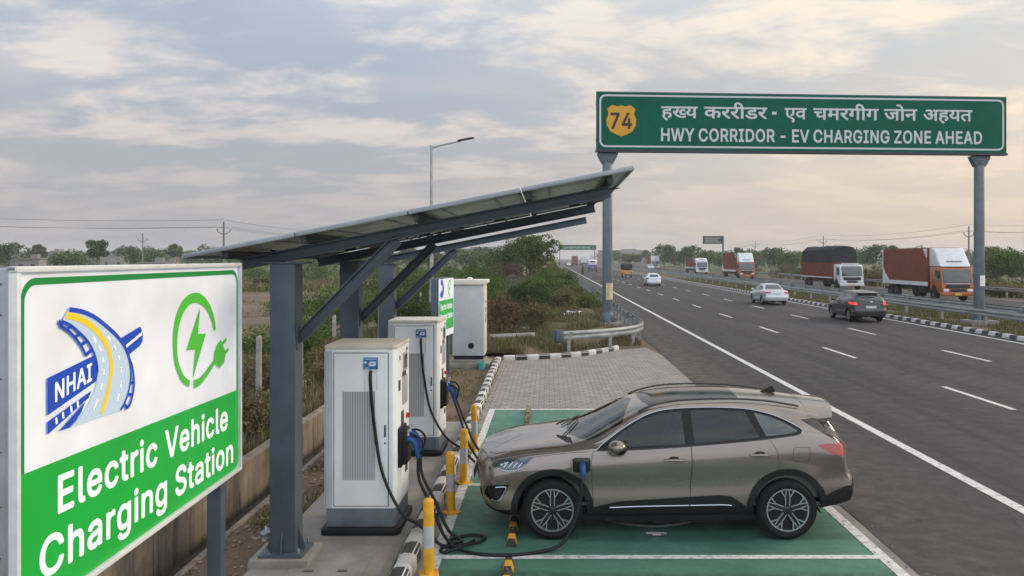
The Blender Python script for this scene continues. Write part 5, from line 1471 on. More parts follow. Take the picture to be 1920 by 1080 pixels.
# windscreen, rear window, glass roof
tf = lambda c: c.z > 1.02
for q in ([(.20, -.36), (.20, .36), (1.02, .30), (1.02, -.30)], ):
    pass
cut(bm, [(.18, 0), (.21, .36), (.30, .60), (.42, .755), (.50, .765), (.80, .70), (1.16, .612), (1.08, .3), (1.06, 0), (1.08, -.3), (1.16, -.612), (.80, -.70), (.50, -.765), (.42, -.755), (.30, -.60), (.21, -.36)], (0, 1), lambda c: c.z > 1.06 and c.x < 1.3, 14)
cut(bm, [(.02, 0), (.06, .4), (.16, .64), (.27, .775), (.42, .755), (.30, .60), (.21, .36), (.18, 0)], (0, 1), lambda c: c.z > 1.0 and c.x < .45, 19)
cut(bm, [(.02, 0), (.06, -.4), (.16, -.64), (.27, -.775), (.42, -.755), (.30, -.60), (.21, -.36), (.18, 0)], (0, 1), lambda c: c.z > 1.0 and c.x < .45, 19)
cut(bm, [(3.285, 0), (3.29, .5), (3.30, .575), (3.46, .62), (3.475, .4), (3.48, 0), (3.475, -.4), (3.46, -.62), (3.30, -.575), (3.29, -.5)], (0, 1), lambda c: c.z > 1.08 and c.x > 3.1, 15)
cut(bm, [(2.93, 1.375), (3.22, 1.385), (3.32, 1.27), (3.44, 1.12), (3.38, 1.095), (3.15, 1.225)], (0, 2), lambda c: abs(c.y) > .45 and c.z > 1.05, 16)
cut(bm, [(1.17, -.54), (1.095, -.3), (1.075, 0), (1.095, .3), (1.17, .54), (2.25, .50), (2.25, -.50)], (0, 1), lambda c: c.z > 1.5, 17)
# lamps
HL = [(-.70, .845), (-.60, .900), (-.42, .918), (-.22, .938), (-.30, .868), (-.40, .815), (-.52, .795), (-.62, .805)]
cut(bm, HL, (0, 2), lambda c: abs(c.y) > .35 and c.x < 0, 20)
TLp = [(3.06, 1.095), (3.15, 1.035), (3.25, .985), (3.50, .955), (3.50, 1.06), (3.40, 1.10), (3.2, 1.112)]
cut(bm, TLp, (0, 2), lambda c: abs(c.y) > .40 and c.x > 2.9, 21)
# lower cladding, arch rims
for (ax_, az_) in ARCH: cut(bm, circle(ax_, az_, RA + .075, 32), (0, 2), lambda c: abs(c.y) > .55 and c.z < 1.0, 2)
sides = lambda c: abs(c.y) > .55
cut(bm, [(.40, .22), (.42, .365), (.58, .405), (.76, .45), (1.92, .525), (2.06, .51), (2.27, .37), (2.32, .22)], (0, 2), sides, 2)
cut(bm, [(-.95, .2), (-.95, .335), (-.55, .335), (-.38, .345), (-.38, .2)], (0, 2), lambda c: True, 2)
cut(bm, [(3.02, .25), (3.05, .44), (3.22, .55), (3.40, .62), (3.8, .62), (3.8, .25)], (0, 2), lambda c: True, 2)
cut(bm, [(-.80, .455), (-.80, .56), (-.70, .625), (-.50, .635), (-.55, .52), (-.64, .43), (-.72, .42)], (0, 2), lambda c: abs(c.y) > .52 and c.x < -.3, 22)
cut(bm, [(-.56, .40), (.56, .40), (.60, .56), (.55, .80), (-.55, .80), (-.60, .56)], (1, 2), lambda c: c.x < -.70, 23)
# doors and bonnet
DF = [(.475, .40), (.455, .75), (.462, .98), (.50, 1.022), (1.0, 1.042), (1.6, 1.082), (1.605, .82), (1.575, .40)]
DRr = [(1.605, .82), (1.6, 1.082), (2.3, 1.152), (2.52, 1.18), (2.60, .98), (2.62, .82), (2.0, .42), (1.575, .40)]
cut(bm, DF, (0, 2), sides, 3)
cut(bm, DRr, (0, 2), sides, 4)
cut(bm, [(-.84, 0), (-.79, .40), (-.62, .66), (-.2, .735), (.26, .765), (.16, .64), (.06, .4), (.02, 0), (.06, -.4), (.16, -.64), (.26, -.765), (-.2, -.735), (-.62, -.66), (-.79, -.40)], (0, 1), lambda c: c.z > .86 and c.x < .3, 5)
full = BVHTree.FromBMesh(bm)
PT = split(bm, [0, 2, 3, 4, 5, 10, 11, 12, 13, 14, 15, 16, 17, 19, 20, 21, 22, 23])
bm.free()
body = panel('body', PT[0], M['taupe'], car)
panel('bonnet', PT[5], M['taupe'], car, .0015)
panel('lower_cladding', PT[2], M['cladding'], car, .006)
panel('grille', PT[23], M['gloss_black'], car, -.02)
doors = {}
for s in (-1, 1):
    d1 = panel('front_door', PT[3], M['taupe'], car, 0, s); d2 = panel('rear_door', PT[4], M['taupe'], car, 0, s)
    doors[s] = (d1, d2)
    g = panel('window', PT[10], M['glass'], d1, -.004, s); g = panel('window', PT[11], M['glass'], d2, -.004, s)
    panel('quarter_window', PT[12], M['glass_far'], car, -.003, s)
    panel('window_frame', PT[13], M['frame_black'], car, -.001, s)
    panel('rear_side_trim', PT[16], M['gloss_black'], car, 0, s)
    hl = panel('headlight', PT[20], M['lens'], car, .003, s)
    panel('tail_light', PT[21], M['tail'], car, .004, s)
    fg = panel('fog_recess', PT[22], M['cladding'], car, -.02, s)
    # headlight details and fog light bracket
    b = MB()
    P = lambda x, z, o=.006: side_point(full, x, z, s) + Vector((-.003, s * o, 0))
    b.tube([P(x, z) for x, z in dense([(-.645, .825), (-.55, .797), (-.45, .800), (-.34, .83)], 4)], .007, 6, 0)
    for k in range(4):
        x = -.56 + k * .055
        b.tube([P(x, .83, .004), P(x + .018, .85, .004), P(x + .05, .885, .004)], .010, 6, 0)
    for (x, z) in ((-.585, .85), (-.545, .865)): b.ell(P(x, z, -.004), (.026, .02, .022), 10, 6, 0)
    b.tube([P(x, z, .001) for x, z in ((-.40, .895), (-.34, .885), (-.30, .895), (-.27, .918))], .014, 6, 1)
    b.build('reflector', [M['lens_bright'], M['lens_blue']], hl)
    b = MB()
    b.tube([P(x, z, .004) for x, z in dense([(-.655, .60), (-.55, .606), (-.535, .585), (-.575, .50), (-.62, .452), (-.70, .44)], 3)], .008, 6)
    b.build('daytime_strip', M['lens_bright'], fg)
    # door gaps, fuel flap line, handles
    b = MB()
    seam(b, full, [(.50, 1.02), (.462, .98), (.452, .80), (.47, .44)], s)
    seam(b, full, [(1.60, 1.08), (1.605, .9), (1.595, .7), (1.575, .42)], s, .0045)
    seam(b, full, [(2.50, 1.18), (2.585, 1.02), (2.605, .84), (2.60, .79)], s)
    seam(b, full, [(-.28, .935), (-.1, .958), (.2, .995), (.42, 1.01)], s, .0028)
    b.build('panel_gap', M['black'], car)
    b = MB()
    seam(b, full, [(2.80, 1.07), (2.94, 1.068), (2.965, 1.04), (2.955, .94), (2.93, .915), (2.80, .912), (2.77, .94), (2.772, 1.04), (2.80, 1.07)], s, .0024)
    b.build('fuel_flap', M['black'], car)
    for d, (hx, hz) in zip(doors[s], ((1.40, .925), (2.385, .985))):
        b = MB()
        p = lambda x, z, o: side_point(full, x, z, s) + Vector((0, s * o, 0))
        b.tube([p(hx - .115, hz, .006), p(hx - .08, hz + .004, .03), p(hx, hz + .008, .036), p(hx + .08, hz + .006, .03), p(hx + .115, hz, .006)], [.012, .016, .017, .016, .012], 8)
        c = p(hx, hz + .012, -.006); b.ell(c, (.07, .012, .032), 14, 6, 1)
        b.build('handle', [M['taupe'], M['black']], d)
    # mirror
    mb = MB()
    q = side_point(full, .70, 1.03, s)
    mb.tube([q + Vector((.02, -s * .02, .0)), q + Vector((.02, s * .10, .03))], .025, 8, 1)
    mb.ell(q + Vector((.035, s * .185, .085)), (.105, .125, .082), 16, 10, 0)
    mb.ell(q + Vector((.06, s * .185, .07)), (.09, .115, .078), 16, 10, 1)
    mb.build('wing_mirror', [M['taupe'], M['black']], car)
    # bright trims
    b = MB()
    top = [side_point(full, x, z, s) + Vector((0, s * .004, .002)) for x, z in dense(FRAME[:12], 6)]
    b.tube(top, .0055, 6)
    b.tube([side_point(full, x, z, s) + Vector((0, s * .012, 0)) for x, z in dense([(.66, .378), (1.0, .392), (1.57, .405)], 5)], .008, 6)
    b.tube([side_point(full, x, z, s) + Vector((0, s * .012, 0)) for x, z in dense([(1.585, .405), (1.95, .412), (2.06, .404)], 5)], .008, 6)
    b.build('bright_trim', M['trim_bright'], car)
    # belt weatherstrip
    b = MB(); b.tube([side_point(full, x, z, s) + Vector((0, s * .003, 0)) for x, z in dense([(.52, 1.022), (1.0, 1.04), (1.6, 1.08), (2.3, 1.15), (2.7, 1.203), (2.86, 1.232)], 6)], .006, 5); b.build('weatherstrip', M['gloss_black'], car)
    # roof rails
    b = MB()
    rl = [(1.02, .615, 1.485), (1.2, .60, 1.565), (1.5, .585, 1.632), (2.0, .572, 1.652), (2.5, .556, 1.625), (2.85, .540, 1.565), (2.95, .535, 1.54)]
    b.tube(spline3([(x, s * y, z - .012) for x, y, z in rl], 5), .014, 8); b.build('roof_rail', M['gloss_black'], car)
    for (ax_, az_), nm in zip(ARCH, ('front', 'rear')):
        w_ = make_wheel(car, (ax_, s * .815, .345), s)
        b = MB()
        pr = [(ax_ + (RA - .004) * math.cos(a), az_ + (RA - .004) * math.sin(a)) for a in [R(-8 + 196 * k / 24) for k in range(25)]]
        pr2 = [(p[0], p[1]) for p in pr]
        vsx = [(x, s * .40, z) for x, z in pr2] + [(x, s * (abs(side_point(full, x, z + .0, s).y) - .004), z) for x, z in [(ax_ + (RA + .004) * math.cos(a), az_ + (RA + .004) * math.sin(a)) for a in [R(-8 + 196 * k / 24) for k in range(25)]]]
        n = 25
        b.add(vsx, [(k, k + 1, n + k + 1, n + k) for k in range(n - 1)])
        b.box((ax_, s * .39, .55), (.78, .02, .50))
        b.build('wheel_well', M['black'], car)
panel('windscreen', PT[14], M['windscreen'], car, -.003)
b = MB()
for (x0, y0, x1, y1) in ((.12, -.45, .33, .20), (.12, .15, .36, .66)):
    z0 = full.ray_cast(Vector((x0, y0, 3)), Vector((0, 0, -1)))[0].z + .02
    pts = []
    for k in range(7):
        t = k / 6; x, y = x0 + (x1 - x0) * t, y0 + (y1 - y0) * t
        pts.append(Vector((x, y, full.ray_cast(Vector((x, y, 3)), Vector((0, 0, -1)))[0].z + .018)))
    b.tube(pts, .009, 6)
b.build('wiper', M['black'], car)
for s in (-1, 1):
    b = MB(); pts = []
    for x, y in dense([(-.76, .50), (-.62, .65), (-.2, .735), (.26, .768)], 6):
        h_ = full.ray_cast(Vector((x, s * y, 3)), Vector((0, 0, -1)))[0]
        if h_ is not None: pts.append(h_)
    b.tube(pts, .0036, 5); b.build('bonnet_gap', M['black'], car)
for s in (-1, 1): panel('cowl', PT[19], M['black'], car, -.006, s)
panel('rear_window', PT[15], M['glass_far'], car)
panel('glass_roof', PT[17], M['gloss_black'], car, .001)
b = MB(); b.prism([(-.11, 0), (.10, 0), (.10, .03), (.075, .095), (.05, .10), (-.08, .02)], -.02, .02, 0, Matrix.Translation((2.72, 0, 1.615))); b.build('antenna_fin', M['black'], car, bevel=.012)
# spoiler over the rear window
b = MB()
vsx = []
for k in range(13):
    y = -.62 + 1.24 * k / 12
    zt = 1.545 - .13 * (abs(y) / .62) ** 3; xe = 3.42 - .10 * (abs(y) / .62) ** 3; xs_ = 3.04
    zz = lambda x: full.ray_cast(Vector((x, y * .96, 3)), Vector((0, 0, -1)))[0].z
    vsx += [(xs_, y * .96, zz(xs_) + .004), (3.16, y * .97, zz(3.16) + .008), (xe, y, zt - .02), (xe, y, zt - .045), (3.22, y * .97, zz(3.22) - .03)]
fs = []
for k in range(12):
    for j in range(4): fs.append((k * 5 + j, k * 5 + j + 1, (k + 1) * 5 + j + 1, (k + 1) * 5 + j))
b.add(vsx, fs + [(4, 3, 2, 1, 0), (60, 61, 62, 63, 64)]); b.build('rear_spoiler', M['taupe'], car)
b = MB(); b.box((1.40, 0, .25), (3.3, 1.5, .14)); b.box((1.35, 0, .19), (1.3, 1.36, .12)); b.build('underbody', M['black'], car)  # underbody boxes added low to darken the gap below the sills
# cabin
b = MB()
b.box((1.75, 0, .42), (3.3, 1.62, .10)); b.box((1.75, -.80, .72), (3.0, .02, .62)); b.box((1.75, .80, .72), (3.0, .02, .62))
b.prism([(.15, .95), (.60, 1.03), (.80, 1.0), (.86, .80), (.80, .45), (.1, .45)], -.76, .76)
b.box((3.02, 0, .80), (.05, 1.55, .7)); b.box((.05, 0, .7), (.9, 1.0, .5))
b.build('cabin', M['interior'], car)
for (sx, sy, w_) in ((1.45, -.36, .48), (1.45, .36, .48), (2.40, 0, 1.3)):
    b = MB()
    b.box((sx - .22, sy, .62), (.52, w_, .16)); b.box((sx + .10, sy, .90), (.13, w_ * .95, .56), rot=Matrix.Rotation(R(14), 4, 'Y'))
    for hy in ([sy] if w_ < 1 else [-.4, .4]): b.box((sx + .19, hy, 1.25), (.09, .26, .19), rot=Matrix.Rotation(R(12), 4, 'Y'))
    b.build('seat', M['seat'], car, bevel=.035, seg=3)
b = MB(); b.lathe([(.17 + .016 * math.cos(a), .016 * math.sin(a)) for a in [k * math.pi / 4 for k in range(8)]], 24, 0, Matrix.Translation((.98, .36, 1.0)) @ Matrix.Rotation(R(65), 4, 'Y'), closed=True); b.build('steering_wheel', M['black'], car)
# charge port: flap, recess, plug
pp = side_point(full, .335, .868, -1)
cpn = MB(); cpn.prism(rrect(-.105, -.082, .105, .082, .035, 4), -.006, .02, 0, Matrix.Translation(pp))
prt = cpn.build('charge_port', M['gloss_black'], car, bevel=.004)
b = MB(); b.prism(rrect(-.012, -.07, .012, .07, .01, 3), -.13, .0, 0, Matrix.Translation(pp + Vector((-.115, 0, 0)))); b.build('port_flap', M['taupe'], prt, bevel=.004)
b = MB()
b.cyl(pp + Vector((.01, .0, .0)), pp + Vector((.01, -.05, -.0)), .038, 14)
b.tube(spline3([pp + Vector((.01, -.03, .0)), pp + Vector((.01, -.08, -.01)), pp + Vector((.015, -.11, -.06)), pp + Vector((.01, -.11, -.13))], 5), [.036] * 8 + [.034, .032, .03, .028, .026, .024, .022, .021], 10)
pl = b.build('charging_plug', M['blue']); pl.location = car.location
tag(pl, 'blue charging plug pushed into the open port of the parked SUV', 'plug')
b = MB(); b.prism([(-.26, .52), (.26, .52), (.26, .64), (-.26, .64)], -.985, -.965, plane='yz'); b.build('number_plate', M['plate'], car)


def squash(o):
    """lower the greenhouse: everything above the belt line comes down by an eighth"""
    if o.type == 'MESH':
        for v in o.data.vertices:
            if v.co.z > 1.08: v.co.z = 1.08 + (v.co.z - 1.08) * .875
    for c in kids(o): squash(c)


squash(car)
# ------------------------------------------------------------------ traffic on the highway
def traffic_car(name, label, sp, wb, colour, loc, rz, win, rear, lamps, lit=False, roofglass=False, group=None, wr=.31, track=.72, hl=None, plate=True, grey_low=True):
    root = thing(name, label, 'car', loc, rz, group)
    bm = loft(sp, .09)
    for ax_ in (0, wb): cut(bm, circle(ax_, wr, wr + .055, 18), (0, 2), lambda c: abs(c.y) > .45 and c.z < .9, 1)
    sf = lambda c: abs(c.y) > .42 and c.z > .8
    for w_ in win: cut(bm, w_, (0, 2), sf, 10)
    cut(bm, rear, (1, 2), lambda c: c.x > wb * .6, 15)
    ws = sp['ws']; cut(bm, ws, (0, 1), lambda c: c.z > .88 and c.x < 1.6, 14)
    for q in lamps:
        cut(bm, q, (1, 2), lambda c: c.x > wb + .1, 21); cut(bm, [(-a, c) for a, c in q], (1, 2), lambda c: c.x > wb + .1, 21)
    if hl: cut(bm, hl, (0, 2), lambda c: abs(c.y) > .3 and c.x < 0, 20)
    if grey_low: cut(bm, [(-1.2, .05), (-1.2, .26), (5, .26), (5, .05)], (0, 2), lambda c: True, 2)
    full = BVHTree.FromBMesh(bm)
    PT = split(bm, [0, 2, 10, 14, 15, 20, 21]); bm.free()
    panel('body', PT[0], colour, root)
    if 2 in PT: panel('lower_body', PT[2], M['cladding'], root)
    for s in (-1, 1):
        panel('side_window', PT[10], M['glass_far'], root, -.002, s)
        if 21 in PT: panel('tail_light', PT[21], M['tail_lit'] if lit else M['tail'], root, .006, s)
        if 20 in PT: panel('headlight', PT[20], M['lens_bright'], root, .004, s)
        q = side_point(full, sp['mir'][0], sp['mir'][1], s)
        mb = MB(); mb.tube([q, q + Vector((0, s * .12, .03))], .02, 6); mb.ell(q + Vector((.02, s * .17, .07)), (.06, .11, .075), 10, 7); mb.build('wing_mirror', colour, root)
        b = MB()
        for pts in sp['gaps']: seam(b, full, pts, s, .005, 3)
        for hx, hz in sp['handles']:
            p = side_point(full, hx, hz, s); b.box(p, (.18, .05, .03))
        b.build('panel_gap', M['black'], root)
        for ax_ in (0, wb):
            make_wheel(root, (ax_, s * track, wr), s, r=wr, w=.19, rr=wr * .66, detail=False)
            b = MB(); b.box((ax_, s * .42, wr + .1), (2 * wr, .03, .5)); b.build('wheel_well', M['black'], root)
    panel('rear_window', PT[15], M['glass_far'], root, .002)
    if 14 in PT: panel('windscreen', PT[14], M['glass_far'], root, .002)
    b = MB(); b.box((wb / 2, 0, .33), (wb + .5, 1.3, .2)); b.build('underbody', M['black'], root)
    if plate:
        x, z = sp['plate']
        h = full.ray_cast(Vector((9, 0, z)), Vector((-1, 0, 0)))[0]
        b = MB(); b.box((h.x + .012, 0, z), (.02, .50, .11)); b.build('number_plate', M['plate'], root)
    return root, full


nose_ = [(.15, .10), (.40, .0), (.62, .0), (.78, .06), (1.0, .10)]
HATCH = dict(x0=-.72, x1=3.22, xf=-.15, xr=2.75, bowf=.28, bowr=.20, mir=(.72, .95),
    W=[(-.72, .82), (-.2, .85), (1, .87), (2.2, .865), (3.22, .80)], zb=[(-.72, .24), (-.4, .20), (2.4, .22), (3.22, .32)],
    zs=[(-.72, .66), (.4, .74), (2.4, .84), (3.22, .82)], zbelt=[(-.72, .76), (0, .88), (.5, .93), (2.2, 1.05), (2.8, 1.10), (3.22, .98)],
    inb=[(-.72, .08), (.6, .05), (3.22, .05)], yr=[(-.72, .66), (.3, .70), (.55, .70), (1.1, .58), (1.6, .555), (2.5, .54), (2.95, .58), (3.22, .66)],
    zr=[(-.72, .79), (0, .91), (.4, .98), (1.1, 1.36), (1.5, 1.44), (2.1, 1.43), (2.7, 1.35), (3.0, 1.18), (3.22, 1.0)],
    zc=[(-.72, .80), (0, .95), (.25, 1.0), (.9, 1.36), (1.2, 1.46), (1.6, 1.50), (2.2, 1.49), (2.75, 1.43), (2.88, 1.38), (3.1, 1.10), (3.22, 1.01)],
    nose=nose_, tailp=[(.2, .0), (.35, .10), (.55, .12), (.70, .06), (.85, .04), (1.05, .0), (1.6, 0)],
    ws=[(.30, 0), (.36, .4), (.48, .60), (1.0, .54), (.98, 0), (1.0, -.54), (.48, -.60), (.36, -.4)], gaps=[[(.5, .93), (.45, .7), (.5, .3)], [(1.5, 1.0), (1.48, .6), (1.45, .3)], [(2.3, 1.05), (2.4, .9), (2.3, .75)]], handles=[(1.3, .86), (2.15, .92)], plate=(0, .74))
HWIN = [[(.62, .97), (.9, 1.18), (1.2, 1.34), (1.46, 1.39), (1.47, 1.02)], [(1.54, 1.03), (1.53, 1.395), (2.0, 1.39), (2.35, 1.33), (2.36, 1.085)]]
HREAR = [(-.52, 1.06), (.52, 1.06), (.50, 1.2), (.42, 1.36), (-.42, 1.36), (-.50, 1.2)]
HLAMP = [[(.62, .83), (.86, .85), (.86, .96), (.65, .97)]]
HEAD = [(-.62, .68), (-.58, .77), (-.1, .86), (-.15, .76), (-.4, .68)]
M['car_grey'] = mat('charcoal_car_paint', (0.020, 0.019, 0.022), .35, coat=.6, var=.1, scale=2)
M['car_white'] = mat('white_car_paint', (0.62, 0.65, 0.68), 0.25, coat=.8, var=.04, scale=2)
M['car_silver'] = paint('pale_blue_silver_paint', (0.52, 0.58, 0.63), .35, .3)
RZ = R(-90)      # driving away from the camera
o, _ = traffic_car('hatchback', 'dark grey hatchback with lit tail lamps driving in the far lane', HATCH, 2.45, M['car_grey'], (16.15, 43.0, .015), RZ, HWIN, HREAR, HLAMP, lit=True)
b = MB(); b.tube([(2.3, 0, 1.48), (2.5, 0, 1.60)], .008, 5); b.build('antenna', M['black'], o)
o.scale = (1, 1.03, 1.06)
b = MB()
b.prism([(2.60, 1.435), (3.02, 1.405), (3.02, 1.375), (2.7, 1.37)], -.5, .5); b.build('rear_spoiler', M['car_grey'], o, bevel=.01)
b = MB(); b.box((3.30, 0, .98), (.03, .14, .06)); b.build('badge', M['chrome'], o, bevel=.01)
o, _ = traffic_car('hatchback', 'white hatchback far ahead in the middle lane', HATCH, 2.45, M['car_white'], (12.1, 94.5, .015), RZ, HWIN, HREAR, HLAMP)

SEDAN = dict(HATCH)
SEDAN.update(x1=3.62, xr=3.2, W=[(-.72, .82), (-.2, .85), (1, .865), (2.6, .86), (3.62, .80)], zb=[(-.72, .22), (-.4, .19), (2.6, .21), (3.62, .32)],
    zs=[(-.72, .64), (.4, .72), (2.6, .80), (3.62, .78)], zbelt=[(-.72, .74), (0, .86), (.5, .91), (2.2, .98), (2.8, .985), (3.62, .93)],
    yr=[(-.72, .66), (.3, .70), (.55, .70), (1.1, .58), (1.6, .555), (2.1, .55), (2.75, .67), (3.0, .70), (3.62, .66)],
    zr=[(-.72, .77), (0, .89), (.4, .95), (1.1, 1.34), (1.5, 1.41), (1.9, 1.39), (2.3, 1.27), (2.75, 1.03), (3.2, 1.00), (3.62, .95)],
    zc=[(-.72, .78), (0, .93), (.25, .98), (.9, 1.34), (1.2, 1.43), (1.6, 1.465), (1.95, 1.44), (2.3, 1.32), (2.85, 1.05), (3.2, 1.04), (3.5, 1.045), (3.62, .99)],
    tailp=[(.2, .0), (.35, .08), (.55, .10), (.70, .05), (.85, .03), (1.05, .0), (1.6, 0)], plate=(0, .80), gaps=[[(.5, .93), (.45, .7), (.5, .3)], [(1.5, .96), (1.48, .6), (1.45, .3)], [(2.3, .97), (2.4, .85), (2.3, .72)]], handles=[(1.3, .82), (2.15, .86)])
SWIN = [[(.62, .945), (.9, 1.16), (1.2, 1.32), (1.44, 1.365), (1.45, .985)], [(1.52, .99), (1.51, 1.37), (1.85, 1.345), (2.2, 1.24), (2.48, 1.09), (2.46, 1.015)]]
SREAR = [(-.60, 1.075), (.60, 1.075), (.52, 1.25), (.44, 1.385), (-.44, 1.385), (-.52, 1.25)]
SLAMP = [[(.42, .82), (.85, .80), (.85, .93), (.50, .94)]]
o, _ = traffic_car('sedan', 'pale silver sedan driving beside the median kerb ahead of the grey hatchback', SEDAN, 2.6, M['car_silver'], (15.65, 57.9, .015), RZ, SWIN, SREAR, SLAMP, wr=.315)
o2 = copy_tree(o); o2.location = (28.9, 225, .015); o2.rotation_euler.z = R(90); o2['label'] = 'small white car far off on the opposite road behind the trucks'
o, _ = traffic_car('sedan', 'tiny white car farthest away in the left lane near the far gantry', SEDAN, 2.6, M['car_white'], (8.0, 330, .015), RZ, SWIN, SREAR, SLAMP, wr=.315)

# ------------------------------------------------------------------ trucks coming the other way
M['truck_orange'] = mat('orange_brown_truck_paint', (0.185, 0.045, 0.018), 0.5, var=.15, scale=1.2, rvar=.1)
M['cab_orange'] = mat('orange_cab_paint', (0.33, 0.085, 0.018), 0.35, coat=.4, var=.1, scale=1.5)
M['truck_white'] = mat('white_truck_paint', (0.58, 0.60, 0.62), 0.4, var=.1, scale=1.5)
M['tarp'] = mat('grey_tarpaulin', (0.026, 0.029, 0.031), 0.8, spec=.2, var=.3, scale=2, bump=.5, bscale=4)
M['chassis'] = mat('truck_chassis', (0.03, 0.028, 0.027), 0.8, var=.3, scale=3)
M['body_red'] = mat('red_brown_truck_body', (0.17, 0.045, 0.028), 0.6, var=.25, scale=1.5)
M['lamp'] = mat('truck_headlamp', (0.7, 0.7, 0.68), 0.15)
M['amber'] = mat('amber_lens', (0.7, 0.25, 0.02), 0.2)


def truck(label, loc, length, cab, box, boxh, kind='container', shield=True, width=2.45, group='trucks on the opposite road', rz=R(90)):
    """nose at local x = 0 looking along -x; load bed behind"""
    t = thing('truck', label, 'truck', loc, rz, group)
    w = width / 2
    cx1 = 1.95
    bx = cx1 + .18
    # cab: rounded shell with raked windscreen
    side = [(0.0, .62), (-.02, .95), (.02, 1.38), (.16, 2.05), (.26, 2.48), (.42, 2.56), (cx1, 2.60), (cx1, .80), (1.75, .80), (1.62, 1.05), (1.30, 1.20), (.98, 1.10), (.80, .80), (.72, .62)]
    b = MB(); b.prism(side, -w * .96, w * .96)
    b.build('cab', cab, t, bevel=.06, seg=3)
    b = MB(); b.prism([(-.02 + .012, 1.44), (.165, 2.02), (.262, 2.42), (.20, 2.42), (-.045, 1.44)], -w * .84, w * .84); ws = b.build('windscreen', M['glass_far'], t, bevel=.01)
    b = MB(); [b.tube([(-.03, y, 1.46), (.06, y + .45, 1.74)], .014, 5) for y in (-.6, .15)]; b.build('wiper', M['black'], ws)
    for s in (-1, 1):
        b = MB(); b.prism([(.36, 1.48), (.44, 2.30), (1.12, 2.34), (1.14, 1.55)], s * (w * .96 + .004), s * (w * .96 - .02)); b.build('side_window', M['glass_far'], t)
        b = MB(); b.prism([(.30, .90), (.33, 2.42), (.345, 2.42), (.315, .90)], s * (w * .96 + .003), s * (w * .9)); b.prism([(1.20, 1.22), (1.22, 2.42), (1.235, 2.42), (1.215, 1.22)], s * (w * .96 + .003), s * (w * .9)); b.build('door_gap', M['black'], t)
        b = MB(); b.tube([(.30, s * w * .95, 2.25), (.10, s * (w + .18), 2.25), (.10, s * (w + .18), 1.7)], .018, 6); b.box((.09, s * (w + .19), 1.95), (.06, .20, .42)); b.build('mirror', M['black'], t, bevel=.01)
        b = MB(); b.box((-.045, s * w * .72, .86), (.06, .40, .20)); b.build('headlight', M['lamp'], t, bevel=.03)
        b = MB(); b.box((-.03, s * w * .93, 1.10), (.06, .08, .14)); b.build('indicator', M['amber'], t, bevel=.02)
    b = MB(); b.box((-.03, 0, 1.16), (.05, w * 1.45, .30)); b.box((-.045, 0, .86), (.03, w * .85, .22)); b.build('radiator_grille', M['chassis'], t, bevel=.02)
    b = MB(); b.box((-.055, 0, 1.34), (.03, w * 1.5, .05)); b.build('grille_trim', M['truck_white'], t)
    b = MB(); b.box((.05, 0, .58), (.26, width, .30)); b.build('bumper', cab, t, bevel=.05)
    b = MB(); b.box((-.09, 0, .56), (.02, .50, .15)); b.build('number_plate', M['plate_y'], t)
    if shield:
        b = MB(); b.prism([(.30, 2.60), (.42, 2.75), (1.35, boxh - .08), (1.75, boxh - .04), (bx, boxh - .06), (bx, 2.60)], -w * .92, w * .92); sh = b.build('wind_deflector', M['truck_white'], t, bevel=.08, seg=3)
        b = MB(); [b.box((.60 + .0, y, 2.98), (.04, .26, .10), rot=Matrix.Rotation(R(35), 4, 'Y')) for y in (-.45, -.15, .15, .45)]; b.build('deflector_print', M['steel_paint'], sh)
    else:
        b = MB(); b.box((.55, 0, 2.66), (.5, w * 1.4, .12)); b.build('roof_visor', cab, t, bevel=.03)
    L1 = length
    if kind == 'container':
        b = MB(); b.box(((bx + L1) / 2, 0, (1.18 + boxh) / 2), (L1 - bx, width, boxh - 1.18))
        n = int((L1 - bx) / .26)
        for k in range(n):
            x = bx + (k + .5) * (L1 - bx) / n
            for s in (-1, 1): b.box((x, s * (width / 2 + .012), (1.42 + boxh - .1) / 2), (.13, .026, boxh - .14 - 1.42))
        b.build('container', box, t)
        b = MB()
        for s in (-1, 1):
            b.box(((bx + L1) / 2, s * (width / 2 + .02), 1.26), (L1 - bx + .02, .06, .30)); b.box((L1 - .04, s * (width / 2 + .02), (1.42 + boxh) / 2), (.10, .06, boxh - 1.42))
            b.prism([(L1 - .09, 1.42), (L1 - .09, 2.45), (L1 - .6, 1.9), (L1 - 1.3, 1.42)], s * (width / 2 + .029), s * (width / 2 + .02))
            b.prism([(bx + .05, boxh - .08), (bx + .75, boxh - .08), (bx + .2, boxh - .75), (bx + .05, boxh - .8)], s * (width / 2 + .029), s * (width / 2 + .02))
        b.build('container_trim', M['truck_white'], t)
    else:
        b = MB(); b.box(((bx + L1) / 2, 0, 2.05), (L1 - bx, width, 1.8))
        n = int((L1 - bx) / .34)
        for k in range(n + 1):
            x = bx + k * (L1 - bx) / n
            for s in (-1, 1): b.box((x, s * (width / 2 + .02), 2.05), (.08, .05, 1.8))
        for s in (-1, 1): b.box(((bx + L1) / 2, s * (width / 2 + .02), 1.2), (L1 - bx, .07, .12), 1)
        b.build('load_body', [box, M['truck_white']], t)
        b = MB()
        xs_ = [bx - .05, bx + .3, (bx + L1) / 2, L1 - .4, L1 + .05]
        pr = lambda dz: [(-w - .05, 2.80), (-w - .06, 3.2), (-w * .98, boxh - .42 + dz), (-w * .72, boxh - .10 + dz), (0, boxh + dz), (w * .72, boxh - .10 + dz), (w * .98, boxh - .42 + dz), (w + .06, 3.2), (w + .05, 2.80)]
        vsx = []
        for k in range(13):
            x = bx - .05 + (L1 - bx + .1) * k / 12; vsx += [(x, y, z) for y, z in pr((-.15 if k in (0, 12) else 0) + random.uniform(-.06, .06))]
        fs = [(k * 9 + j, k * 9 + j + 1, k * 9 + j + 10, k * 9 + j + 9) for k in range(12) for j in range(8)]
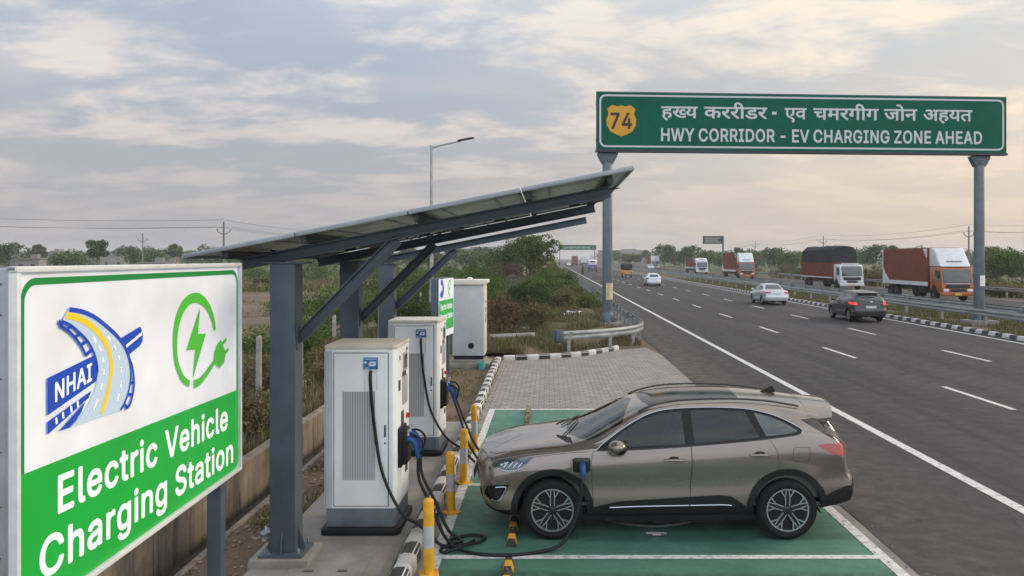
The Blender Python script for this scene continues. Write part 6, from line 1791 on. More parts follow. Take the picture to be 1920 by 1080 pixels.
        b.add(vsx, fs + [list(range(9)), list(range(108, 117))[::-1]]); b.build('tarpaulin', M['tarp'], t)
    b = MB()
    b.box(((1.2 + L1) / 2, 0, 1.0), (L1 - 1.2, .9, .28)); [b.box(((bx + L1 * .62) / 2, s * w * .9, z), (L1 * .62 - bx - 1.2, .05, .08)) for s in (-1, 1) for z in (.62, .86)]
    b.box((bx + 1.5, w * .6, .78), (.9, .5, .5)); b.box((L1 - .1, 0, .7), (.1, width * .9, .14))
    b.build('chassis', M['chassis'], t, bevel=.01)
    for x in (1.30, L1 - 2.45, L1 - 1.35) if L1 > 8.5 else (1.30, L1 - 1.7):
        for s in (-1, 1):
            T = Matrix.Translation((x, s * (w - .17), .50)) @ (Matrix.Identity(4) if s < 0 else Matrix.Rotation(math.pi, 4, 'Z'))
            b = MB(); b.lathe([(.26, -.14), (.46, -.15), (.50, -.10), (.50, .10), (.46, .15), (.26, .14)], 22, 0, T, axis='y'); wl = b.build('wheel', M['tyre'], t)
            b = MB(); b.lathe([(.27, -.135), (.24, -.09), (.13, -.05), (.10, -.14), (.001, -.15)], 18, 0, T, axis='y'); b.build('rim', M['disc'], wl)
    return t


truck('big orange box truck with white wind deflector just beyond the right gantry post', (30.25, 58.6, .015), 10.2, M['cab_orange'], M['truck_orange'], 4.05)
truck('white-cab truck with a dark grey tarpaulin over a red body', (30.6, 80, .015), 12.0, M['truck_white'], M['body_red'], 4.55, kind='tarp', shield=False)
truck('orange box truck farther away, left of the tarpaulin truck', (30.5, 122, .015), 12.0, M['cab_orange'], M['truck_orange'], 4.1)
truck('white-cab truck with a low brown body far off by the blank board', (30.9, 160, .015), 13.0, M['truck_white'], M['truck_orange'], 3.3, shield=True)
truck('brown box truck farthest off on the opposite road', (31.6, 236, .015), 12.0, M['truck_white'], M['truck_orange'], 4.0)
truck('red box truck far ahead driving away under the distant gantry', (11.2, 357, .015), 12.0, M['cab_orange'], M['body_red'], 4.2, group='trucks driving away', rz=RZ)
truck('grey-brown truck far ahead right of the red one, driving away', (16.0, 372, .015), 9.0, M['truck_white'], M['truck_white'], 3.9, group='trucks driving away', rz=RZ)

# ------------------------------------------------------------------ auto rickshaw, small blue tempo, motorbike with rider
M['rick_y'] = mat('ochre_rickshaw_paint', (0.45, 0.22, 0.04), 0.5, var=.2, scale=2)
M['tempo_blue'] = mat('blue_van_paint', (0.025, 0.05, 0.24), 0.4, var=.15)


def three_wheeler(label, cat, name, loc, sc, low, top):
    t = thing(name, label, cat, loc, RZ); t.scale = (sc, sc, sc)
    b = MB(); b.prism([(-1.3, .55), (-1.2, .95), (-.75, 1.02), (1.15, 1.0), (1.3, .8), (1.3, .38), (-.6, .32), (-1.1, .40)], -.66, .66); b.build('body', low, t, bevel=.08, seg=3)
    b = MB(); b.prism([(-.72, 1.68), (-.55, 1.78), (1.0, 1.80), (1.24, 1.68), (1.30, 1.28), (1.18, 1.28), (1.12, 1.60), (-.66, 1.62)], -.68, .68); b.box((1.24, 0, 1.18), (.05, 1.3, .36)); b.build('hood', top, t, bevel=.05)
    b = MB(); b.box((1.275, 0, 1.46), (.02, .7, .26)); b.build('rear_window', M['glass_far'], t)
    for s in (-1, 1):
        b = MB(); b.tube([(-1.12, s * .58, .95), (-.68, s * .60, 1.66)], .025, 6); b.tube([(.25, s * .64, .98), (.25, s * .64, 1.66)], .022, 6); b.build('pillar', M['black'], t)
        b = MB(); b.box((1.31, s * .56, .66), (.03, .12, .16)); b.build('tail_light', M['tail'], t, bevel=.01)
        T = Matrix.Translation((.85, s * .56, .25)); b = MB(); b.lathe([(.12, -.07), (.23, -.07), (.25, 0), (.23, .07), (.12, .07), (.001, .05)], 16, 0, T, axis='y'); b.build('wheel', M['tyre'], t)
    T = Matrix.Translation((-1.0, 0, .25)); b = MB(); b.lathe([(.001, -.05), (.12, -.06), (.25, 0), (.12, .06), (.001, .05)], 16, 0, T, axis='y'); b.build('wheel', M['tyre'], t)
    b = MB(); b.prism([(-1.1, 1.0), (-.70, 1.60), (-.68, 1.60), (-1.08, 1.0)], -.55, .55); b.build('windscreen', M['glass_far'], t)
    b = MB(); b.box((.4, 0, .95), (.5, 1.1, .3)); b.build('seat', M['black'], t, bevel=.05)
    b = MB(); b.box((1.32, 0, .58), (.02, .4, .12)); b.build('number_plate', M['plate_y'], t)
    return t


three_wheeler('ochre auto rickshaw with black hood ahead of the white hatchback', 'auto rickshaw', 'auto_rickshaw', (12.9, 133, .015), 1.3, M['rick_y'], M['black'])
three_wheeler('blue three-wheeler with white top far ahead in the left lane', 'auto rickshaw', 'auto_rickshaw', (10.3, 190, .015), 1.6, M['tempo_blue'], M['truck_white'])

mt = thing('motorbike', 'dark motorbike on the road shoulder carrying a rider', 'motorbike', (6.35, 150, .015), RZ)
for x in (-.62, .62):
    T = Matrix.Translation((x, 0, .30)); b = MB(); b.lathe([(.22 + .06 * math.cos(a), .05 * math.sin(a)) for a in [k * math.pi / 4 for k in range(8)]], 20, 0, T, axis='y', closed=True)
    for k in range(6): b.cyl((x, 0, .30), (x + .2 * math.cos(k * 1.047), 0, .3 + .2 * math.sin(k * 1.047)), .01, 5)
    b.build('wheel', M['tyre'], mt)
b = MB(); b.ell((-.15, 0, .78), (.28, .14, .13)); b.box((.35, 0, .80), (.62, .24, .10)); b.box((-.02, 0, .45), (.4, .22, .3)); b.tube([(-.62, 0, .3), (-.40, 0, .98)], .035, 6); b.tube([(-.38, -.32, 1.02), (-.40, 0, .98), (-.38, .32, 1.02)], .02, 6); b.tube([(.62, 0, .3), (.2, 0, .5)], .03, 6); b.build('frame', M['black'], mt, bevel=.01)
b = MB(); b.box((.70, 0, .72), (.06, .16, .08)); b.build('tail_light', M['tail'], mt)


def skin_body(name, chain, m, parent=None):
    """one continuous figure grown round connected joints"""
    me = bpy.data.meshes.new(name)
    pts = [c[0] for c in chain]; ed = [(c[1], i) for i, c in enumerate(chain) if c[1] is not None]
    me.from_pydata(pts, ed, [])
    o = bpy.data.objects.new(name, me); COL.objects.link(o)
    md = o.modifiers.new('skin', 'SKIN')
    for v, c in zip(me.skin_vertices[0].data, chain): v.radius = (c[2], c[2])
    me.skin_vertices[0].data[0].use_root = True
    ss = o.modifiers.new('sub', 'SUBSURF'); ss.levels = ss.render_levels = 1
    dg = bpy.context.evaluated_depsgraph_get(); dg.update()
    m2 = bpy.data.meshes.new_from_object(o.evaluated_get(dg)); bpy.data.objects.remove(o)
    m2.materials.clear(); m2.materials.append(m); m2.polygons.foreach_set("use_smooth", [True] * len(m2.polygons)); m2.name = name
    return link(name, m2, parent)


M['dark_cloth'] = mat('dark_clothing', (0.03, 0.028, 0.032), 0.85, var=.2)
rider = thing('person', 'rider in dark clothes seated on the motorbike on the shoulder', 'person', (6.35, 150, .015), RZ)
ch = [((.25, 0, .92), None, .14), ((.22, 0, 1.15), 0, .15), ((.16, 0, 1.38), 1, .16), ((.13, 0, 1.50), 2, .06), ((.10, 0, 1.62), 3, .10), ((.09, 0, 1.70), 4, .09)]
for s in (-1, 1):
    k = len(ch)
    ch += [((.15, s * .19, 1.40), 2, .06), ((.0, s * .30, 1.20), k, .05), ((-.30, s * .30, 1.06), k + 1, .035), ((.22, s * .10, .90), 0, .09), ((-.10, s * .20, .84), k + 3, .075), ((.05, s * .20, .45), k + 4, .05), ((-.08, s * .20, .38), k + 5, .04)]
skin_body('body', ch, M['dark_cloth'], rider)
b = MB(); b.ell((.09, 0, 1.68), (.14, .125, .15), 14, 9); b.build('helmet', M['black'], rider)

# ------------------------------------------------------------------ overhead direction signs
M['sign_green'] = mat('green_sign_sheeting', (0.002, 0.098, 0.055), 0.5, var=.10, scale=.7, spec=.12)
M['sign_white'] = mat('white_sign_sheeting', (0.52, 0.55, 0.55), 0.5)
M['shield'] = mat('amber_shield', (0.60, 0.29, 0.008), 0.5)
M['sign_black'] = mat('black_sheeting', (0.01, 0.01, 0.01), 0.5)
gw = 19.3
M['post_paint'] = mat('grey_blue_post_paint', (0.11, 0.14, 0.165), .5, .1, var=.15, scale=3, rvar=.1)
gt = thing('gantry_sign', 'wide green highway sign on two blue-grey posts over the road', 'road sign', (2.12, 35.75, 0), math.atan2(1.25, 19.25))
PXL, PXR = .55, 18.15
for x in (PXL, PXR):
    b = MB(); b.tube([(x, .3, .3), (x, .3, 7.6)], [.235, .225], 20)
    b.lathe([(.42, .30), (.42, .36), (.26, .36), (.25, .8)], 20, 0, Matrix.Translation((x, .3, 0)))
    for k in range(8):
        a = k * math.pi / 4
        b.prism([(.235, .36), (.40, .36), (.235, .75)], -.012, .012, 0, Matrix.Translation((x, .3, 0)) @ Matrix.Rotation(a, 4, 'Z'))
    b.prism([(x - .24, 7.55), (x + .24, 7.55), (x + .46, 7.95), (x + .46, 8.05), (x - .46, 8.05), (x - .46, 7.95)], .15, .45)
    b.box((x, .30, 8.9), (.22, .2, 2.0))
    b.build('post', M['post_paint'], gt, bevel=.004)
    b = MB(); b.box((x, .3, .17), (1.3, 1.1, .36)); b.build('footing', M['slab'], gt, bevel=.03)
gz0, gz1 = 8.16, 10.80
b = MB(); b.box((gw / 2, .06, (gz0 + gz1) / 2), (gw, .10, gz1 - gz0)); b.build('backing', M['steel_paint'], gt, bevel=.01)
b = MB()
for z in (8.6, 10.3): b.box((gw / 2, .17, z), (gw, .12, .14))
for k in range(10): b.box((1 + k * 1.92, .14, 9.5), (.10, .06, 2.5))
b.box((gw / 2, .10, gz0 - .05), (gw + .04, .30, .10))
b.build('rail', M['steel_dark'], gt)
f = Face(); f.poly(rect(.05, gz0 + .03, gw - .05, gz1 - .05), -.004); f.build('sheeting', M['sign_green'], gt)
f = Face(); [f.poly(rect(x_ - .008, gz0 + .05, x_ + .008, gz1 - .07), -.007) for x_ in (2.05, 4.45, 6.85, 9.25, 11.65, 14.05, 16.45)]
f.build('panel_seam', mat('sheet_joint', (.003, .06, .035), .6, spec=.1), gt)
f = Face(); o_, i_ = rrect(.14, gz0 + .12, gw - .14, gz1 - .14, .28), rrect(.22, gz0 + .20, gw - .22, gz1 - .22, .22)
for k in range(len(o_)):
    k2 = (k + 1) % len(o_); f.poly([o_[k], o_[k2], i_[k2], i_[k]], -.012)
f.build('border_line', M['sign_white'], gt)
sx_, sz_ = 1.14, 9.49
half = [(0, .68), (.20, .64), (.42, .70), (.64, .52), (.58, .30), (.68, .05), (.66, -.22), (.50, -.50), (.22, -.64), (0, -.72)]
f = Face(); f.poly([(sx_ + x, sz_ + z) for x, z in half] + [(sx_ - x, sz_ + z) for x, z in half[::-1][1:-1]], -.012); f.build('route_shield', M['shield'], gt)
lettering('lettering', '74', (sx_ - .54, sz_ - .36), (sx_ + .55, sz_ - .36), .74, M['sign_black'], gt, y=-.02, bold=.028)
lettering('lettering', 'HWY CORRIDOR - EV CHARGING ZONE AHEAD', (2.92, 8.59), (18.15, 8.59), .60, M['sign_white'], gt, y=-.012, bold=.024, space=.17)
HX = [(2.98, 4.62, 'हख्य'), (4.95, 7.85, 'कररीडर'), (8.02, 8.42, '-'), (8.70, 9.70, 'एव'), (10.05, 13.10, 'चमरगीग'), (13.40, 14.95, 'जोन'), (15.25, 17.60, 'अहयत')]


for x0, x1, wd in HX:
    lettering('lettering', [wd], (x0, 9.64 if wd != '-' else 9.60), (x1, 9.64 if wd != '-' else 9.60), .70, M['sign_white'], gt, y=-.012, cap=.5)

fg = thing('gantry_sign', 'small far-off green gantry sign spanning the road at the horizon', 'road sign', (4.9, 403, 0))
for x in (.4, 18.2): b = MB(); b.tube([(x, 0, 0), (x, 0, 9.9)], .22, 10); b.build('post', M['steel_paint'], fg)
b = MB(); b.box((9.3, -.2, 8.7), (19.2, .2, 2.5)); b.build('panel', M['sign_green'], fg)
f = Face(); [f.poly(rect(2.5 + k * 1.05, 8.2 + (k % 3) * .1, 3.3 + k * 1.05, 8.7 + (k % 2) * .12), -.32) for k in range(13)]; f.build('lettering', M['sign_white'], fg)

bb = thing('direction_board', 'blank grey board on a single post beyond the opposite road', 'road sign', (35.9, 165, 0))
b = MB(); b.tube([(.3, 0, 0), (.3, 0, 7.9)], .17, 10); b.tube([(.3, 0, 7.3), (-3.4, 0, 7.3)], .09, 8); b.build('post', M['steel_paint'], bb)
b = MB(); b.box((-1.85, -.16, 7.05), (4.2, .08, 1.65)); b.build('panel', M['steel_dark'], bb, bevel=.02)
f = Face(); [f.poly(rect(-3.6, 6.55 + k * .4, -.2 - (k % 2) * .6, 6.68 + k * .4), -.205) for k in range(3)]; f.build('lettering', M['reflect'], bb)

# ------------------------------------------------------------------ guard rails
WP = [(-.006, .155), (.010, .15), (.045, .10), (.045, .06), (.008, .02), (.008, -.02), (.045, -.06), (.045, -.10), (.010, -.15), (-.006, -.155), (-.012, -.15), (.030, -.098), (.030, -.062), (-.008, -.02), (-.008, .02), (.030, .062), (.030, .098), (-.012, .15)]


def guardrail(label, path, posts, zc, side, bury=0.0, skin=None):
    g = thing('guardrail', label, 'guardrail', path[0])
    P0 = Vector(path[0])
    pr = [(side * a, c) for a, c in WP]
    b = MB(); b.sweep([Vector(p) - P0 + Vector((0, 0, zc)) for p in path], pr); b.build('beam', skin or M['rail'], g)
    for (x, y, z) in posts[:98]:
        b = MB(); b.box((x - P0.x - side * .085, y - P0.y, (zc + .10) / 2 + z / 2), (.11, .14, zc + .10 - z)); b.box((x - P0.x - side * .015, y - P0.y, zc), (.05, .10, .24)); b.build('post', M['rail'], g)
    return g


lp_ = [(.44, 26.9, 0), (.9, 27.15, 0), (1.5, 27.55, 0), (2.2, 28.1, 0), (2.8, 28.75, 0), (3.25, 29.5, 0), (3.55, 30.4, 0), (3.68, 31.5, 0), (3.70, 33, 0)]
lp_s = [tuple(p) for p in spline3(lp_, 4)] + [(3.70, y, 0) for y in (36, 45, 60, 90, 140, 200, 300, 420)]
ps = [(.75, 27.05, 0), (2.25, 28.15, 0), (3.2, 29.4, 0), (3.64, 31.2, 0)] + [(3.7, 33.2 + k * 2.0, 0) for k in range(60)] + [(3.7, 153 + k * 5, 0) for k in range(30)]
g = guardrail('curved-end guardrail along the left edge of the road', lp_s, ps, .62, 1)
b = MB(); b.box((-.10, -.09, .62), (.30, .10, .40), rot=Matrix.Rotation(R(30), 4, 'Z')); b.box((-.2, -.12, .62), (.24, .03, .46), rot=Matrix.Rotation(R(22), 4, 'Z')); b.build('end_terminal', M['steel_paint'], g, bevel=.03)
guardrail('near guardrail of the median, in front of the right gantry post', [(19.75, y, .1) for y in (22, 40, 80, 160, 300, 500)], [(19.75, 24 + k * 4.0, .1) for k in range(90)], .66, -1)
guardrail('rear guardrail of the median beside the opposite road', [(22.7, y, .1) for y in (22, 40, 80, 160, 300, 500)], [(22.7, 26 + k * 4.0, .1) for k in range(80)], .66, 1)
guardrail('guardrail on the far edge of the opposite road behind the trucks', [(36.9, y, 0) for y in (30, 60, 120, 240, 500)], [(36.9, 32 + k * 4.0, 0) for k in range(80)], .72, -1)
# ------------------------------------------------------------------ foliage
def leaves_mesh(name, blobs, n, size, palette, seed=0, gap=0.35, up=0.0, aspect=.5, outer=2.0):
    g = np.random.default_rng(seed)
    B = np.array(blobs, float)
    vol = B[:, 3] * B[:, 4] * B[:, 5]; pr = vol ** .8 / (vol ** .8).sum()
    k = g.choice(len(B), n * 2, p=pr)
    d = g.normal(size=(n * 2, 3)); d /= np.linalg.norm(d, axis=1)[:, None]
    r = g.random(n * 2) ** (1 / (3 * outer)) * (1 + g.normal(0, .07, n * 2))
    P = B[k, :3] + d * r[:, None] * B[k, 3:6]
    f = 2.3 / max(.3, float(np.mean(B[:, 3])))
    ns = np.sin(P[:, 0] * f * 1.7 + 1.3 * np.sin(P[:, 1] * f * 1.3)) + np.sin(P[:, 1] * f * 1.9 + P[:, 2] * f) + np.sin(P[:, 2] * f * 2.1 - P[:, 0] * f * .8)
    keep = (ns / 6 + .5 + g.normal(0, .1, n * 2)) > gap
    keep &= P[:, 2] > 0.02
    P, k, d = P[keep][:n], k[keep][:n], d[keep][:n]
    m = len(P)
    a = g.normal(size=(m, 3)) + d * .7; a[:, 2] += up; a /= np.linalg.norm(a, axis=1)[:, None]
    t = np.cross(a, g.normal(size=(m, 3))); t /= np.linalg.norm(t, axis=1)[:, None]
    s = size * g.uniform(.6, 1.4, m)[:, None]
    V = np.stack([P - a * s * .5, P + t * s * aspect * .5, P + a * s * .5, P - t * s * aspect * .5], 1).reshape(-1, 3)
    pal = np.array(palette)
    mixv = g.random((m, 1)); i0 = g.integers(0, len(pal), m); i1 = g.integers(0, len(pal), m)
    c = pal[i0] * mixv + pal[i1] * (1 - mixv)
    shade = g.uniform(.72, 1.3, len(B))[k][:, None] * g.uniform(.8, 1.2, (m, 1))
    c = np.clip(c * shade, 0, 1)
    C4 = np.concatenate([np.repeat(c, 4, 0), np.ones((m * 4, 1))], 1)
    me = bpy.data.meshes.new(name)
    me.vertices.add(m * 4); me.vertices.foreach_set("co", V.ravel())
    me.loops.add(m * 4); me.loops.foreach_set("vertex_index", np.arange(m * 4))
    me.polygons.add(m); me.polygons.foreach_set("loop_start", np.arange(m) * 4); me.polygons.foreach_set("loop_total", np.full(m, 4))
    at = me.color_attributes.new("Col", 'FLOAT_COLOR', 'POINT'); at.data.foreach_set("color", C4.ravel().astype(np.float32))
    me.update(); me.validate()
    me.materials.append(M['leaf'])
    return me


GREEN = [(.062, .115, .022), (.085, .14, .028), (.045, .085, .018), (.115, .155, .04)]
DARK = [(.038, .075, .020), (.030, .060, .017), (.06, .10, .028)]
OLIVE = [(.115, .12, .042), (.085, .098, .034), (.15, .14, .06)]
DRY = [(.17, .105, .055), (.12, .072, .036), (.20, .14, .075), (.09, .075, .035)]
LIGHT = [(.085, .13, .03), (.11, .15, .04), (.055, .095, .02)]


def blobs_for(w, h, n, g, trunk=0.0, top=0.8):
    out = []
    for _ in range(n):
        a = g.uniform(0, 2 * math.pi); q = math.sqrt(g.random()) * w * .36
        z = trunk + (h - trunk) * g.uniform(.25, .8)
        s = w * g.uniform(.16, .27) * (1.15 - .45 * (z / h))
        out.append((q * math.cos(a), q * math.sin(a), min(z, h - s * top), s, s, s * g.uniform(.7, .95)))
    return out


def limb_mesh(name, h, crown_z, w, seed, r0=.12, multi=1):
    g = random.Random(seed); b = MB()
    for m_ in range(multi):
        ox_, oy_ = g.uniform(-.12, .12) * (multi > 1), g.uniform(-.12, .12) * (multi > 1)
        lean = (g.uniform(-.12, .12) * h * (1 + .8 * (multi > 1)), g.uniform(-.12, .12) * h)
        top = Vector((ox_ + lean[0], oy_ + lean[1], crown_z + (h - crown_z) * .55))
        pts = [Vector((ox_, oy_, -.05)), Vector((ox_ + lean[0] * .3, oy_ + lean[1] * .2, crown_z * .6)), Vector((ox_ + lean[0] * .6, oy_ + lean[1] * .6, crown_z * 1.05)), top]
        sp_ = spline3(pts, 5); n = len(sp_)
        b.tube(sp_, [r0 * (1 - .8 * i / n) for i in range(n)], 7)
        for k in range(6):
            a = g.uniform(0, 6.28); z0 = sp_[int(n * g.uniform(.4, .85))]
            e = Vector((z0.x + math.cos(a) * w * .36, z0.y + math.sin(a) * w * .36, min(h * .93, z0.z + (h - crown_z) * g.uniform(.15, .5))))
            mid = z0.lerp(e, .5) + Vector((0, 0, .12 * h * g.random() * .6))
            q = spline3([z0, mid, e], 4); b.tube(q, [r0 * .42 * (1 - .8 * i / len(q)) for i in range(len(q))], 5)
    return b.mesh(name, M['trunk'])


def make_tree(label, loc, h, w, pal, seed, n=2200, size=.34, trunk=.3, nb=14, gap=.38, group=None, multi=1, name='tree', r0=None):
    g = random.Random(seed)
    t = thing(name, label, 'tree', loc, g.uniform(0, 6.28), group)
    link('trunk', limb_mesh('trunk', h, h * trunk, w, seed, r0 or h * .022, multi), t)
    link('crown', leaves_mesh('crown', blobs_for(w, h, nb, g, h * trunk), n, size, pal, seed, gap), t)
    return t


def make_bush(label, loc, h, w, pal, seed, n=2600, size=.12, nb=12, gap=.32, group=None, cat='bush', aspect=.5, name='bush'):
    g = random.Random(seed)
    bl = []
    for _ in range(nb):
        a = g.uniform(0, 6.28); q = math.sqrt(g.random()) * w * .36; s = w * g.uniform(.16, .26)
        hz = h * (1 - .6 * (q / (w * .5)) ** 2)
        bl.append((q * math.cos(a), q * math.sin(a), hz * g.uniform(.25, .78), s, s, min(s, hz * .42)))
    t = thing(name, label, cat, loc, g.uniform(0, 6.28), group)
    b = MB()
    for k in range(9):
        a = g.uniform(0, 6.28); e = Vector((math.cos(a) * w * .3 * g.random(), math.sin(a) * w * .3 * g.random(), h * g.uniform(.5, .85)))
        q = spline3([Vector((0, 0, -.04)), e * .5 + Vector((.06, .04, 0)), e], 4); b.tube(q, [.022 * (1 - .7 * i / len(q)) * (h / 1.5) for i in range(len(q))], 5)
    b.build('stem', M['trunk'], t)
    link('foliage', leaves_mesh('foliage', bl, n, size, pal, seed, gap, up=.3, aspect=aspect), t)
    return t


def vz(x, y): return verge_h(x, y) if VX0 < x < VX1 and VY0 < y < VY1 else 0.0


# bushes of the verge, near to far
for k, (lab, x, y, h, w, pal, n, size, gap) in enumerate([
    ('reddish brown dry weed clump right behind the cream side of the cabinet', -1.95, 31.0, 1.75, 1.9, DRY, 5200, .085, .30),
    ('second dry brown weed clump, right of the one at the cabinet', -.75, 33.5, 1.35, 1.9, DRY + OLIVE, 3600, .085, .34),
    ('dark green rounded bush in the middle of the verge', -1.05, 41.5, 1.9, 2.5, DARK, 6000, .10, .24),
    ('olive scrub bush between the dark round bush and the guardrail', .55, 42.5, 1.25, 2.2, OLIVE, 3600, .10, .36),
    ('low leafy bush with litter caught in front of it', -.4, 36.0, .85, 1.9, GREEN + OLIVE, 2600, .10, .36),
    ('bright green bush behind the cabinet roof', -4.6, 52, 2.3, 3.6, LIGHT, 5200, .13, .28),
    ('dull green bush left of the dark round bush', -3.2, 46, 1.5, 2.4, GREEN, 3200, .11, .3),
    ('brown dead creeper mound beside the tallest verge tree', -4.1, 75, 3.0, 3.6, [(.12, .085, .06), (.085, .06, .042)], 6500, .13, .2),
    ('pale dusty bush below the brown creeper mound', -3.4, 66, 1.5, 3.2, [(.30, .29, .27), (.22, .22, .19), (.12, .13, .08)], 3600, .12, .3),
    ('green bush below the tallest verge tree', -.4, 55, 1.9, 3.2, GREEN, 4200, .12, .3),
    ('dense green bush to the left of the creeper mound', -6.6, 78, 3.2, 4.6, DARK + GREEN, 5600, .15, .27),
    ('light green shrub straight behind the lamp post foot', -6.6, 45.5, 1.7, 3.0, LIGHT, 4200, .12, .3),
    ('low olive bush by the guardrail where it runs straight', 1.6, 53, 1.1, 2.4, OLIVE, 2600, .12, .36),
    ('far olive bush along the guardrail', 1.2, 68, 1.6, 3.0, OLIVE + GREEN, 3000, .14, .34),
    ('farthest dark bush along the guardrail', .8, 88, 2.0, 3.6, DARK + OLIVE, 3000, .18, .34),
    ('leafy green bush seen between the front column and its brace', -7.0, 23.2, 1.75, 2.1, GREEN, 5600, .085, .27),
    ('dark green bush behind the rear canopy column', -5.5, 30.5, 2.25, 2.6, GREEN + DARK, 6500, .10, .25),
    ('green bush seen left of the lamp post through the canopy', -7.6, 35.5, 2.2, 2.8, GREEN, 5200, .10, .28),
    ('scraggy brown weed bush behind the front charger by the fence', -5.4, 20.4, 1.15, 1.7, DRY + OLIVE, 3600, .08, .34),
    ('brown weed tangle at the foot of the nearest fence post', -5.5, 14.6, .95, 1.5, OLIVE + DRY, 3000, .075, .36),
    ('weed tangle behind the second fence post', -6.6, 18.2, 1.05, 2.0, OLIVE + DRY, 3200, .08, .34),
    ('low green bush in the field beyond the fence, left of the front column', -9.4, 26, 1.0, 2.4, GREEN, 2800, .10, .32),
    ('pale green bush in the field between the first two canopy columns', -8.8, 29, 1.3, 2.6, LIGHT + GREEN, 3200, .10, .3),
    ('wide green thicket farther back between the canopy columns', -10.5, 40, 1.8, 5.0, GREEN + LIGHT, 5200, .13, .28),
    ('dark green thicket behind the middle canopy column', -8.6, 44, 2.3, 4.0, DARK + GREEN, 5200, .13, .27),
    ('bright scrub patch at the edge of the ploughed field', -14.5, 45, 1.1, 4.2, LIGHT, 3200, .12, .32),
    ('green scrub left of the lamp post foot', -9.2, 58, 2.4, 4.6, GREEN, 5000, .15, .28),
    ('dense green bush right of the lamp post foot', -5.6, 60, 2.3, 3.8, GREEN + LIGHT, 5000, .14, .27),
    ('weedy green clump on the slope beside the straight guardrail', 2.2, 45, .9, 2.0, GREEN + OLIVE, 2400, .09, .36),
    ('yellowish weed clump on the slope near the gantry post', .9, 37.5, .7, 1.6, OLIVE + DRY, 2000, .08, .38)]):
    make_bush(lab, (x, y, vz(x, y)), h, w, pal, 100 + k, n, size, 12, gap, 'bushes and scrub of the verge')
make_tree('tallest verge tree with a thin leafy top, left of the guardrail', (-1.5, 64, .2), 5.3, 4.9, OLIVE + GREEN, 31, 6800, .20, .22, 20, .36, multi=3)
make_tree('second verge tree, lower and darker, left of the tallest', (-4.3, 82, 0), 5.0, 5.2, DARK + GREEN, 37, 4200, .24, .2, 16, .34, multi=2)

# far trees: a few kinds built once, then copied
KINDS = [(6.2, 6.6, DARK + GREEN, 41, .22, 14), (7.0, 5.0, DARK, 42, .38, 12), (5.4, 7.0, GREEN, 43, .15, 15), (7.6, 4.4, DARK + OLIVE, 44, .34, 11), (5.0, 5.6, OLIVE + GREEN, 45, .25, 12)]
proto = [make_tree('x', (0, 0, 0), h, w, pal, sd, 2600, .40, tr, nb, .34) for h, w, pal, sd, tr, nb in KINDS]
used = set()


def far_tree(px, Y, k, top, lab, group, wide=1.0):
    """a tree standing where the photo shows its crown: px is its direction, top its crown height in m"""
    x = (px - 1030) / 1484 * Y
    o = proto[k] if k not in used else copy_tree(proto[k])
    used.add(k)
    o.location = (x, Y, 0); s = top / KINDS[k][0]; o.scale = (s * wide, s * wide, s); o.rotation_euler.z = random.uniform(0, 6.28)
    o['label'] = lab; o['group'] = group
    return o


GL = 'trees beyond the fields on the left'
LEFT = [(18, 175, 0, 7.0), (70, 215, 3, 8.0), (128, 140, 2, 5.0), (184, 165, 1, 7.4), (240, 210, 0, 6.9), (288, 240, 2, 7.2), (328, 225, 3, 8.4), (362, 250, 4, 6.2), (402, 235, 2, 7.6), (432, 260, 0, 7.4), (470, 190, 2, 6.2), (500, 230, 0, 6.6),
        (545, 210, 4, 5.6), (590, 160, 2, 5.0), (632, 185, 0, 5.8), (675, 150, 4, 4.6), (720, 170, 2, 5.2), (765, 200, 0, 6.2), (806, 160, 4, 5.0), (845, 240, 3, 6.8), (872, 200, 2, 6.0), (905, 260, 0, 7.4), (925, 150, 4, 5.2), (955, 300, 3, 8.0), (985, 340, 0, 7.5)]
ORD = ['1st', '2nd', '3rd'] + ['%dth' % i for i in range(4, 60)]
for i, (px, Y, k, top) in enumerate(LEFT):
    far_tree(px, Y, k, top, '%s, %s from the left beyond the fields' % (('spreading dark green tree', 'tall dark tree on a bare trunk', 'broad green tree', 'slim dark tree', 'small olive tree')[k], ORD[i]), GL)
GR = 'trees beyond the opposite road'
RIGHT = [(1150, 420, 0, 7.5), (1172, 330, 2, 6.0), (1190, 300, 4, 5.4), (1212, 380, 3, 8.2), (1246, 235, 0, 7.8), (1272, 300, 2, 7.0), (1296, 215, 0, 7.0), (1330, 250, 4, 6.2), (1362, 210, 2, 5.6), (1388, 240, 3, 7.4), (1418, 260, 2, 6.6), (1446, 185, 0, 6.1), (1482, 170, 2, 5.6),
         (1520, 200, 4, 5.8), (1556, 220, 0, 7.0), (1600, 190, 2, 6.0), (1640, 175, 0, 6.6), (1668, 210, 3, 7.6), (1715, 190, 2, 6.4), (1770, 170, 4, 5.2), (1850, 150, 0, 5.4), (1905, 140, 2, 4.8)]
for i, (px, Y, k, top) in enumerate(RIGHT):
    far_tree(px, Y, k, top, '%s, %s from the left in the belt behind the trucks' % (('spreading dark green tree', 'tall dark tree on a bare trunk', 'broad green tree', 'slim dark tree', 'small olive tree')[k], ORD[i]), GR)
make_tree('bright green spreading tree right of the right gantry post', (45.2, 80, 0), 4.4, 5.6, GREEN + LIGHT, 51, 5200, .26, .28, 18, .36, multi=3)
make_tree('smaller green tree at the right edge of the picture', (50.5, 84, 0), 3.9, 4.6, GREEN, 52, 3200, .26, .25, 12, .34, multi=2)
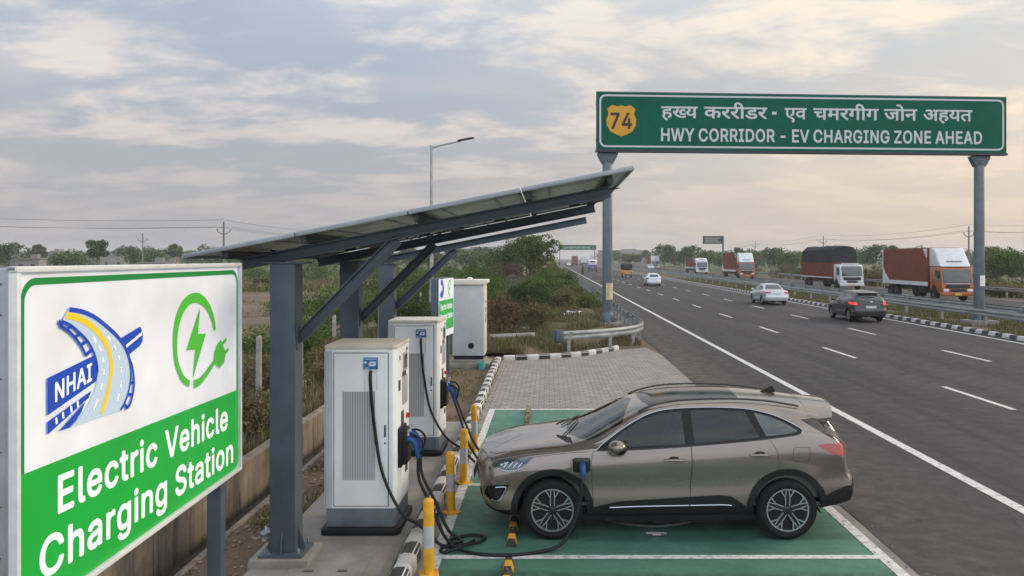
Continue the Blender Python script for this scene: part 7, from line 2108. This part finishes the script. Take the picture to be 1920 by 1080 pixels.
for k, (px, Y, h, w, pal) in enumerate([(1455, 108, 2.2, 5.0, OLIVE), (1500, 100, 2.0, 4.6, LIGHT), (1625, 84, 1.9, 4.0, OLIVE), (1645, 92, 2.4, 5.0, OLIVE), (1775, 70, 1.5, 3.2, OLIVE), (1880, 66, 1.3, 4.2, OLIVE + DRY), (1425, 130, 2.4, 5.5, OLIVE), (1350, 150, 2.3, 6, OLIVE), (1840, 92, 1.8, 5.0, LIGHT), (1400, 120, 2.0, 4.0, GREEN)]):
    x = max(38.5, (px - 1030) / 1484 * Y)
    make_bush('pale roadside shrub, %s from the camera behind the far guardrail' % ORD[[5, 4, 2, 3, 1, 0, 8, 9, 6, 7][k]], (x, Y, 0), h, w, pal, 200 + k, 2200, .22, 12, .32, 'shrubs behind the far guardrail')
for k, (px, Y, h, w, pal) in enumerate([(470, 118, 2.4, 7, LIGHT), (530, 122, 2.2, 7, GREEN), (600, 112, 2.6, 8, LIGHT), (660, 118, 2.4, 7, GREEN), (730, 110, 2.4, 7, LIGHT), (790, 105, 2.6, 6, GREEN), (850, 100, 2.4, 5, GREEN), (20, 130, 1.6, 7, GREEN), (90, 128, 1.8, 7, LIGHT), (200, 122, 1.7, 8, GREEN), (320, 126, 1.7, 7, GREEN), (420, 124, 1.9, 7, LIGHT), (492, 92, 1.1, 2.2, OLIVE), (905, 96, 2.4, 4, GREEN)]):
    make_bush('green scrub patch, %s from the left along the field edge' % ORD[[4, 6, 7, 8, 9, 10, 11, 0, 1, 2, 12, 3, 5, 13][k]], ((px - 1030) / 1484 * Y, Y, 0), h, w, pal, 230 + k, 2600, .24, 14, .28, 'scrub along the field edge')

# distant mass of trees on the horizon
bl = []
g = random.Random(9)
for k in range(640):
    a = g.uniform(-41, 37); d = g.uniform(480, 900)
    x, y = math.tan(R(a)) * d, d
    if -6 < x < 42: continue
    if k % 2: x, y = x * .55, y * .55
    if -12 < x < 46: continue
    s = g.uniform(4, 8) * (.72 if k % 2 else 1); bl.append((x, y, s * .55, s * 1.5, s * 1.5, s * .6))
o = link('distant_trees', leaves_mesh('distant_trees', bl, 52000, 1.5, DARK, 77, .22)); o['kind'] = 'stuff'

# ------------------------------------------------------------------ grass
def grass(name, pts, hmin, hmax, palette, seed, width=.012, lean=.5, label=None):
    g = np.random.default_rng(seed)
    P = np.array(pts, float); m = len(P)
    a = g.uniform(0, 2 * math.pi, m); h = g.uniform(hmin, hmax, m); l = g.uniform(.1, lean, m) * h
    w = width * g.uniform(.6, 1.5, m) * (1 + h)
    dx, dy = np.cos(a), np.sin(a)
    base1 = P + np.stack([-dy * w, dx * w, np.zeros(m)], 1); base2 = P - np.stack([-dy * w, dx * w, np.zeros(m)], 1)
    mid1 = P + np.stack([dx * l * .35 - dy * w * .7, dy * l * .35 + dx * w * .7, h * .6], 1); mid2 = P + np.stack([dx * l * .35 + dy * w * .7, dy * l * .35 - dx * w * .7, h * .6], 1)
    tip = P + np.stack([dx * l, dy * l, h], 1)
    V = np.stack([base1, base2, mid2, mid1, tip], 1).reshape(-1, 3)
    i = np.arange(m)[:, None] * 5
    q = i + np.array([[0, 1, 2, 3]]); t = i + np.array([[3, 2, 4]])
    loops = np.concatenate([q, t], 1).ravel()
    me = bpy.data.meshes.new(name)
    me.vertices.add(m * 5); me.vertices.foreach_set("co", V.ravel())
    me.loops.add(m * 7); me.loops.foreach_set("vertex_index", loops)
    st = np.stack([np.arange(m) * 7, np.arange(m) * 7 + 4], 1).ravel()
    me.polygons.add(m * 2); me.polygons.foreach_set("loop_start", st); me.polygons.foreach_set("loop_total", np.tile([4, 3], m))
    pal = np.array(palette); c = pal[g.integers(0, len(pal), m)] * g.uniform(.7, 1.3, (m, 1))
    C4 = np.concatenate([np.repeat(c, 5, 0), np.ones((m * 5, 1))], 1)
    at = me.color_attributes.new("Col", 'FLOAT_COLOR', 'POINT'); at.data.foreach_set("color", C4.ravel().astype(np.float32))
    me.update(); me.validate(); me.materials.append(M['leaf'])
    o = link(name, me); o['kind'] = 'stuff'
    return o


GRASS = [(.115, .105, .045), (.16, .135, .065), (.075, .088, .03), (.20, .16, .085)]
GRASSG = [(.07, .10, .025), (.095, .115, .035), (.13, .125, .05)]
DRYG = [(.24, .18, .10), (.19, .145, .08), (.13, .12, .05), (.28, .22, .13)]


def patchy(n, x0, x1, y0, y1, seed, thr=.5, f=.9, power=1.0, z=vz):
    g = random.Random(seed); out = []
    while len(out) < n:
        x = g.uniform(x0, x1); y = y0 + (y1 - y0) * g.random() ** power
        q = .5 + .25 * math.sin(x * f * 1.9 + 1.7 * math.sin(y * f * .8 + seed)) + .25 * math.sin(y * f * 1.3 + 1.1 * math.sin(x * f * 1.6))
        if q + g.uniform(-.15, .15) > thr: out.append((x, y, z(x, y)))
    return out


def vk(x, y): return y > 25.6 + max(0.0, x + 1.5) * .74


pts = [p for p in patchy(30000, -2.2, 3.45, 26.2, 60, 1, .36, 1.1, 1.5) if vk(p[0], p[1])]
grass('verge_grass', pts, .05, .26, GRASS, 1, .010)
pts = [p for p in patchy(22000, -7, 3.5, 50, 130, 2, .35, .6, 1.4)]
grass('verge_grass', pts, .12, .45, GRASS + GRASSG, 2, .03)
pts = [p for p in patchy(7000, -8, -2.2, 26.5, 50, 12, .38, .9, 1.2)]
grass('verge_weeds', pts, .15, .55, GRASSG + GRASS, 12, .016)
pts = patchy(16000, -9.5, -4.5, 7, 30, 3, .42, 1.2, 1.0, lambda x, y: 0)
grass('fence_weeds', pts, .08, .42, DRYG + GRASS + GRASSG, 3, .010)
pts = patchy(4200, -3.7, -3.12, 4.5, 22, 4, .58, 2.0, 1.0, lambda x, y: 0) + patchy(2600, -3.7, -1.75, 15.8, 25.0, 14, .42, 1.6, 1.0, lambda x, y: 0)
grass('apron_grass', pts, .02, .09, GRASSG + GRASS, 4, .006, .9)
pts = patchy(26000, XK + .3, 23.4, 26, 120, 5, .34, .8, 1.7, lambda x, y: .1)
grass('median_grass', pts, .05, .24, GRASS + GRASSG, 5, .018)
pts = patchy(12000, 37.2, 60, 50, 130, 6, .36, .4, 1.3, lambda x, y: 0)
grass('far_verge_grass', pts, .2, .8, GRASS + GRASSG + [(.25, .22, .13)], 6, .05)
pts = patchy(14000, -75, -9.5, 76, 112, 7, .32, .2, 1.0, lambda x, y: 0)
grass('crop_grass', pts, .2, .7, GRASSG + GRASS, 7, .06)
pts = patchy(12000, -40, -9, 27, 76, 8, .5, .35, 1.2, lambda x, y: 0)
grass('stubble', pts, .04, .16, DRYG, 8, .02, .9)

# gravel and crumbs of earth
b = MB(); g = random.Random(3)
for k in range(1500):
    z0 = g.random()
    if z0 < .45: x, y, z = g.uniform(-3.74, -3.14), g.uniform(5, 22), 0
    elif z0 < .6: x, y, z = g.uniform(-6.5, -4.6), g.uniform(9, 20), 0
    elif z0 < .75:
        x = g.uniform(-1.4, 3.2); y = 25.8 + max(0, x + 1.5) * .74 + g.uniform(0, 1.2); z = vz(x, y)
    elif z0 < .9: x, y, z = g.uniform(3.55, 3.95), g.uniform(8, 27), .012
    else: x, y, z = -1.38 + g.uniform(-.06, .1), g.uniform(6, 24), .012
    r = g.uniform(.006, .028) * (1.4 if z0 < .75 else .6)
    T = Matrix.Translation((x, y, z + r * .3)) @ Matrix.Rotation(g.uniform(0, 6), 4, 'Z') @ Matrix.Diagonal((r * g.uniform(.8, 1.6), r, r * g.uniform(.5, .9), 1))
    b.add([(1, 0, 0), (0, 1, .1), (-1, .2, 0), (0, -1, -.1), (.1, 0, 1), (0, 0, -1)], [(0, 1, 4), (1, 2, 4), (2, 3, 4), (3, 0, 4), (1, 0, 5), (2, 1, 5), (3, 2, 5), (0, 3, 5)], 0, T)
o = b.build('gravel', mat('gravel_stone', (.20, .165, .125), .9, var=.35, scale=9), smooth=False); o['kind'] = 'stuff'

# ------------------------------------------------------------------ litter, slabs, odds and ends
M['litter'] = mat('white_plastic_litter', (.62, .63, .63), .5, var=.15, scale=8)
M['teal'] = mat('teal_plastic', (.06, .33, .30), .5)
M['litter_green'] = mat('green_plastic_litter', (.06, .22, .08), .55)


def crumple(name, label, cat, loc, r, m, seed, flat=.5, group=None):
    g = random.Random(seed); bm = bmesh.new()
    bmesh.ops.create_icosphere(bm, subdivisions=3, radius=1)
    for v in bm.verts:
        n = math.sin(v.co.x * 5 + seed) * math.sin(v.co.y * 4.3 + seed * 2) + math.sin(v.co.z * 6 + v.co.x * 3)
        v.co *= 1 + .22 * n + g.uniform(-.12, .12)
        v.co = Vector((v.co.x * r[0], v.co.y * r[1], max(-.3, v.co.z) * r[2] * flat))
    me = bpy.data.meshes.new(name); bm.to_mesh(me); bm.free(); me.materials.append(m)
    o = link(name, me); o.location = (loc[0], loc[1], loc[2] + r[2] * flat * .3); o.rotation_euler.z = g.uniform(0, 6)
    return tag(o, label, cat, group)


GLT = 'white litter on the verge'
for k, (px, py, w, lab) in enumerate([(997, 611, .30, 'largest crumpled white plastic heap in the verge weeds'), (984, 622, .22, 'white plastic scrap left of the largest heap'), (1008, 604, .12, 'small white scrap just right of the largest heap'), (1058, 594, .16, 'white scrap in the grass toward the guardrail'),
                                      (1068, 568, .10, 'small white scrap on the upper grassy slope'), (990, 643, .12, 'white crumb by the concrete slabs'), (936, 550, .18, 'pale scrap among the bushes above the cabinet'), (1050, 648, .08, 'white crumb beside the guardrail end'), (1012, 590, .10, 'white bag caught beside the dark round bush')]):
    s = (py - 484) / (CAM_H - .15); Y = 1484 / s; x = (px - 1030) / s
    crumple('litter', lab, 'litter', (x, Y, vz(x, Y)), (w, w * .8, w * .8), M['litter'], 20 + k, .6, GLT)
crumple('litter', 'long white and pale plastic sheet lying in the grass behind the gantry post foot', 'litter', (1.05, 35.6, vz(1.05, 35.6)), (.38, .2, .2), M['litter'], 40, .6)
crumple('litter', 'green plastic scrap beside the long white sheet', 'litter', (1.5, 36.2, vz(1.5, 36.2)), (.3, .2, .2), M['litter_green'], 41, .6)
crumple('litter', 'white scrap lying by the fence behind the front column', 'litter', (-4.75, 15.2, 0), (.22, .12, .10), M['litter'], 42, .7)
crumple('litter', 'pale rag among the weeds left of the front column', 'litter', (-5.6, 15.9, 0), (.30, .12, .16), M['concrete_post'], 43, .8)
crumple('litter', 'crumpled silver wrapper on the dirt left of the front column', 'litter', (-3.32, 9.30, 0), (.16, .07, .08), M['alu'], 44, .8)
crumple('litter', 'dark red rag in the drain', 'litter', (-3.98, 8.55, -.25), (.12, .10, .10), mat('red_rag', (.10, .02, .02), .9), 45, .9)
b = MB(); b.lathe([(.09, 0), (.11, .20), (.115, .20), (.112, .215), (.10, .215), (.085, .02)], 16); o = b.build('bucket', M['teal']); o.location = (-1.98, 23.2, .0); tag(o, 'small teal bucket at the right foot of the utility cabinet', 'bucket')
for k, (x, y, z, d, rz, lab) in enumerate([(-1.35, 29.2, .10, (1.7, .9, .12), .05, 'upper pale concrete slab of the stack right of the cabinet'), (-1.25, 29.15, .0, (1.9, 1.0, .10), -.03, 'lower concrete slab of the stack right of the cabinet'), (-.1, 29.6, .0, (.5, .4, .14), .5, 'broken concrete lump beside the slab stack')]):
    b = MB(); b.box((0, 0, d[2] / 2), d); o = b.build('concrete_slab', M['slab'], bevel=.02); o.location = (x, y, z + vz(x, y) * .8); o.rotation_euler = (R(2), R(-2), rz); tag(o, lab, 'concrete slab', 'loose concrete slabs')

# retaining wall along the drain
b = MB(); n = 12
for k in range(n):
    y0 = DRY0 + (DRY1 - DRY0) * k / n; y1 = DRY0 + (DRY1 - DRY0) * (k + 1) / n - .012
    b.box((DR0 - .09 + random.uniform(-.006, .006), (y0 + y1) / 2, .06 + random.uniform(-.008, .008)), (.18, y1 - y0, .68))
o = b.build('retaining_wall', M['slab_dark'], bevel=.012); tag(o, 'stained low concrete wall along the drain behind the big sign', 'wall')

# wire fence with concrete posts
fe = thing('wire_fence', 'concrete post and wire fence behind the chargers', 'fence', (-6.1, 16.6, 0))
yy = [-2.9 * k for k in (3, 2, 1)] + [0, 2.85, 5.9, 8.8, 11.8, 14.8, 17.8, 21, 24, 27, 30]
for y in yy:
    b = MB(); tx = random.uniform(-.03, .03)
    b.prism([(-.055, -.05), (.055, -.05), (.045 + tx, 1.60), (.02 + tx, 1.64), (-.04 + tx, 1.62)], y - .055, y + .055); b.build('post', M['concrete_post'], fe, bevel=.01)
for z in (.35, .7, 1.05, 1.4):
    b = MB(); pts = []
    for a, c in zip(yy, yy[1:]):
        for k in range(4): pts.append((-.06, a + (c - a) * k / 4, z - .03 * math.sin(math.pi * k / 4)))
    pts.append((-.06, yy[-1], z)); b.tube(pts, .0035, 4); b.build('wire', M['steel_dark'], fe)

# electricity poles and their wires
M['pole'] = mat('grey_power_pole', (.16, .15, .14), .8, var=.2, scale=2)


def power_pole(label, x, y, h, rz=0.0, group='electricity poles'):
    t = thing('power_pole', label, 'power pole', (x, y, 0), rz, group)
    b = MB(); b.tube([(0, 0, 0), (0, 0, h)], [.20, .12], 8); b.build('post', M['pole'], t)
    b = MB(); b.tube(spline3([(-.95, 0, h - 1.1), (-.85, 0, h - 1.6), (-.1, 0, h - 2.0), (.1, 0, h - 2.0), (.85, 0, h - 1.6), (.95, 0, h - 1.1)], 4), .075, 6); b.build('crossarm', M['pole'], t)
    for xx, zz in ((-.95, h - 1.1), (.95, h - 1.1), (0, h)):
        b = MB(); b.lathe([(.05, 0), (.09, .06), (.06, .12), (.09, .18), (.05, .26), (.001, .28)], 8, 0, Matrix.Translation((xx, 0, zz))); b.build('insulator', M['white'], t)
    return t


P_L = [(-104, 96, 9.8), (-51, 124, 9.0), (-37, 172, 9.0)]
for (x, y, h), l in zip(P_L[1:], ('fork-armed power pole beyond the fields just left of the canopy', 'power pole hidden behind the canopy')):
    if 'hidden' in l: continue
    power_pole(l, x, y, h, .35)
power_pole('thin power pole standing farther off behind the big sign', -93, 181, 9.0, .35)
P_R = [(82, 100, 9.0), (76.3, 144, 9.1), (72, 208, 9.1), (71.5, 275, 9.1), (71, 350, 9.1)]
for (x, y, h), l in zip(P_R[1:4], ('fork-armed power pole left of the right gantry post', 'fork-armed power pole above the tarpaulin truck', 'fork-armed power pole farther left above the trees')):
    power_pole(l, x, y, h, .1)


def wires(label, poles, rz):
    for q, (dx, dz, nm) in enumerate(((-.95, -1.0, 'left arm'), (.95, -1.0, 'right arm'), (0, .1, 'pole top'))):
        b = MB(); pts = []
        for a, c in zip(poles, poles[1:]):
            for k in range(10):
                t = k / 10; pts.append((a[0] + (c[0] - a[0]) * t + dx * math.cos(rz), a[1] + (c[1] - a[1]) * t + dx * math.sin(rz), a[2] + (c[2] - a[2]) * t + dz + .15 - 1.5 * 4 * t * (1 - t) * .6))
        b.tube(pts, .022, 4)
        tag(b.build('overhead_wire', M['steel_dark']), '%s on the %s' % (label, nm), 'wire')


wires('overhead wire across the sky above the left fields strung', P_L, .35)
wires('overhead wire of the poles beyond the opposite road strung', P_R, .1)

# far houses
M['far_wall'] = mat('pale_house_wall', (.24, .23, .215), .8, var=.1, scale=.6)
M['far_roof'] = mat('grey_house_roof', (.22, .20, .19), .8)
for k, (px, Y, w, h, lab) in enumerate([(216, 250, 7, 5.2, 'pale two-storey house behind the tall bare-trunk tree'), (105, 290, 7, 5.4, 'pale block house among the trees at far left'), (58, 185, 5, 3.0, 'small pale hut at the far left field edge'), (290, 160, 5, 2.2, 'low pale shed between the far left trees'), (310, 300, 8, 6, 'pale house right of the thin power pole'), (880, 420, 14, 8, 'pale building far beyond the canopy end'), (1165, 600, 30, 9, 'long pale building on the horizon right of the gantry'), (1520, 260, 9, 5, 'pale house behind the truck tree belt'), (930, 500, 16, 10, 'hazy block on the horizon left of the road')]):
    t = thing('house', lab, 'house', ((px - 1030) / 1484 * Y, Y, 0), random.uniform(-.3, .3))
    b = MB(); b.box((0, 0, h / 2), (w, w * .8, h)); b.build('wall', M['far_wall'], t)
    b = MB(); b.box((0, 0, h + .12), (w + .5, w * .8 + .5, .24)); b.box((w * .2, 0, h + .7), (w * .3, w * .3, .95)); b.build('roof', M['far_roof'], t)
    for i in range(max(2, int(w / 2.6))):
        for z in ([1.5, 4.4] if h > 5 else [1.3]):
            b = MB(); x = -w / 2 + (i + .5) * w / max(2, int(w / 2.6)); b.box((x, -w * .4 - .01, z), (.9, .06, 1.1)); b.build('window', M['glass_far'], t)

# stickers on the gantry posts
M['sticker'] = mat('yellowed_sticker', (.50, .42, .24), .6, var=.25, scale=6)
for px_, zz, hh in ((PXL, 1.75, .75), (PXR, 2.2, .5)):
    b = MB(); [b.box((px_ + .237 * math.sin(R(q)), .3 - .237 * math.cos(R(q)), zz), (.066, .012, hh), rot=Matrix.Rotation(R(q), 4, 'Z')) for q in range(-15, 80, 15)]
    b.build('sticker', M['sticker'] if px_ == PXL else M['white'], gt)

# ------------------------------------------------------------------ evening haze
hz = bpy.data.materials.new('haze'); hz.use_nodes = True
N_, L_ = hz.node_tree.nodes, hz.node_tree.links
N_.remove(N_["Principled BSDF"])
v_ = N_.new("ShaderNodeVolumePrincipled")
v_.inputs["Color"].default_value = (.86, .87, .92, 1); v_.inputs["Density"].default_value = 0.00045; v_.inputs["Anisotropy"].default_value = 0.1
L_.new(v_.outputs[0], N_["Material Output"].inputs["Volume"])
b = MB(); b.box((0, 1800, 11), (6100, 4500, 24)); o = b.build('haze', hz, smooth=False); o['kind'] = 'stuff'
